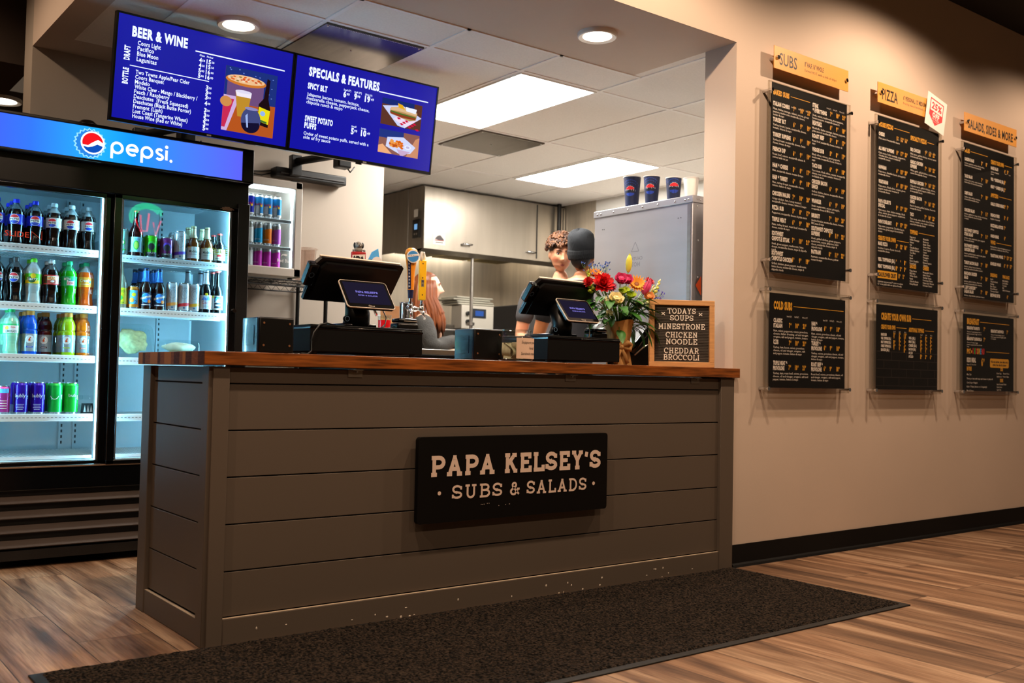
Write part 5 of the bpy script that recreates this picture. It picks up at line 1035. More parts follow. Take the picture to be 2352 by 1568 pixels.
def printer(x0, x1, y0, h, lab):
    t = thing('receipt_printer', lab, 'printer', ((x0+x1)/2, y0+.1, CT), 'black box-shaped receipt printers')
    M().rbox((x0, y0, CT+.004), (x1, y0+.14, CT+h), pb, .006).obj('housing', t)
    m = M(); m.rbox((x0-.006, y0+.002, CT+.004), (x0, y0+.138, CT+h-.002), gloss_blue, .003); m.rbox((x0-.008, y0+.03, CT+.03), (x0-.006, y0+.11, CT+h-.03), gloss_blue, .001); m.obj('glossy_end', t)
    for x in (x0+.018, x1-.018):
        for z in (CT+.03, CT+h-.022): M().cyl((x, y0-.002, z), (x, y0, z), .004, mat('screw_bronze', '#9a6a48', .4, .6), n=8).obj('screw', t)
    for x in (x0+.02, x1-.02):
        for y in (y0+.02, y0+.12): M().cyl((x, y, CT), (x, y, CT+.006), .008, MATS['mat_rubber'], n=8).obj('foot', t)
printer(.205, .342, .095, .133, 'left black receipt printer with glossy blue-reflecting end'); printer(1.165, 1.315, .10, .135, 'right black receipt printer beside the tip jar')
# tip jar
t = thing('tip_jar', 'glass tip jar of folded bills with a handwritten note', 'jar', (1.362, .07, CT))
g_ = pane('jar_glass', (.93, .95, .95), 1.5); m = M(); m.lathe([(0, .003), (.06, 0), (.077, .008), (.08, .03), (.08, .085), (.074, .105), (.064, .113), (.063, .117), (.066, .119), (.063, .123), (.066, .127), (.064, .134), (.061, .134), (.060, .115), (.07, .1), (.076, .083), (.076, .03), (.07, .01), (0, .008)], g_, 32, (1.362, .07, CT)); m.obj('jar_glass', t)
m = M(); m.lathe([(.0645, .128), (.068, .130), (.0675, .136), (.064, .1365), (.0615, .1345)], pane('jar_rim', (.85, .88, .88), 1.9), 32, (1.362, .07, CT)); m.obj('rim', t)
bill = mat('bill_green', '#8d8a6c', .8, noise=(60, .25)); bill2 = mat('bill_pale', '#c4bd9e', .8, noise=(60, .2)); random.seed(9)
for k in range(7):
    m = M(); a = random.uniform(0, 6.28); m.T = Matrix.Translation((1.352+.03*cos(a), .07+.03*sin(a), CT+.012)) @ Matrix.Rotation(random.uniform(0, 6), 4, 'Z') @ Matrix.Rotation(random.uniform(-.35, .35), 4, 'X')
    q = [(.02*sin(i*.5+k)+i*.002-.01, i*.0085) for i in range(9)]
    m.add([(-.02, x, z) for x, z in q]+[(.02, x*.6, z) for x, z in q], [(i, i+1, 10+i, 9+i) for i in range(8)], bill if k % 2 else bill2, True); tag(m.obj('banknote'), ['crumpled green banknote in the tip jar behind the glass', 'folded pale banknote inside the tip jar'][k % 2 == 0], 'banknote', ['green banknotes in the tip jar', 'pale banknotes in the tip jar'][k % 2 == 0])
note = mat('note_paper', '#d8b9a2', .8); pen = mat('pen_ink', '#181312', .6); na = -.35
m = M(); m.T = Matrix.Translation((1.362, .07, CT)) @ Matrix.Rotation(-.12, 4, 'Z'); m.wrap = cyl_wrap(.0815)
m.rect(-.04, .012, .066, .1, note, 0)
for tx, u, v, ww in (('Support your', -.018, .076, .082), ('local', .022, .052, .03), ('Sandwich makers', -.02, .028, .09)): m.text(tx, u, v, .0125, pen, w=ww, z=.0006, sh=.12)
m.obj('note', t, label='pale pink note reading Support your local Sandwich makers')
# letter board
lb_w = mat('oak_frame', '#cf9a63', .5, noise=(14, .12, (1, 1, 8))); felt = mat('board_felt', '#4a443e', .9); lw = mat('letter_white', '#ece2d6', .5)
t = thing('letter_board', 'oak-framed grey letter board headed TODAYS SOUPS at the counter end', 'letter board', (2.437, .1, CT))
ya, ti = -.589, .03; ux = Vector((cos(ya), sin(ya), 0)); un = Vector((-sin(ya), cos(ya), 0)); uy = Vector((0, 0, 1))*cos(ti)+un*sin(ti); LW, LH = .33, .335
Fb = FR(Vector((2.437, .1, CT))-ux*LW/2, ux, uy)
f = .026
for nm, a, b in (('frame_rail', (0, 0, -.018), (LW, f, .012)), ('frame_rail', (0, LH-f, -.018), (LW, LH, .012)), ('frame_stile', (0, f, -.018), (f, LH-f, .012)), ('frame_stile', (LW-f, f, -.018), (LW, LH-f, .012))):
    m = M(); m.T = Fb; m.rbox(a, b, lb_w, .002); m.obj(nm, t)
m = M(); m.T = Fb; m.box((f, f, -.014), (LW-f, LH-f, -.006), felt)
n = 36
for k in range(n): z = f+(LH-2*f)*(k+.5)/n; m.box((f, z-.0024, -.006), (LW-f, z+.0024, -.0025), felt)
m.obj('felt_panel', t)
for line, v, ww in (('TODAYS', .267, .143), ('SOUPS', .232, .118), ('MINESTRONE', .189, .235), ('CHICKEN', .147, .16), ('NOODLE', .113, .158), ('CHEDDAR', .068, .175), ('BROCCOLI', .035, .182)):
    m = M(); m.T = Fb; m.slab(line, LW/2, v, .0285, lw, w=ww, wt=.14, al='c', z0=-.0025, z1=.0005, sp=.16); m.obj('letters', t)
for x in (.071, .261):
    m = M(); m.T = Fb; m.slab('x', x-.012, .25, .032, lw, w=.024, wt=.12, z0=-.0025, z1=.0005); m.obj('letters', t)
# desk phone partly hidden by the letter board
ph = thing('desk_phone', 'black desk phone half hidden between the vase and letter board', 'phone', (2.33, .32, CT))
m = M(); q = [(0, 0), (.2, 0), (.2, .19), (.17, .2), (.05, .09), (0, .07)]; m.T = FR((2.27, .43, CT)) @ Matrix.Rotation(-.2, 4, 'Y'); m.prism(q, -.0, .15, pb); m.obj('base', ph)
M().tube([(2.25, .27, 1.075), (2.30, .27, 1.12), (2.38, .27, 1.20), (2.41, .27, 1.235)], [.02, .017, .017, .026], pg, 10).obj('handset', ph)
M().tube([(2.27, .262, 1.06), (2.33, .262, 1.10), (2.42, .262, 1.145)], .004, mat('phone_trim', '#c9bcae', .25, .5), 8).obj('trim_strip', ph)
m = M(); m.tube([(2.09+.0045*k/8+.006*cos(k*.8), .26+.006*sin(k*.8), CT+.012+.004*sin(k*.3)) for k in range(150)], .0018, blackm, 5); m.obj('coiled_cord', ph)

# ================================================================ BEER TOWERS AND TAP HANDLES
def tower(x, lab, xs_):
    t = thing('beer_tower', lab, 'beer tower', (x, 1.4, 1.0755), 'chrome beer towers on the back bar')
    m = M(); m.lathe([(.07, 0), (.07, .006), (.04, .012), (.037, .02), (.037, .255), (.039, .257), (.037, .262), (0, .264)], chrome, 28, (x, 1.4, 1.0755)); m.obj('column', t)
    for fx, fy in xs_:
        m = M(); dx, dy = fx-x, fy-1.4; L = sqrt(dx*dx+dy*dy); zz = 1.305; m.tube([(x, 1.4, zz), (x+dx*.55, 1.4+dy*.55, zz), (fx, fy, zz)], [.013, .011, .009], chrome, 12)
        m.cyl((x+dx*.45, 1.4+dy*.45, zz), (x+dx*.62, 1.4+dy*.62, zz), .016, chrome, n=14); m.ell((fx, fy, zz+.002), (.014, .014, .022), chrome, 14, 10); m.cyl((fx, fy, zz+.02), (fx, fy, zz+.055), .0075, chrome, n=12); m.cyl((fx, fy, zz+.022), (fx, fy, zz+.03), .013, chrome, n=14)
        m.tube([(fx, fy, zz), (fx+dx/L*.012, fy+dy/L*.012-.004, zz-.03), (fx+dx/L*.02, fy+dy/L*.02-.006, zz-.055)], [.010, .009, .0085], chrome, 12); m.obj('faucet', t)
tower(1.625, 'chrome beer tower carrying the orange and yellow tap handles', ((1.60, 1.318), (1.725, 1.40))); tower(1.33, 'chrome beer tower hidden behind the left register', ((1.28, 1.33), (1.39, 1.36)))
ora = mat('tap_orange', '#f0941a', .35); navy = mat('tap_navy', '#121a44', .35); yel = mat('tap_yellow', '#f0bc12', .35); moonb = mat('tap_blue', '#3a8fd8', .4)
HB = 1.355
t = thing('tap_handle', 'orange and navy tap handle with a round blue emblem', 'tap handle', (1.60, 1.318, HB), 'beer tap handles'); x, y = 1.60, 1.318
m = M(); m.lathe([(0, .0), (.014, 0), (.015, .03, navy), (.0155, .033), (.017, .045, ora), (.022, .15), (.031, .215), (.036, .245), (.03, .265), (.015, .275), (0, .277)], navy, 24, (x, y, HB+.0)); m.obj('handle_body', t)
m = M(); m.T = Matrix.Translation((x, y, HB)) @ Matrix.Rotation(-.95, 4, 'Z'); m.wrap = lambda u, v, z: cyl_wrap(.0165+.0175*max(0, (v-.05)/.2)**1.3+.0012)(u, v, z)
for k in range(12): v0, v1 = .05+k*.0165, .05+(k+1)*.0165; m.flat([(-.009, v0), (.009, v0), (.009, v1), (-.009, v1)], navy, .0006)
for k, c in enumerate('NOOMEULB'): m.text(c, 0, .06+k*.0175, .009, pap_w, al='c', z=.001, bold=.02, res=1)
m.obj('navy_stripe', t)
m = M(); m.T = FR((x-.012, y-.036, HB+.225), (cos(-.35), sin(-.35), 0)); m.prism(arc(0, 0, .035, .035, 0, 360, 28)[:-1], -.006, .004, pap_w); m.prism([(.03*cos(radians(a)), .03*sin(radians(a))) for a in range(0, 360, 12)], .004, .006, moonb); m.flat([(-.034, -.006), (.034, .004), (.034, .016), (-.034, .006)], pap_w, .0066); m.text('BLUE MOON', 0, .0, .0075, navy, w=.054, al='c', z=.0072, res=1); m.obj('emblem', t)
t = thing('tap_handle', 'yellow square-sided tap handle with a rope loop at its top', 'tap handle', (1.725, 1.40, HB), 'beer tap handles'); x, y = 1.725, 1.40
m = M(); m.T = Matrix.Translation((x, y, HB)) @ Matrix.Rotation(-.4, 4, 'Z'); m.rbox((-.02, -.018, .0), (.02, .018, .225), yel, .004); m.obj('handle_body', t)
m = M(); m.T = Matrix.Translation((x, y, HB)) @ Matrix.Rotation(-.4, 4, 'Z') @ FR((-.02, -.0184, 0)); m.rect(.012, .075, .028, .115, mat('tap_print_grey', '#7d7458', .5), .0002); m.rect(.014, .1, .026, .112, mat('tap_print_dark', '#3a2f4a', .5), .0005); m.disc(.02, .085, .005, MATS['tap_print_dark'], .0005)
for v in (.03, .125, .205): m.disc(.02, v, .004, br_, .0004, n=10)
m.text('PACIFICO', .013, .135, .009, br_, w=.001, z=.0003) if False else None
m.obj('print', t)
m = M(); m.tube([(x-.012, y-.006, HB+.22), (x-.016, y-.008, HB+.245), (x-.008, y-.004, HB+.268), (x+.006, y+.002, HB+.268), (x+.014, y+.006, HB+.245), (x+.01, y+.004, HB+.22)], .0085, mat('rope_white', '#e3d9c8', .8, bump=(300, .4)), 8); m.obj('rope_loop', t)
t = thing('tap_handle', 'red and white IPA tap handle topped by a small dog figure', 'tap handle', (1.28, 1.33, HB), 'beer tap handles'); x, y = 1.28, 1.33
ipr = mat('tap_red', '#b0181e', .4); m = M(); m.cyl((x, y, HB), (x, y, HB+.14), .014, ipr, n=14); m.T = Matrix.Translation((x, y, HB)) @ Matrix.Rotation(-.35, 4, 'Z'); m.rbox((-.038, -.014, .13), (.038, .014, .225), ipr, .005); m.obj('handle_body', t)
m = M(); m.T = Matrix.Translation((x, y, HB)) @ Matrix.Rotation(-.35, 4, 'Z') @ FR((0, -.0146, .13)); m.flat([(-.034, .02), (.032, .026), (.034, .082), (-.034, .076)], pap_w, .0002); m.slab('IPA', 0, .028, .044, ink_k, w=.056, wt=.26, al='c', z0=.0008); m.obj('badge', t)
m = M(); m.T = Matrix.Translation((x, y, HB+.225)) @ Matrix.Rotation(-.35, 4, 'Z'); dg_ = mat('dog_grey', '#8b857c', .6, noise=(80, .3)); m.ell((0, 0, .012), (.024, .013, .016), dg_, 14, 10); m.ell((0, -.002, .036), (.021, .016, .019), dg_, 16, 12); m.ell((0, -.016, .031), (.010, .010, .008), dg_, 12, 8); m.ell((-.021, .0, .034), (.007, .008, .016), ink_k, 10, 8); m.ell((.021, 0, .034), (.007, .008, .016), ink_k, 10, 8); m.ell((0, -.025, .033), (.0035, .002, .0028), ink_k, 8, 6)
for sx in (-1, 1): m.ell((sx*.008, -.0155, .041), .0026, ink_k, 8, 6); m.ell((sx*.028, -.012, .006), (.007, .006, .006), dg_, 10, 8)
m.obj('dog_figure', t)
t = thing('tap_handle', 'blue-topped tap handle with a round white badge', 'tap handle', (1.39, 1.36, HB), 'beer tap handles'); x, y = 1.39, 1.36
m = M(); m.cyl((x, y, HB), (x, y, HB+.1), .014, chrome, n=14); m.T = Matrix.Translation((x, y, HB)) @ Matrix.Rotation(-.5, 4, 'Z'); m.prism([], 0, 0, chrome) if False else m.rbox((-.024, -.02, .09), (.024, .02, .2), mat('tap_silver', '#9b948d', .35, .6), .012); m.obj('handle_body', t)
m = M(); m.T = Matrix.Translation((x, y, HB)) @ Matrix.Rotation(-.5, 4, 'Z'); skb = mat('tap_sky', '#3fa6e6', .4); m.add([(-.03, -.02, .195), (.03, -.02, .195), (.03, .02, .195), (-.03, .02, .195), (-.012, -.012, .235), (.022, -.014, .255), (.024, .012, .25), (-.01, .012, .238)], [(0, 1, 5, 4), (1, 2, 6, 5), (2, 3, 7, 6), (3, 0, 4, 7), (4, 5, 6, 7)], skb); m.obj('peak', t)
m = M(); m.T = Matrix.Translation((x, y, HB)) @ Matrix.Rotation(-.3, 4, 'Z') @ FR((.012, -.024, .175)); m.prism([(.03*cos(radians(a)), .035*sin(radians(a))) for a in range(0, 360, 12)], -.003, .004, pap_w); m.text('Coors', 0, .004, .011, pap_r, w=.04, al='c', z=.0046, sh=.2); m.text('LIGHT', 0, -.01, .006, gyd, w=.025, al='c', z=.0046, res=1); m.T = m.T @ Matrix.Translation((0, -.06, 0)); m.text('C', 0, -.012, .03, pap_r, al='c', bold=.03, z=.0046); m.obj('badge', t)
t = thing('red_cup', 'tall clear cup of red drink on the back bar', 'cup', (1.43, 1.3, 1.0755))
m = M(); m.lathe([(0, .002), (.026, 0), (.03, .003), (.034, .15), (.03, .15), (0, .148)], mat('red_drink', '#d8141c', .2), 22, (1.43, 1.3, 1.0755)); m.obj('drink', t); m = M(); m.lathe([(.035, .15), (.0375, .175), (.038, .178), (.0365, .176), (.034, .15)], clear, 22, (1.43, 1.3, 1.0755)); m.obj('clear_rim', t)

# ================================================================ FLOWERS
kraft = mat('kraft_wrap', '#b58649', .8, noise=(25, .12), bump=(60, .3, (1, 1, .2))); bowm = mat('bow_burlap', '#a97c45', .9, bump=(200, .3)); stem_m = mat('stem_green', '#4f7a25', .5); leaf_m = mat('leaf_green', '#2f6a1c', .45, noise=(20, .3)); leaf_l = mat('leaf_light', '#7fa83a', .45, noise=(20, .25))
VX, VY, VR = 2.168, .27, .058
t = thing('flower_vase', 'brown paper wrapped vase tied with a bow holding the bouquet', 'vase', (VX, VY, CT))
m = M(); n = 28; prof = [(.064, 0), (.058, .04), (.05, .085), (.05, .1), (.058, .14), (.07, .2), (.076, .222)]
vs = []
for r_, z_ in prof:
    for j in range(n): a = 2*pi*j/n; k = 1+.05*sin(a*5+z_*12); vs.append((VX+r_*k*cos(a), VY+r_*k*sin(a), CT+z_*(1+.03*sin(a*3) if z_ > .2 else 1)))
m.add(vs, [(i*n+j, i*n+(j+1) % n, (i+1)*n+(j+1) % n, (i+1)*n+j) for i in range(len(prof)-1) for j in range(n)], kraft, True); m.add([(VX+.062*cos(2*pi*j/n), VY+.062*sin(2*pi*j/n), CT+.19) for j in range(n)], [tuple(range(n))], mat('vase_dark', '#2a2116', .8)); m.obj('paper_wrap', t)
m = M(); aF = -.55
def bp(u, v, d=0): return (VX+(.06+d)*sin(u), VY-(.06+d)*cos(u), CT+v)
m.lathe([(.051, .08), (.055, .09), (.051, .1)], bowm, 28, (VX, VY, CT))
for sx in (-1, 1):
    a0 = aF; m.tube([bp(a0, .09), bp(a0+sx*.45, .112, .016), bp(a0+sx*.75, .105, .012), bp(a0+sx*.6, .08, .016), bp(a0+sx*.1, .088, .004)], [.008, .014, .012, .012, .007], bowm, 8)
    m.tube([bp(a0, .088, .004), bp(a0+sx*.2, .055, .01), bp(a0+sx*.42, .012, .014)], [.007, .010, .012], bowm, 6)
m.ell(bp(aF, .09, .006), (.013, .013, .012), bowm, 10, 8); m.obj('bow', t)
def petal(m, T, L, w, mm, cup=.3, k=5):
    vs = []; 
    for i in range(k+1):
        s_ = i/k; ww = w*sin(pi*min(1, s_*.85+.12))*.5; zz = cup*L*s_*s_
        vs += [(-ww, L*s_, zz+abs(ww)*.3), (0, L*s_, zz), (ww, L*s_, zz+abs(ww)*.3)]
    m.T = T; m.add(vs, [(3*i+j, 3*i+j+1, 3*i+j+4, 3*i+j+3) for i in range(k) for j in range(2)], mm, True)
def stalk(tip, t, r=.0028, mm=None):
    b = Vector((VX+(tip[0]-VX)*.12, VY+(tip[1]-VY)*.12, CT+.17)); tp = Vector(tip); mid = b.lerp(tp, .55)+Vector((0, 0, .02)); M().tube([b, mid, tp], r, mm or stem_m, 6).obj('stem', t)
def look(tip, tiltv):  # frame whose z follows the given direction
    z = Vector(tiltv).normalized(); x = z.orthogonal().normalized(); y = z.cross(x); return Matrix(((x.x, y.x, z.x, tip[0]), (x.y, y.y, z.y, tip[1]), (x.z, y.z, z.z, tip[2]), (0, 0, 0, 1)))
def flower(kind, px, dy, z, col, lab, size=.03, col2=None, aim=(-.45, -.75, .5)):
    # px is metres right of the vase axis along the counter, dy towards the kitchen
    z += .012 if kind in ('bud', 'statice', 'snap') else .04
    tip = (VX+px, VY+dy, CT+z); t = thing({'rose': 'rose', 'carnation': 'carnation', 'daisy': 'daisy', 'tulip': 'tulip', 'mum': 'button_flower', 'bud': 'lily_bud', 'snap': 'snapdragon', 'statice': 'blue_sprig', 'stock': 'white_stock'}[kind], lab, 'flower', tip, 'cut flowers in the paper wrapped vase')
    size *= 1.14; c1 = mat('petal_'+col.strip('#'), col, .55, sss=.15); c2 = mat('petal_'+(col2 or col).strip('#'), col2 or col, .55)
    stalk(tip, t); m = M(); B = look(tip, aim)
    if kind == 'rose':
        for ring, (nn, L, w, el_) in enumerate(((3, .6, .7, 78), (5, .85, .85, 66), (6, 1., 1., 50), (6, 1.02, 1.05, 32))):
            for i in range(nn): petal(m, B @ Matrix.Rotation(2*pi*i/nn+ring*.5, 4, 'Z') @ Matrix.Rotation(radians(el_), 4, 'X'), size*L, size*w*1.2, c1 if ring != 1 else c2, .25)
        m.T = B; m.ell((0, 0, size*.35), (size*.42, size*.42, size*.5), c1, 12, 8)
    elif kind in ('carnation',):
        random.seed(hash(lab) % 97 if False else int(abs(px)*1000))
        for ring, (nn, L, el_) in enumerate(((7, .6, 75), (10, .85, 52), (12, 1., 28), (12, 1.0, 5))):
            for i in range(nn): petal(m, B @ Matrix.Rotation(2*pi*i/nn+ring*.3+random.uniform(-.1, .1), 4, 'Z') @ Matrix.Rotation(radians(el_+random.uniform(-8, 8)), 4, 'X'), size*L, size*.55, c1 if (i+ring) % 3 else c2, random.uniform(.1, .5))
    elif kind == 'daisy':
        for ring, (nn, L, el_) in enumerate(((18, 1., 12), (16, .85, 28))):
            for i in range(nn): petal(m, B @ Matrix.Rotation(2*pi*i/nn+ring*.2, 4, 'Z') @ Matrix.Rotation(radians(el_), 4, 'X'), size*L, size*.26, c1, .12)
        m.T = B; m.ell((0, 0, .003), (size*.3, size*.3, size*.16), c2, 14, 8)
    elif kind == 'tulip':
        for i in range(6): petal(m, B @ Matrix.Rotation(2*pi*i/6, 4, 'Z') @ Matrix.Translation((0, size*.12, 0)) @ Matrix.Rotation(radians(84 if i % 2 else 78), 4, 'X'), size*1.7, size*1.0, c1 if i % 2 else c2, .2)
        m.T = B; m.ell((0, 0, size*.6), (size*.42, size*.42, size*.75), c1, 12, 10)
    elif kind == 'mum':
        for ring, (nn, L, el_) in enumerate(((14, .7, 60), (18, 1., 25))):
            for i in range(nn): petal(m, B @ Matrix.Rotation(2*pi*i/nn+ring*.2, 4, 'Z') @ Matrix.Rotation(radians(el_), 4, 'X'), size*L, size*.3, c1, .3)
        m.T = B; m.ell((0, 0, size*.12), (size*.45, size*.45, size*.3), c2, 12, 8)
    elif kind == 'bud':
        for i in range(6): petal(m, B @ Matrix.Rotation(2*pi*i/6, 4, 'Z') @ Matrix.Translation((0, .003, 0)) @ Matrix.Rotation(radians(82), 4, 'X'), size*2.3, size*.9, c1 if i % 2 else c2, .14)
        m.T = B; m.ell((0, 0, size*1.0), (size*.42, size*.42, size*1.15), c1, 12, 10)
    elif kind == 'snap':
        for k in range(13):
            a = k*2.4; s_ = 1-k/15; m.T = B; m.ell((.011*s_*cos(a), .011*s_*sin(a), -.06+k*.0085), (.009*s_+.002, .009*s_+.002, .008), c1 if k % 3 else c2, 8, 6)
    elif kind == 'statice':
        random.seed(int(abs(px)*1000)+3)
        for k in range(16):
            a = random.uniform(0, 6.28); q = random.uniform(.008, .04); e = Vector((q*cos(a), q*sin(a), random.uniform(.0, .055))); m.T = B; m.tube([(0, 0, -.03), (e.x*.5, e.y*.5, e.z*.4), tuple(e)], .0007, stem_m, 4)
            for j in range(3): petal(m, B @ Matrix.Translation(e) @ Matrix.Rotation(random.uniform(0, 6), 4, 'Z') @ Matrix.Rotation(radians(random.uniform(30, 80)), 4, 'X'), .012, .006, c1 if j else c2, .1, 2)
    elif kind == 'stock':
        random.seed(int(abs(px)*1000)+5)
        for k in range(12):
            a = random.uniform(0, 6.28); z_ = random.uniform(-.05, .02); Tt = B @ Matrix.Translation((.014*cos(a), .014*sin(a), z_)) @ Matrix.Rotation(a, 4, 'Z')
            for j in range(4): petal(m, Tt @ Matrix.Rotation(j*1.57, 4, 'Z') @ Matrix.Rotation(radians(25), 4, 'X'), .013, .011, c1, .2, 2)
    m.obj('bloom', t); return t
flower('bud', .056, .0, .462, '#e2da4c', 'closed yellow lily bud standing highest above the bouquet', .034, '#c9d05a', aim=(.05, -.05, 1))
flower('carnation', -.135, -.02, .352, '#e0121c', 'large red carnation at the left front of the bouquet', .052, '#b80c14')
flower('daisy', -.145, .03, .400, '#ee8f2a', 'orange daisy above the large red carnation', .042, '#a8481a', aim=(-.3, -.5, .8))
flower('carnation', -.215, -.01, .357, '#d8161e', 'small red carnation at the far left of the bouquet', .026, '#a80c12', aim=(-.8, -.4, .4))
flower('rose', -.028, -.03, .375, '#e0568e', 'left pink rose at the top of the bouquet', .040, '#f0a0bc'); flower('rose', .026, -.02, .378, '#dc4a86', 'right pink rose beside the orange daisy', .036, '#f0a8c0')
flower('daisy', .095, -.02, .368, '#f0a838', 'apricot daisy right of the pink roses', .048, '#8a4a18')
flower('tulip', .118, -.05, .325, '#d83a70', 'deep pink tulip leaning right of the bouquet centre', .040, '#e86a94', aim=(.25, -.3, .9))
flower('carnation', .19, -.01, .385, '#e21a26', 'red carnation at the right of the bouquet', .028, '#b80e18', aim=(.2, -.6, .7))
flower('rose', .15, -.05, .30, '#f0b478', 'peach rose below the pink tulip', .034, '#f4cfa0'); flower('rose', .18, .02, .345, '#f4e2cc', 'cream rose at the right edge of the bouquet', .03, '#fff0dc')
flower('rose', -.105, -.075, .262, '#f0e6b8', 'large cream rose at the front left of the bouquet', .048, '#e6d98a', aim=(-.35, -.7, .65))
for i, (px, dy, z, lab) in enumerate(((-.042, -.06, .315, 'left lime button flower in the middle of the bouquet'), (.0, -.07, .298, 'central lime button flower in the bouquet'), (.036, -.05, .303, 'right lime button flower above the white blossoms'), (-.01, -.05, .325, 'topmost lime button flower below the pink roses'))): flower('mum', px, dy, z, '#b4cc26', lab, .026, '#7f9a18', aim=(-.3, -.6, .8))
flower('daisy', -.055, -.05, .285, '#d84a9a', 'magenta daisy above the large cream rose', .026, '#8a1a5a'); flower('carnation', -.06, .0, .345, '#e86a9a', 'pale pink carnation between red carnation and pink roses', .026, '#c83a70')
flower('stock', -.15, -.05, .27, '#dfdcb0', 'cream blossom spray at the left of the large cream rose'); flower('stock', .06, -.075, .27, '#e6e2b8', 'cream blossom spray right of the large cream rose'); flower('stock', -.125, -.06, .225, '#d8d8a4', 'lowest cream blossom spray at the left of the bouquet')
flower('snap', .262, .0, .395, '#d6d860', 'yellow snapdragon spike at the far right of the bouquet', col2='#f0eeb0', aim=(.45, -.1, 1)); flower('snap', .222, .0, .36, '#eee8b4', 'pale snapdragon spike at the right behind the red carnation', col2='#d8d470', aim=(.3, -.1, 1)); flower('snap', -.205, .0, .40, '#b8cc30', 'lime snapdragon spike at the far left above the register', col2='#9ab428', aim=(-.25, 0, 1))
for px, z, lab in ((-.185, .43, 'leftmost blue sprig above the orange daisy'), (-.12, .425, 'middle blue sprig above the orange daisy'), (-.075, .44, 'rightmost blue sprig above the orange daisy')): flower('statice', px, .03, z, '#2a56b0', lab, col2='#4a7ad0', aim=(-.1, -.1, 1))
for px, dy, z, lab in ((.235, -.02, .32, 'violet delphinium sprig at the right edge'), (.19, -.03, .30, 'violet delphinium sprig below the peach rose'), (.245, .0, .2, 'pale violet sprig behind the letter board corner')): flower('statice', px, dy, z, '#5a48b8', lab, col2='#8a86d8', aim=(.4, -.5, .7))
random.seed(14)
def foliage(n, lab, x0, x1, z0, z1, mm, droop, sz=(.05, .09), cat='foliage'):
    t = thing('leaf_spray', lab, cat, (VX, VY, CT+.22), 'greenery in the paper wrapped vase')
    for k in range(n):
        m = M(); px, z = random.uniform(x0, x1), random.uniform(z0, z1); dy = random.uniform(-.09, .03); e = Vector((VX+px, VY+dy, CT+z)); b = Vector((VX+px*.15, VY+dy*.15, CT+.2)); m.tube([b, b.lerp(e, .6)+Vector((0, 0, .015)), e], .0018, stem_m, 5)
        d = Vector((px*1.2, dy-.06, droop*.12+random.uniform(-.03, .03))).normalized(); L = random.uniform(*sz); s_ = d.cross(Vector((0, 0, 1))).normalized(); nrm = s_.cross(d)
        T_ = Matrix(((s_.x, d.x, nrm.x, e.x), (s_.y, d.y, nrm.y, e.y), (s_.z, d.z, nrm.z, e.z), (0, 0, 0, 1))); petal(m, T_, L, L*.48, mm, -.3 if droop < 0 else -.12, 6); m.obj('leaf', t)
foliage(26, 'dark green leaves filling the left of the bouquet', -.2, -.02, .21, .34, leaf_m, -.2, (.06, .1)); foliage(30, 'dark green leaves filling the right of the bouquet', .0, .115, .21, .34, leaf_m, -.2, (.06, .1))
foliage(9, 'broad leaves drooping over the right rim of the vase', .04, .13, .16, .22, leaf_m, -1.6, (.06, .1)); foliage(24, 'light green leaves in the middle of the bouquet', -.08, .15, .27, .37, leaf_l, .3, (.035, .06)); foliage(6, 'broad leaves low at the left beside the customer display', -.16, -.06, .17, .24, leaf_m, -.5, (.07, .1))
# ================================================================ WALL MENUS
sheet_m = mat('menu_black', '#080504', .6, spec=.15, noise=(9, .5, (1, 1, 3))); ywl = mat('menu_gold', '#e8a62a', .5); wl = mat('menu_white', '#f0e4da', .5); acr = pane('acrylic', (.97, .97, .96), 1.4); acr_e = pane('acrylic_edge', (.86, .84, .8), 1.9, .1)
sgn = mat('sign_gold', '#dc9a48', .45); sgn_k = mat('sign_text_brown', '#1d130d', .5)
def sup(m, x, y, p, h, c):
    """price with small raised cents"""
    a, b = p[:-2], p[-2:]; wa = h*.42*len(a); m.text(a, x, y, h, c, w=wa, bold=.06, z=.0003); m.text(b, x+wa+h*.08, y+h*.5, h*.5, c, w=h*.36, bold=.05, z=.0003, res=1)
def entry(m, x, W_, v, name, prices, desc, pw=.30, nh=.0215, dh=.0115, px=None, gold=False, H=1.0, namew=None):
    y = H-v*H; ns = name.split('/') if name else []
    for i, n_ in enumerate(ns):
        m.text(n_, x, y-nh-i*(nh+.006), nh, ywl if gold else wl, w=min(namew or 9, len(n_)*nh*.50), bold=.06, z=.0003)
    yb = y-nh-(len(ns)-1)*(nh+.006) if ns else y
    for i, p in enumerate(prices.split()):
        sup(m, (px[i] if px else x+W_*(.52+.185*i)), yb-.002 if len(ns) < 2 else yb+.004, p, .024, ywl)
    for i, d in enumerate(desc.split('/') if desc else []):
        m.text(d, x, yb-.006-(i+1)*(dh+.0045), dh, wl, w=len(d)*dh*.62, z=.0003, bold=.01, res=1)
def head(m, x, v, t_, h, w, line_to=None, H=1.0, c=None):
    y = H-v*H-h; m.text(t_, x, y, h, c or ywl, w=w, bold=.06, z=.0003)
    if line_to: m.rect(x+w+.012, y+h*.45, line_to, y+h*.45+.003, ywl, .0003)
def sizes(m, x, v, labs, step, H=1.0, h=.0085):
    for i, l in enumerate(labs): m.text(l, x+i*step, H-v*H, h, wl, w=len(l)*h*.5, z=.0003, res=1)
def small(m, x, v, lines, dh=.0115, H=1.0, step=None):
    for i, d in enumerate(lines): m.text(d, x, H-v*H-(i+1)*(step or dh+.0045), dh, wl, w=len(d)*dh*.6, z=.0003, bold=.01, res=1)
SZ = ('Small (5")', 'Half (8")', 'Whole (16")')
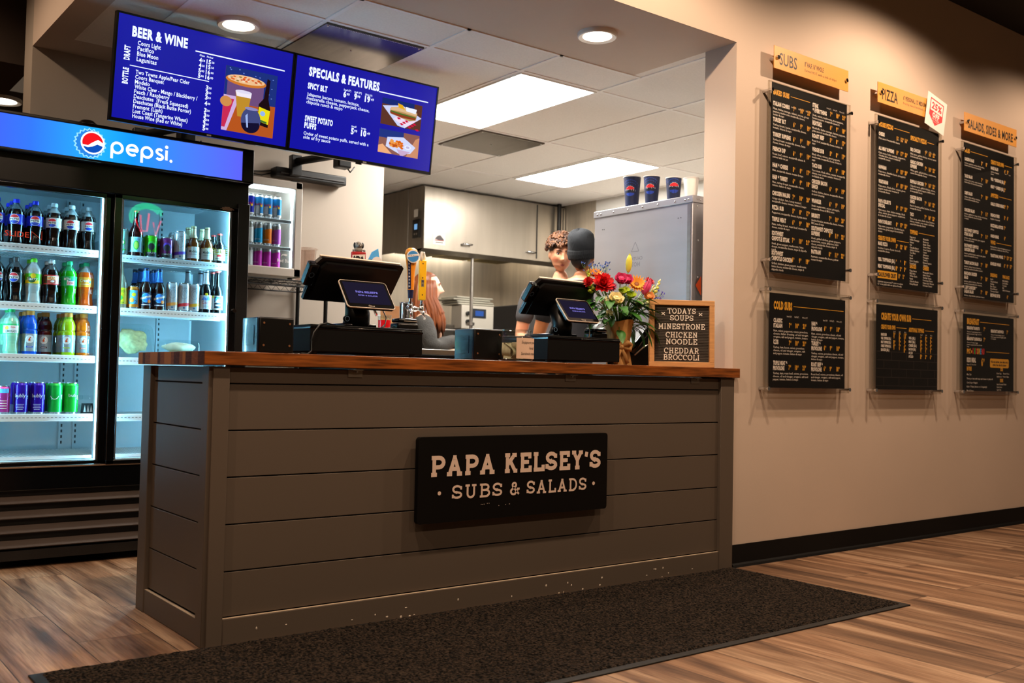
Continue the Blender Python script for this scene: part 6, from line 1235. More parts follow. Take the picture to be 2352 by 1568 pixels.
def board(x0, z0, W_, H_, label, deco, ex, ez, stand):
    t = thing('menu_board', label, 'menu board', (x0+W_/2, -.03, z0), 'black menus in clear wall panels')
    m = M(); m.T = FR((x0, -.043, z0)); m.rect(0, 0, W_, H_, sheet_m, 0); m.box((0, 0, -.001), (W_, H_, -.0004), sheet_m); deco(m); m.obj('menu_sheet', t)
    a, b, c, d = x0-ex, x0+W_+ex, z0-ez[0], z0+H_+ez[1]
    m = M(); m.box((a, -.0485, c), (b, -.0455, d), acr); m.obj('clear_panel', t)
    m = M(); m.box((a, -.0485, c), (a+.003, -.0385, d), acr_e); m.box((b-.003, -.0485, c), (b, -.0385, d), acr_e); m.box((a, -.0485, c), (b, -.0385, c+.003), acr_e); m.box((a, -.0485, d-.003), (b, -.0385, d), acr_e); m.box((a, -.0385, c), (b, -.0365, d), acr); m.obj('panel_edge', t)
    for sx, sz in stand:
        m = M(); m.cyl((sx, -.003, sz), (sx, -.06, sz), .009, chrome, n=16); m.cyl((sx, -.056, sz), (sx, -.064, sz), .0105, chrome, n=16); m.obj('standoff', t)
BX = (2.942, 3.922, 4.902); BW = .672
up = lambda x: ((x-.018, 2.465), (x+BW+.018, 2.465), (x-.018, 1.575), (x+BW+.018, 1.575)); lo = lambda x: ((x-.022, 1.42), (x+BW+.022, 1.42), (x-.022, .905), (x+BW+.022, .905))
def subs(m):
    head(m, .012, .036, 'BAKED SUBS', .026, .135, .33); sizes(m, .165, .108, SZ, .063); sizes(m, .48, .055, SZ, .06)
    for v, n_, p, d in ((.098, 'ITALIAN COMBO', '749 1049 2149', 'Ham, Italian sausage, salami, onions, green/peppers, mushrooms, mozzarella cheese,/tomato & mayo'), (.183, 'TURKEY BLT', '699 999 1949', 'Turkey breast, bacon, mozzarella cheese,/tomato, lettuce & mayo'), (.262, 'TURKEY SUPREME', '699 999 1949', 'Turkey breast, mozzarella cheese, Swiss/cheese, tomato & mayo'), (.338, 'FRENCH DIP', '699 999 1949', 'Roast beef, onions, mozzarella cheese &/served with au jus'), (.424, 'HAM & CHEESE', '599 899 1749', 'Ham, mozzarella cheese, tomato & mayo'), (.487, 'HAM & TURKEY', '699 999 1849', 'Ham, turkey breast, mozzarella cheese,/tomato, lettuce & mayo'), (.572, 'CHICKEN MALIBU', '749 1049 2049', 'Crispy chicken, ham, honey mustard,/mozzarella cheese, tomato, lettuce & mayo'), (.647, 'PIZZA SUB', '599 899 1749', 'Pepperoni, mozzarella cheese & pizza sauce'), (.708, 'TRIPLE MEAT', '699 999 1849', 'Ham, turkey breast, roast beef, mozzarella/cheese, tomato & mayo'), (.782, 'SOUTHWEST/CHIPOTLE STEAK', '799 1099 2149', 'Steak, green peppers, mushrooms, Swiss/cheese, mozzarella cheese, mayo & chipotle/ranch'), (.886, 'SOUTHWEST/CHIPOTLE CHICKEN', '699 999 1949', 'Grilled chicken, green peppers, mushrooms,/Swiss cheese, mozzarella cheese, mayo &/chipotle ranch')): entry(m, .012, .33, v, n_, p, d)
    for v, n_, p, d in ((.045, 'STEAK/& EVERYTHING', '749 1049 2149', 'Steak, onions, mushrooms, green peppers,/banana peppers, mozzarella cheese &/Swiss cheese'), (.143, 'MEATBALL', '699 999 1849', 'Meatballs, Italian sausage, banana peppers,/pizza sauce & mozzarella cheese'), (.213, 'ROAST BEEF', '599 899 1749', 'Roast beef, mozzarella cheese, tomato &/mayo'), (.288, 'VEGGIE SUB', '599 899 1749', 'Black olives, onions, green peppers,/mushrooms, mozzarella cheese, tomato &/mayo'), (.376, 'TACO SUB', '699 999 1849', 'Taco meat, black olives, onions, mozzarella/cheese, sour cream, tomato, lettuce &/enchilada sauce'), (.464, 'CHICKEN BACON/RANCH', '699 999 1949', 'Grilled chicken, bacon, mozzarella cheese/& ranch dressing'), (.570, 'WRANGLER', '699 999 1949', 'Steak, mushrooms, onions, pineapple,/mozzarella cheese & BBQ sauce'), (.650, 'BRISKET', '749 1049 2049', 'Smoked brisket, mozzarella cheese, tomato,/BBQ sauce & mayo'), (.720, 'SOUTHWEST CHIPOTLE/SUPREME', '849 1149 2249', 'Steak, grilled chicken, green peppers,/mushrooms, onions, jalapenos, Swiss/cheese, mozzarella cheese, mayo &/chipotle ranch'), (.848, 'PASTRAMI', '849 1149 2249', 'Pastrami, mozzarella cheese, yellow/mustard & mayo')): entry(m, .352, .31, v, n_, p, d)
board(BX[0], 1.512, BW, 1.0, 'tall black BAKED SUBS menu under the SUBS sign, left column', subs, .028, (.009, .003), up(BX[0]))
def pizza(m):
    head(m, .012, .036, 'HOUSE PIZZAS', .026, .15, .34); head(m, .352, .082-.02, 'SPECIALTY PIZZAS', .026, .18, .62); PX = lambda x: (x, x+.045, x+.09)
    sizes(m, .205, .115, ('Pers.', 'Med.', 'Lg.'), .045); sizes(m, .525, .135, ('Pers.', 'Med.', 'Lg.'), .045)
    for v, n_, p, d in ((.105, 'CHEESE', '599 1299 1699', 'Pizza sauce & mozzarella cheese'), (.19, 'ALL MEAT SUPREME', '849 1799 2349', 'Pizza sauce, Italian sausage, pepperoni,/Canadian bacon, bacon crumbles &/mozzarella cheese'), (.30, 'HAWAIIAN', '699 1549 2049', 'Pizza sauce, Canadian bacon, pineapple &/mozzarella cheese'), (.385, 'VEGETARIAN', '699 1549 2049', 'Pizza sauce, black olives, onions, green/peppers, mushrooms, tomatoes &/mozzarella cheese'), (.50, "PAPA KELSEY'S/SPECIAL", '849 1799 2349', 'Pizza sauce, ham, Italian sausage, black/olives, onions, green peppers, mushrooms/& mozzarella cheese'), (.62, "PAPA'S DELIGHT", '849 1799 2349', 'Pizza sauce, pepperoni, Canadian bacon,/mushrooms, green peppers & mozzarella/cheese'), (.79-.04, 'MAKE PIZZA', '599 1299 1699', 'Includes 1 sauce of your choice &/mozzarella cheese'), (.842, 'VEG. TOPPINGS (EA.)', '99 99 199', ''), (.882, 'MEAT TOPPINGS (EA.)', '149 249 349', '')): entry(m, .012, .33, v-.01, n_, p, d, px=PX(.2), nh=.02, namew=.18)
    head(m, .012, .705, 'CREATE YOUR OWN', .024, .185, .34); m.rect(.01, .047, .215, .092, ywl, .0003); m.text('CAULFLOWER CRUST', .018, .058, .024, ink_k, w=.185, bold=.05, z=.0008); sup(m, .23, .062, '199', .024, ywl); sup(m, .275, .062, '299', .024, ywl); small(m, .012, .962, ('Substitute any personal 7" crust or medium', '12" crust pizza with our gluten friendly'), .0105)
    for v, n_, p, d in ((.15, 'BBQ CHICKEN', '749 1699 2249', 'BBQ sauce, grilled chicken, onions, bacon/& mozzarella cheese'), (.225, 'GARLIC CHICKEN/SUPREME', '749 1699 2249', 'White garlic, grilled chicken, mushrooms,/onions & mozzarella cheese'), (.345, 'BUFFALO CHICKEN', '749 1699 2249', 'Chipotle ranch, grilled chicken, onions,/mushrooms, green peppers, buffalo sauce/& mozzarella cheese'), (.44, 'CHICKEN BACON/RANCH', '749 1699 2249', 'Ranch dressing, grilled chicken, bacon &/mozzarella cheese'), (.545, 'TACO', '749 1699 2249', 'Taco meat, onion, black olive, Doritos,/lettuce, tomato, sour cream, enchilada/sauce & mozzarella cheese')): entry(m, .352, .31, v-.015, n_, p, d, px=PX(.515), nh=.02, namew=.16)
    head(m, .352, .635, 'TOPPINGS', .024, .085, .63); small(m, .352, .668, ('Pepperoni', 'Italian Sausage', 'Salami', 'Ham', 'Canadian Bacon', 'Grilled Chicken', 'Taco Meat', 'Steak', 'Bacon', 'Bacon Crumbles', 'Roast Beef')); small(m, .50, .668, ('Meatballs', 'Mushrooms', 'Black Olives', 'Green Olives', 'Green Peppers', 'Onions', 'Jalapenos', 'Pineapple', 'Tomatoes', 'Banana Peppers', 'Cilantro'))
    head(m, .352, .845, 'SAUCES', .022, .07); head(m, .50, .845, 'CHEESE', .022, .065); small(m, .352, .872, ('Pizza Sauce', 'BBQ Sauce', 'White Garlic', 'Ranch', 'Chipotle Ranch', 'Honey Mustard')); small(m, .50, .872, ('Mozzarella Cheese', 'Swiss Cheese', 'Cheddar Cheese', 'Provolone Cheese', 'Pepper Jack Cheese', 'Parmesan Cheese'))
board(BX[1], 1.512, BW, 1.0, 'tall black pizza menu under the PIZZA sign, middle column', pizza, .028, (.009, .003), up(BX[1]))
def salad(m):
    head(m, .012, .036, 'SALAD', .026, .065, .31); head(m, .352, .062, 'CREATE YOUR OWN', .026, .175, .64); sizes(m, .225, .1, ('Small', 'Large'), .06); sizes(m, .545, .135, ('Small', 'Large'), .055)
    for v, n_, p, d in ((.105, 'GARDEN SALAD', '599 899', 'Lettuce, peppers, onions, black olives,/mushrooms, tomatoes & mozzarella'), (.215, 'TACO SALAD', '799 1099', 'Lettuce, taco meat, onion, tomatoes,/black olives, Doritos & mozzarella'), (.325, 'CHEF SALAD', '799 1099', 'Lettuce, ham, turkey, tomatoes,/croutons & mozzarella cheese'), (.435, 'CHICKEN SALAD', '799 1199', 'Lettuce, grilled or crispy chicken, tomatoes,/bacon, mozzarella cheese & cheddar/croutons'), (.565, 'SOUTHWEST CHIPOTLE/STEAK SALAD', '799 1199', 'Lettuce, steak, mushrooms, green peppers/& mozzarella cheese'), (.665, 'SOUTHWEST CHIPOTLE/CHICKEN SALAD', '799 1099', 'Lettuce, grilled chicken, mushrooms, green/peppers & mozzarella cheese'), (.775, 'TURKEY BACON SALAD', '799 1099', 'Lettuce, turkey, bacon, tomatoes,/mozzarella cheese & cheddar croutons'), (.845, 'MANDARIN CHICKEN/SALAD', '799 1099', 'Lettuce, grilled chicken, chow mein/noodles, toasted almonds, croutons,/cheese & mandarin oranges'), (.935, 'CRISPY CHICKEN/CAESAR SALAD', '799 1099', 'Lettuce, crispy chicken, parmesan cheese')): entry(m, .012, .31, v-.01, n_, p, d, px=(.225, .285), nh=.02, dh=.0105, namew=.2)
    for v, n_, p, d in ((.115, 'MAKE SALAD', '499 599', 'Choice of lettuce/cheese'), (.19, 'VEG. & DRESSINGS (EA.)', '100', ''), (.24, 'MEAT & CHEESE (EA.)', '200', ''), (.355, 'GARLIC CHEESE BREAD', '399 799', ''), (.43, 'FRENCH FRIES', '399 699', 'Regular or Seasoned'), (.50, 'MOZZARELLA STICKS', '799', '6 Piece'), (.57, 'ONION RINGS', '499', ''), (.70, 'TRADITIONAL WINGS', '799 1399 2349', ''), (.755, 'BONELESS WINGS', '699 999 1749', '')): entry(m, .352, .31, v-.01, n_, p, d, px=(.535, .575, .618), nh=.02, dh=.0105, namew=.18)
    head(m, .352, .285, 'APPETIZERS', .024, .1, .64); head(m, .352, .60, 'WINGS', .024, .065, .64); small(m, .352, .632, ('Includes fries, onion and dipping sauces or', 'your choice of additional sauces 50 ea.'), .0105)
    head(m, .352, .82, 'DRESSINGS', .022, .09); head(m, .515, .82, 'WING SAUCE', .022, .095); small(m, .352, .848, ('Ranch', 'Chipotle Ranch', 'Italian', 'Blue Cheese', 'Honey Mustard', 'Thousand Island', 'Caesar')); small(m, .515, .848, ('Mild Buffalo', 'Hot Buffalo', 'Teriyaki', 'BBQ', 'Garlic Parmesan'))
    entry(m, .352, .31, .955, 'BROWNIE BITES', '499', '', px=(.575,), nh=.02)
board(BX[2], 1.512, BW, 1.0, 'tall black salad menu under the SALADS, SIDES & MORE sign, right column', salad, .028, (.009, .003), up(BX[2]))
LH_ = .495
def cold(m):
    H = LH_; head(m, .035, .085, 'COLD SUBS', .04, .155, .655, H); sizes(m, .145, .245, SZ, .067, H); sizes(m, .465, .255, SZ, .063, H)
    for v, n_, p, d in ((.265, 'CLASSIC/ITALIAN', '749 1049 2149', 'Ham, salami, pepperoni, onions, provolone/cheese, Italian dressing, oil and vinegar,/oregano, salt and pepper, tomato, lettuce/& mayo'), (.495, 'CLUB', '749 1049 2149', 'Turkey, ham, bacon, onions, provolone/cheese, oil and vinegar, oregano, salt/and pepper, tomato, lettuce & mayo'), (.715, 'TRIPLE MEAT &/PROVOLONE', '749 1049 2149', 'Turkey, ham, roast beef, onions, provolone/cheese, oil and vinegar, oregano, salt and/pepper, tomato, lettuce & mayo')): entry(m, .035, .3, v, n_, p, d, nh=.021, px=(.165, .22, .285), H=H, namew=.12)
    for v, n_, p, d in ((.27, 'HAM &/PROVOLONE', '699 999 1849', 'Ham, onions, provolone cheese, oil and/vinegar, oregano, salt and pepper, tomato,/lettuce & mayo'), (.485, 'TURKEY &/PROVOLONE', '699 999 1849', 'Turkey, onions, provolone cheese, oil and/vinegar, oregano, salt and pepper, tomato,/lettuce & mayo'), (.715, 'ROAST BEEF &/PROVOLONE', '699 999 1849', 'Roast beef, onions, provolone cheese, oil/and vinegar, oregano, salt and pepper,/tomato, lettuce & mayo')): entry(m, .362, .3, v, n_, p, d, nh=.021, px=(.475, .53, .592), H=H, namew=.105)
board(BX[0], .91, BW, LH_, 'black COLD SUBS menu, lower panel of the left column', cold, .036, (.024, .03), lo(BX[0]))
def bricks(m):
    mor = mat('menu_faint_brick', '#20130c', .6); random.seed(8)
    for j in range(5):
        y = .02+j*.05; m.rect(.004, y, BW-.004, y+.004, mor, .0001)
        for k in range(4): x = .08+k*.16+(.08 if j % 2 else 0); m.rect(x, y, x+.005, min(y+.05, LH_), mor, .0001) if x < BW-.02 else None
def create(m):
    H = LH_; bricks(m); head(m, .05, .095, 'CREATE YOUR OWN SUB', .038, .32, .60, H); head(m, .05, .235, 'CREATE YOUR OWN', .024, .15, .32, H); head(m, .345, .245, 'ADDITIONAL TOPPINGS', .024, .17, .63, H); sizes(m, .18, .315, ('Small', 'Half', 'Whole'), .058, H); sizes(m, .475, .33, ('Small', 'Half', 'Whole'), .056, H)
    for i, (a, p) in enumerate((('BASE SUB', '399 599 1199'), ('VEG. TOPPINGS (EA.)', '50 100 200'), ('MEAT TOPPINGS (EA.)', '100 200 400'), ('CHEESE TOPPINGS (EA.)', '100 200 400'), ('SAUCES (EA.)', '50 50 100'))): entry(m, .05, .3, .335+i*.045, a, p, '', nh=.0145, px=(.18, .238, .292), H=H, namew=.105)
    for i, (a, p) in enumerate((('VEG. (EA.)', '50 100 200'), ('MEAT (EA.)', '100 200 400'), ('CHEESE (EA.)', '100 200 400'), ('BACON (EA.)', '150 300 600'), ('AU JUS', '75 75 75'), ('AVOCADO', '150 300 600'))): entry(m, .345, .3, .355+i*.045, a, p, '', nh=.0145, px=(.475, .53, .585), H=H, namew=.09)
board(BX[1], .91, BW, LH_, 'black CREATE YOUR OWN SUB menu, lower panel of the middle column', create, .036, (.024, .03), lo(BX[1]))
def brk(m):
    H = LH_; head(m, .05, .055, 'BREAKFAST', .036, .155, .61, H)
    for x, v, n_, p, d in ((.05, .16, 'BREAKFAST BURRITO', '799', 'Choice of 1 meat (sausage, ham or/bacon), potatoes, 2 egg, cheese &/sauce'), (.05, .30, 'BREAKFAST QUESADILLA', '799', 'Choice of 1 meat, 2 eggs,/potatoes, pepper jack cheese & sour/cream'), (.36, .175, 'BREAKFAST SANDWICH', '799', 'Choice of 1 meat (sausage, ham or/bacon), egg, cheese on english muffin/or croissant')): entry(m, x, .28, v, n_, p, d, nh=.019, dh=.009, px=(x+.215,), H=H, namew=.2)
    y = H-.44*H-.036
    m.text("PK's", .05, y, .03, ywl, w=.065, bold=.06, z=.0003)
    for i, (c_, cc) in enumerate(zip('KIDSMENU', ('#d8262c', '#2e9a3c', '#d8262c', '#e8a62a', '#e8a62a', '#2a9ad8', '#d8262c', '#d8262c'))): m.text(c_, .122+i*.0195, y, .036, mat('menu_kid_'+cc.strip('#'), cc, .5), w=.016, bold=.06, z=.0003)
    m.rect(.30, y+.015, .61, y+.018, ywl, .0003); m.text('KIDS MEAL', .05, y-.055, .028, wl, w=.115, bold=.06, z=.0003); m.text('Ages 12 & under', .05, y-.075, .009, wl, w=.12, z=.0003, res=1); sup(m, .235, y-.075, '699', .048, ywl)
    m.prism([(a, b) for a, b in rrect(.35, y-.085, .605, y-.025, .012)], 0, .0002, ywl); m.text('Pick one entree, two sides and a', .36, y-.052, .014, ink_k, w=.235, bold=.04, z=.0006); m.text('drink from the list below', .385, y-.073, .014, ink_k, w=.185, bold=.04, z=.0006)
    head(m, .05, .685, 'ENTREE', .024, .06, None, H); small(m, .05, .745, ('Mini Sub', 'Turkey or ham with mayo and cheese or pizza sub', 'Corn Dog or Nuggets', 'Kids 6" Pizza (cheese or 2 toppings)', 'Mac & Cheese'), .012, H, .026)
    head(m, .49, .68, 'SIDE', .022, .035, None, H); small(m, .44, .73, ('Fruit Cup     French Fries', 'Applesauce   Potato Chips'), .011, H, .02); head(m, .485, .83, 'DRINK', .022, .045, None, H); small(m, .44, .88, ('Small Fountain Drink', 'Apple Juice', 'Capri Sun'), .011, H, .018)
board(BX[2], .91, BW, LH_, 'black BREAKFAST and kids menu, lower panel of the right column', brk, .036, (.024, .03), lo(BX[2]))
def header(x0, W_, label, deco):
    t = thing('menu_sign', label, 'sign', (x0+W_/2, -.02, 2.587), 'gold header signs over the wall menus')
    M().rbox((x0, -.0475, 2.587), (x0+W_, -.0435, 2.708), sgn, .001).obj('plate', t)
    m = M(); m.T = FR((x0, -.0478, 2.587)); deco(m); m.obj('lettering', t)
    for x in (x0+.028, x0+W_-.022):
        m = M(); m.cyl((x, -.003, 2.648), (x, -.0565, 2.648), .008, chrome, n=14); m.cyl((x, -.0475, 2.648), (x, -.056, 2.648), .011, chrome, n=14); m.obj('standoff', t)
def ds(m): m.text('SUBS', .045, .028, .066, sgn_k, w=.15, bold=.012); m.text('8" HALF, 16" WHOLE', .262, .062, .026, sgn_k, w=.17, bold=.02); m.text('Served HOT with a side of chips', .262, .035, .015, sgn_k, w=.29, res=1)
def dp(m): m.text('PIZZA', .045, .026, .066, sgn_k, w=.165, bold=.02); m.text('6" PERSONAL, 12" MEDIUM', .27, .062, .026, sgn_k, w=.25, bold=.03); m.text('Freshly baked handmade crust', .27, .036, .015, sgn_k, w=.28, res=1)
def dsa(m): m.text('SALADS, SIDES & MORE', .045, .026, .058, sgn_k, w=.60, bold=.03)
header(2.952, .667, 'gold SUBS sign above the left menu column', ds); header(3.914, .69, 'gold PIZZA sign above the middle menu column, partly behind the pennant', dp); header(4.902, .70, 'gold SALADS, SIDES & MORE sign above the right menu column', dsa)
t = thing('sale_pennant', 'white and red 25% OFF card stuck over the end of the pizza sign', 'card', (4.51, -.06, 2.5)); cr = mat('card_red', '#d3242c', .5); cw = mat('card_white', '#ece6e0', .5)
Q = FR((4.405, -.0585, 2.548), (.979, 0, -.205), (.205, 0, .979))
m = M(); m.T = Q; m.box((-.0, 0, -.0015), (.225, .21, 0), cw); m.obj('card', t)
m = M(); m.T = Q; m.flat([(.035, .185), (.19, .185), (.19, .075), (.112, .022), (.035, .075)][::-1], cr, .0003); m.flat([(.043, .108), (.182, .108), (.182, .177), (.043, .177)], cw, .0006); m.text('25%', .112, .122, .042, cr, w=.115, al='c', bold=.04, z=.001); m.text('OFF', .112, .072, .03, cw, w=.08, al='c', bold=.06, z=.001); m.text('ANY PIZZA', .112, .055, .012, cw, w=.085, al='c', z=.001); m.text('any large or medium', .112, .045, .006, cw, w=.07, al='c', z=.001, res=1); m.obj('print', t)
# ================================================================ PEOPLE
def evaluated(verts, edges, radii, root=0, sub=2):
    me = bpy.data.meshes.new('skeleton'); me.from_pydata([tuple(v) for v in verts], edges, []); o = bpy.data.objects.new('skeleton', me); COL.objects.link(o)
    sk = o.modifiers.new('skin', 'SKIN'); sk.use_smooth_shade = True; sk.branch_smoothing = .6
    for i, r in enumerate(radii):
        d = me.skin_vertices[0].data[i]; d.radius = r if isinstance(r, tuple) else (r, r); d.use_root = (i == root); d.use_loose = False
    s_ = o.modifiers.new('sub', 'SUBSURF'); s_.levels = sub; s_.render_levels = sub
    bpy.context.view_layer.update(); ev = o.evaluated_get(bpy.context.evaluated_depsgraph_get()); m2 = bpy.data.meshes.new_from_object(ev)
    vs = [v.co.copy() for v in m2.vertices]; fs = [tuple(p.vertices) for p in m2.polygons]; bpy.data.objects.remove(o); bpy.data.meshes.remove(me); bpy.data.meshes.remove(m2); return vs, fs
def remeshed(parts, voxel):
    vs, fs = [], []
    for v, f in parts: b = len(vs); vs += v; fs += [tuple(b+i for i in q) for q in f]
    me = bpy.data.meshes.new('merge'); me.from_pydata([tuple(v) for v in vs], [], fs); o = bpy.data.objects.new('merge', me); COL.objects.link(o)
    r = o.modifiers.new('remesh', 'REMESH'); r.mode = 'VOXEL'; r.voxel_size = voxel; r.use_smooth_shade = True
    s_ = o.modifiers.new('smooth', 'SMOOTH'); s_.factor = .5; s_.iterations = 2
    bpy.context.view_layer.update(); m2 = bpy.data.meshes.new_from_object(o.evaluated_get(bpy.context.evaluated_depsgraph_get()))
    out = [v.co.copy() for v in m2.vertices], [tuple(p.vertices) for p in m2.polygons]; bpy.data.objects.remove(o); bpy.data.meshes.remove(me); bpy.data.meshes.remove(m2); return out
def g2(x, z, cx, cz, sx, sz): return math.exp(-((x-cx)/sx)**2-((z-cz)/sz)**2)
def head_mesh(n=72, k=56, jaw=1., female=False):
    """face looks along -y, centre of the skull at the origin, chin at about z=-.118"""
    vs = []
    for i in range(k+1):
        t = pi*i/k
        for j in range(n):
            a = 2*pi*j/n; x, y, z = sin(t)*cos(a), sin(t)*sin(a), cos(t)
            X, Y_, Z = .076*x, .098*y, .118*z
            if z < .1:
                q = min(1, (.1-z)/1.1); X *= 1-(.30 if female else .22)*jaw*q**1.5
                if y > 0: Y_ *= 1-.55*q**1.3
                else: Y_ *= 1-.10*q**2
            if z < -.55 and y < 0: X *= 1.06; Y_ *= 1.05
            if y < .1:
                f = max(0, min(1, (-y+.1)/.5)); d = 0
                d += .027*g2(X, Z, 0, -.030, .0115, .014)+.016*g2(X, Z, 0, -.008, .009, .024)+.007*(g2(X, Z, .012, -.035, .008, .008)+g2(X, Z, -.012, -.035, .008, .008))
                d -= .010*(g2(X, Z, .031, .010, .016, .011)+g2(X, Z, -.031, .010, .016, .011)); d += .005*(g2(X, Z, .03, .029, .022, .007)+g2(X, Z, -.03, .029, .022, .007))
                d += .004*g2(X, Z, 0, -.064, .022, .006)+.0045*g2(X, Z, 0, -.076, .018, .006)-.003*g2(X, Z, 0, -.070, .022, .0025); d += .010*g2(X, Z, 0, -.102, .022, .016)
                d += .005*(g2(X, Z, .045, -.022, .018, .02)+g2(X, Z, -.045, -.022, .018, .02))
                Y_ -= d*f
            vs.append(Vector((X, Y_, Z)))
    fs = [(i*n+j, (i+1)*n+j, (i+1)*n+(j+1) % n, i*n+(j+1) % n) for i in range(k) for j in range(n)]
    return vs, fs
def ear_mesh(sx):
    m = M(); m.T = Matrix.Translation((sx*.074, .012, -.008)) @ Matrix.Rotation(sx*.35, 4, 'Z'); m.ell((0, 0, 0), (.008, .018, .031), None, 14, 10); m.ell((sx*.006, -.004, 0), (.006, .013, .024), None, 12, 8); return [v for v in m.v], m.f
def hand_chain(w, e, curl=.5, side=1):
    """palm, four fingers and a thumb beyond wrist w along direction e (unit); returns skin meshes"""
    w = Vector(w); e = Vector(e).normalized(); n_ = Vector((0, 0, 1)) if abs(e.z) < .8 else Vector((1, 0, 0)); s_ = e.cross(n_).normalized(); n_ = s_.cross(e); out = []
    pv = [w, w+e*.04, w+e*.085]; out.append(evaluated(pv, [(0, 1), (1, 2)], [.026, (.038, .018), (.040, .016)], 0, 2))
    for i, L in enumerate((.068, .078, .072, .055)):
        b = w+e*.08+s_*(side*(.030-i*.020)); d1 = (e*cos(curl*.6)-n_*sin(curl*.6)); d2 = (e*cos(curl*1.5)-n_*sin(curl*1.5)); d3 = (e*cos(curl*2.2)-n_*sin(curl*2.2))
        p = [b-e*.02, b, b+d1*L*.45, b+d1*L*.45+d2*L*.32, b+d1*L*.45+d2*L*.32+d3*L*.25]; out.append(evaluated(p, [(0, 1), (1, 2), (2, 3), (3, 4)], [.009, .0095, .009, .008, .0065], 0, 1))
    b = w+e*.025+s_*side*.028; p = [b, b+(e*.6+s_*side*.7-n_*.2)*.035, b+(e*.6+s_*side*.7-n_*.2)*.035+(e*.9+s_*side*.2-n_*.3)*.03, b+(e*.6+s_*side*.7-n_*.2)*.035+(e*.9+s_*side*.2-n_*.35)*.05]; out.append(evaluated(p, [(0, 1), (1, 2), (2, 3)], [.013, .0115, .0105, .008], 0, 1)); return out
def person(name_lab, loc, face, height, head_z, head_yaw, head_pitch, arms, skin, group, female=False, jaw=1., lean=(0, 0), lipc='#b0605a'):
    """local frame: person looks along -y. arms: two (elbow, wrist, hand direction, curl) in local metres"""
    s = height/1.75
    t = thing('person', name_lab, 'person', loc, group, world=False); t.rotation_euler = (0, 0, face)
    sh = .17*s if female else .195*s; zs = 1.44*s; lx, ly = lean
    J = [(0, 0, .95*s), (lx*.4, ly*.4, 1.10*s), (lx*.8, ly*.8+.01, 1.28*s), (lx, ly+.01, zs-.02), (lx, ly+.012, zs+.06), (lx, ly+.0, head_z-.10)]
    Rr = [(.155*s, .115*s), (.135*s, .10*s), (.155*s, .115*s), (.12*s, .09*s), .055, .053]
    if female: Rr = [(.155*s, .11*s), (.115*s, .085*s), (.14*s, .105*s), (.10*s, .075*s), .045, .044]
    E_ = [(0, 1), (1, 2), (2, 3), (3, 4), (4, 5)]; V = [Vector(j) for j in J]; R_ = list(Rr)
    hands = []; ends = []
    for sx, (el_, wr, hd, curl) in zip((-1, 1), arms):
        b = len(V); V += [Vector((lx+sx*sh, ly+.012, zs-.035)), Vector((lx+sx*sh*.6+el_[0]*.4, ly+el_[1]*.4, (zs-.035)*.6+el_[2]*.4)), Vector(el_), Vector(el_).lerp(Vector(wr), .35), Vector(wr)]
        R_ += [.062*s, .05*s, .042*s, .041*s, .027*s]; E_ += [(3, b), (b, b+1), (b+1, b+2), (b+2, b+3), (b+3, b+4)]; hands += hand_chain(wr, hd, curl, sx); ends.append(b)
    for sx in (-1, 1):
        b = len(V); V += [Vector((sx*.095*s, 0, .86*s)), Vector((sx*.10*s, -.01, .48*s)), Vector((sx*.10*s, .0, .38*s)), Vector((sx*.10*s, .02, .085)), Vector((sx*.105*s, -.06, .045)), Vector((sx*.11*s, -.17, .03))]
        R_ += [.09*s, .062*s, .06*s, .04*s, .042, .032]; E_ += [(0, b), (b, b+1), (b+1, b+2), (b+2, b+3), (b+3, b+4), (b+4, b+5)]
    body = evaluated(V, E_, R_, 0, 2)
    HM = Matrix.Translation((lx, ly-.022, head_z)) @ Matrix.Rotation(head_yaw, 4, 'Z') @ Matrix.Rotation(head_pitch, 4, 'X')
    hv, hf = head_mesh(jaw=jaw, female=female); parts = [body, ([HM @ v for v in hv], hf)]+hands
    for sx in (-1, 1): ev, ef = ear_mesh(sx); parts.append(([HM @ v for v in ev], ef))
    vs, fs = remeshed(parts, .0055)
    sk = mat('skin_'+skin.strip('#'), skin, .5, sss=.12); lip = mat('lips_'+lipc.strip('#'), lipc, .45); blush = mat('cheek_'+skin.strip('#'), tuple(a*b for a, b in zip(lin(skin), (1.02, .72, .68))), .5)
    inv = HM.inverted(); m = M(); mm = []
    for f in fs:
        c = inv @ (sum((vs[i] for i in f), Vector())/len(f))
        mm.append(lip if c.y < -.078 and ((c.x/.024)**2+((c.z+.0705)/.0085)**2) < 1 else blush if c.y < -.04 and (((abs(c.x)-.047)/.018)**2+((c.z+.03)/.02)**2) < 1 and not female else sk)
    m.add(vs, fs, mm, True); m.obj('body', t)
    dk = mat('eye_dark', '#1c120d', .2); wh = mat('eye_white', '#d9cfc6', .3)
    for sx in (-1, 1):
        m = M(); m.T = HM; m.ell((sx*.031, -.079, .0085), (.0135, .008, .0065), wh, 14, 10); m.ell((sx*.031, -.0855, .007), (.0055, .003, .0055), dk, 12, 8); m.tube([(sx*.017, -.0845, .012), (sx*.031, -.089, .0155), (sx*.045, -.081, .0115)], .0016, dk, 6); m.obj('eye', t)
    return t, HM, V, R_, ends, s
def garment(t, nm, V, idx, E_, R_, mm, sub=2, fold=0.):
    vs, fs = evaluated([V[i] for i in idx], E_, R_, 0, sub)
    if fold: vs = [v+Vector((sin(v.z*70+v.x*30), cos(v.z*55+v.y*40), 0))*fold for v in vs]
    m = M(); m.add(vs, fs, mm, True); return m.obj(nm, t)
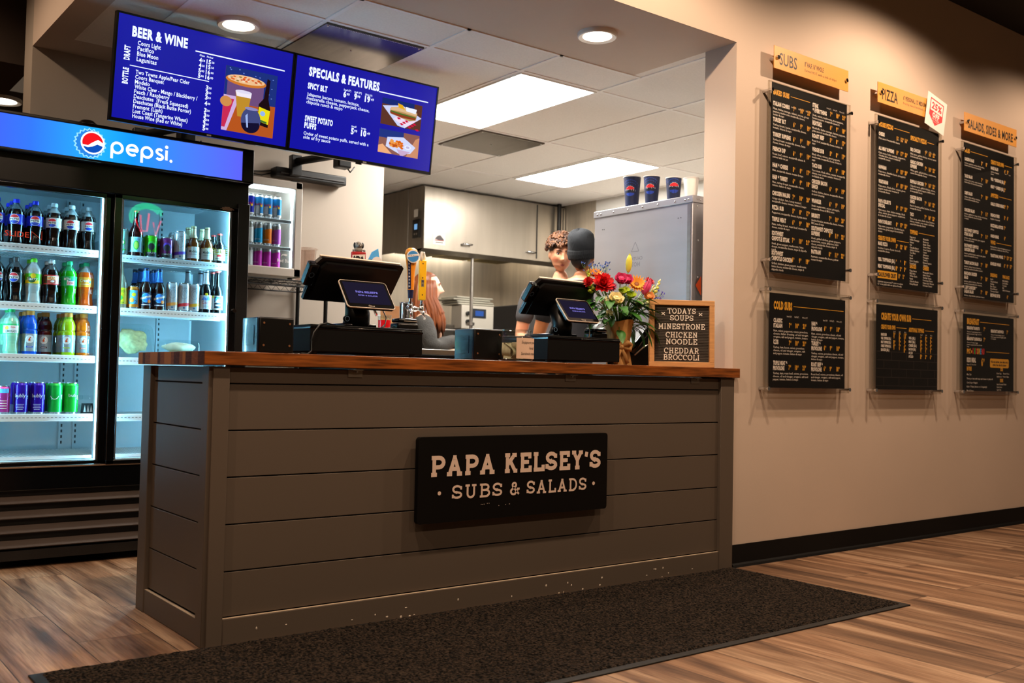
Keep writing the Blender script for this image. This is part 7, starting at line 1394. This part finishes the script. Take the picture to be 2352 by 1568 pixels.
def shirt(t, V, R_, ends, mm, sleeve, grow=.012, hem=.86, fold=.0015, full=False):
    s0 = V[0]; P = [Vector((s0.x, s0.y, s0.z*hem/ .95)), V[0], V[1], V[2], V[3], V[3]+Vector((0, 0, .045))]; Q = [tuple(a+grow for a in (R_[0]))]*2+[tuple(a+grow for a in R_[1]), tuple(a+grow for a in R_[2]), tuple(a+grow for a in R_[3]), (.066, .06)]
    E_ = [(0, 1), (1, 2), (2, 3), (3, 4), (4, 5)]
    for b in ends:
        k = len(P); pts = [V[b], V[b+1], V[b+2]] if not full else [V[b], V[b+1], V[b+2], V[b+3], V[b+4]]; rr = [R_[b]+grow, R_[b+1]+grow+.006, R_[b+2]+grow+.004]+([R_[b+3]+grow, R_[b+4]+grow] if full else [])
        if not full: pts = [V[b], V[b+1].lerp(V[b+2], 0), V[b+1].lerp(V[b+2], sleeve)]; 
        P += pts; Q += rr; E_ += [(4, k)]+[(k+i, k+i+1) for i in range(len(pts)-1)]
    return garment(t, 'shirt', P, range(len(P)), E_, Q, mm, 2, fold)
def trousers(t, V, R_, s, mm):
    n_ = len(V); b1, b2 = n_-12, n_-6; P = [V[0]+Vector((0, 0, .05)), V[0]-Vector((0, 0, .02))]; Q = [tuple(a+.008 for a in R_[0])]*2; E_ = [(0, 1)]
    for b in (b1, b2): k = len(P); P += [V[b], V[b+1], V[b+2], V[b+3]]; Q += [R_[b]+.012, R_[b+1]+.014, R_[b+2]+.014, R_[b+3]+.018]; E_ += [(1, k), (k, k+1), (k+1, k+2), (k+2, k+3)]
    garment(t, 'trousers', P, range(len(P)), E_, Q, mm)
    for b in (b1, b2): m = M(); c = V[b+4]; m.rbox((c.x-.05, c.y-.17, .0), (c.x+.05, c.y+.13, .075), mat('shoe_black', '#0e0d0d', .5), .03, 3); m.obj('shoe', t)
def brows(t, HM, mm):
    for sx in (-1, 1):
        m = M(); m.T = HM; m.tube([(sx*.012, -.0935, .027), (sx*.028, -.0955, .032), (sx*.048, -.082, .027)], [.0034, .0042, .0018], mm, 8); m.obj('eyebrow', t)
G_P = 'people behind the counter'
# --- young man with curly brown hair, looking down towards the counter
curl_m = mat('hair_brown', '#6b4224', .6, noise=(60, .4)); curl_d = mat('hair_darkbrown', '#3f2413', .6)
t, HM, V, R_, ends, s = person('young man with curly brown hair in a grey T-shirt behind the right register', (3.155, 1.885, 0), radians(-36), 1.89, 1.785, radians(4), radians(10),
    (((-.27, .02, 1.20), (-.19, -.17, 1.19), (.85, -.4, .1), .5), ((.27, .0, 1.18), (.14, -.17, 1.15), (-.85, -.4, .1), .5)), '#d99a76', G_P)
shirt(t, V, R_, ends, mat('tee_grey', '#4c4a4b', .85, noise=(40, .1)), .55); trousers(t, V, R_, s, mat('trouser_dark', '#1b1c22', .85)); brows(t, HM, curl_d)
m = M(); m.T = HM; random.seed(31)
def cap_fn(p): return p
hv = []
m.ell((0, .012, .040), (.082, .098, .088), curl_d, 28, 18, lambda p: (p[0], p[1], p[2]) if p[2] > -.25 or p[1] > .2 else (p[0]*.6, p[1]*.4+.2, p[2]*.3))
for k in range(330):
    a = random.uniform(0, 2*pi); u = random.uniform(-.1, 1); r_ = sqrt(max(0, 1-u*u)); x, y, z = r_*cos(a), r_*sin(a), u
    if y < -.25 and z < .22: continue
    if z < -.02 and y < .05: continue
    c = Vector((.084*x, .010+.104*y, .040+.094*z)); q = random.uniform(.010, .020); ph = random.uniform(0, 6.28); d = Vector((x, y, z)); u_ = d.orthogonal().normalized(); w_ = d.cross(u_)
    m.tube([c+d*(.002+.0052*i)-Vector((0, 0, .0025*i if y < -.2 else 0))+(u_*cos(ph+i*1.1)+w_*sin(ph+i*1.1))*q*.75 for i in range(6)], [.005, .0075, .0085, .0085, .007, .003], curl_m if random.random() > .35 else curl_d, 6)
m.obj('hair', t)
# --- man with a black knitted beanie seen from behind
t, HM, V, R_, ends, s = person('man seen from behind in a dark knitted beanie and black T-shirt', (2.985, 1.475, 0), radians(122), 1.86, 1.73, radians(-6), radians(6),
    (((-.30, -.02, 1.19), (-.22, -.26, 1.12), (.3, -.9, .0), .5), ((.30, -.02, 1.19), (.2, -.26, 1.12), (-.3, -.9, 0), .5)), '#b9774c', G_P)
shirt(t, V, R_, ends, mat('tee_black', '#1b1a1e', .85, noise=(40, .15)), .5); trousers(t, V, R_, s, MATS['trouser_dark']); brows(t, HM, mat('hair_black', '#120c0a', .6))
m = M(); m.T = HM; m.ell((0, .036, -.02), (.069, .070, .074), MATS['hair_black'], 22, 14, lambda p: p if p[1] > -.1 else (p[0]*.5, -.1, p[2]*.5)); m.obj('hair', t)
bn = mat('beanie_knit', '#23262a', .95, bump=(160, .5, (1, 1, .15))); bn2 = mat('beanie_cuff', '#17191c', .95, bump=(160, .5, (1, 1, .15)))
m = M(); m.T = HM @ Matrix.Rotation(radians(-20), 4, 'X')
prof = [(.083, .005), (.089, .03), (.09, .06), (.088, .095), (.08, .13), (.064, .155), (.04, .17), (.015, .176), (0, .177)]; n = 40; vs = []
for r_, z_ in prof:
    for j in range(n): a = 2*pi*j/n; k = 1+.05*max(0, (z_-.06)/.1)*sin(a*3+z_*30)+.03*sin(a*2+z_*50)*(z_ > .05); vs.append((r_*k*cos(a), .012+r_*1.14*k*sin(a)+.02*max(0, z_-.08)/.1, z_+.006*sin(a*2+1)*(z_ > .1)))
m.add(vs, [(i*n+j, i*n+(j+1) % n, (i+1)*n+(j+1) % n, (i+1)*n+j) for i in range(len(prof)-1) for j in range(n)], bn, True)
b_ = m.obj('beanie', t)
m = M(); m.T = HM @ Matrix.Rotation(radians(-20), 4, 'X'); m.lathe([(.080, -.012), (.088, -.016), (.093, -.005), (.095, .02), (.093, .042), (.088, .05), (.084, .046)], bn2, 40); m.v = [Vector(v) for v in m.v]
iv = m.T.inverted(); m.v = [m.T @ Vector(((iv @ v).x, (iv @ v).y*1.13+.012, (iv @ v).z)) for v in m.v]; m.obj('beanie_cuff', b_)
m = M(); m.tube([(.12, .10, 1.46), (.10, .13, 1.30), (.06, .135, 1.12)], .012, mat('apron_strap', '#a9a39c', .8), 6); m.obj('apron_strap', t)
# --- woman with long auburn hair in profile
t, HM, V, R_, ends, s = person('woman with long auburn hair and grey cardigan standing in profile, arms folded', (2.80, 3.05, 0), radians(60), 1.68, 1.600, radians(0), radians(-2),
    (((-.235, -.05, 1.14), (-.03, -.25, 1.215), (.9, -.15, .12), .7), ((.225, -.05, 1.14), (-.03, -.20, 1.12), (-.9, -.3, .1), .7)), '#e6b79c', G_P, female=True, lipc='#c0706a')
shirt(t, V, R_, ends, mat('cardigan_grey', '#3f3d3a', .95, noise=(30, .15), bump=(140, .4)), 1, .02, full=True, fold=.003); trousers(t, V, R_, s, mat('jeans_blue', '#26303f', .9))
top_m = mat('top_white', '#d9c9bd', .8); m = M(); m.T = Matrix.Translation((0, -.118, 1.32)); m.ell((0, 0, 0), (.06, .02, .14), mat('skin_e6b79c', '#e6b79c', .5), 14, 10); m.obj('neckline', t)
hair_a = mat('hair_auburn', '#7a3f1c', .5, noise=(50, .35, (1, 1, .1))); brows(t, HM, hair_a)
m = M(); m.T = HM; m.ell((0, .014, .030), (.083, .1, .096), hair_a, 30, 20, lambda p: p if p[1] > -.35 or p[2] > .5 else (p[0]*.97, -.35+(p[1]+.35)*.15, p[2]))
random.seed(41)
for k in range(150):
    a = random.uniform(-.25*pi, 1.25*pi); x, y = cos(a), sin(a); r0 = random.uniform(.8, 1); c0 = Vector((.078*x*r0, .014+.095*y*r0, .05)); 
    wv = random.uniform(0, 6); L = random.uniform(.26, .42); fr = 1 if y < .2 else 0
    m.tube([c0, c0+Vector((x*.012, y*.01, -.06)), c0+Vector((x*.02, y*.016+.006, -.13)), c0+Vector((x*.03+.008*sin(wv), y*.02-.03*fr+.01*cos(wv), -.22)), c0+Vector((x*.035+.014*sin(wv+1), y*.02-.05*fr+.012*cos(wv+1), -.22-(L-.22)*.6)), c0+Vector((x*.03+.012*sin(wv+2), y*.02-.055*fr, -L))], [.012, .017, .018, .016, .012, .004], hair_a, 6)
m.obj('hair', t)
for sx in (-1, 1): m = M(); m.T = HM; m.ell((sx*.079, .006, -.042), .006, mat('pearl', '#f2eee8', .2), 10, 8); m.obj('earring', t)
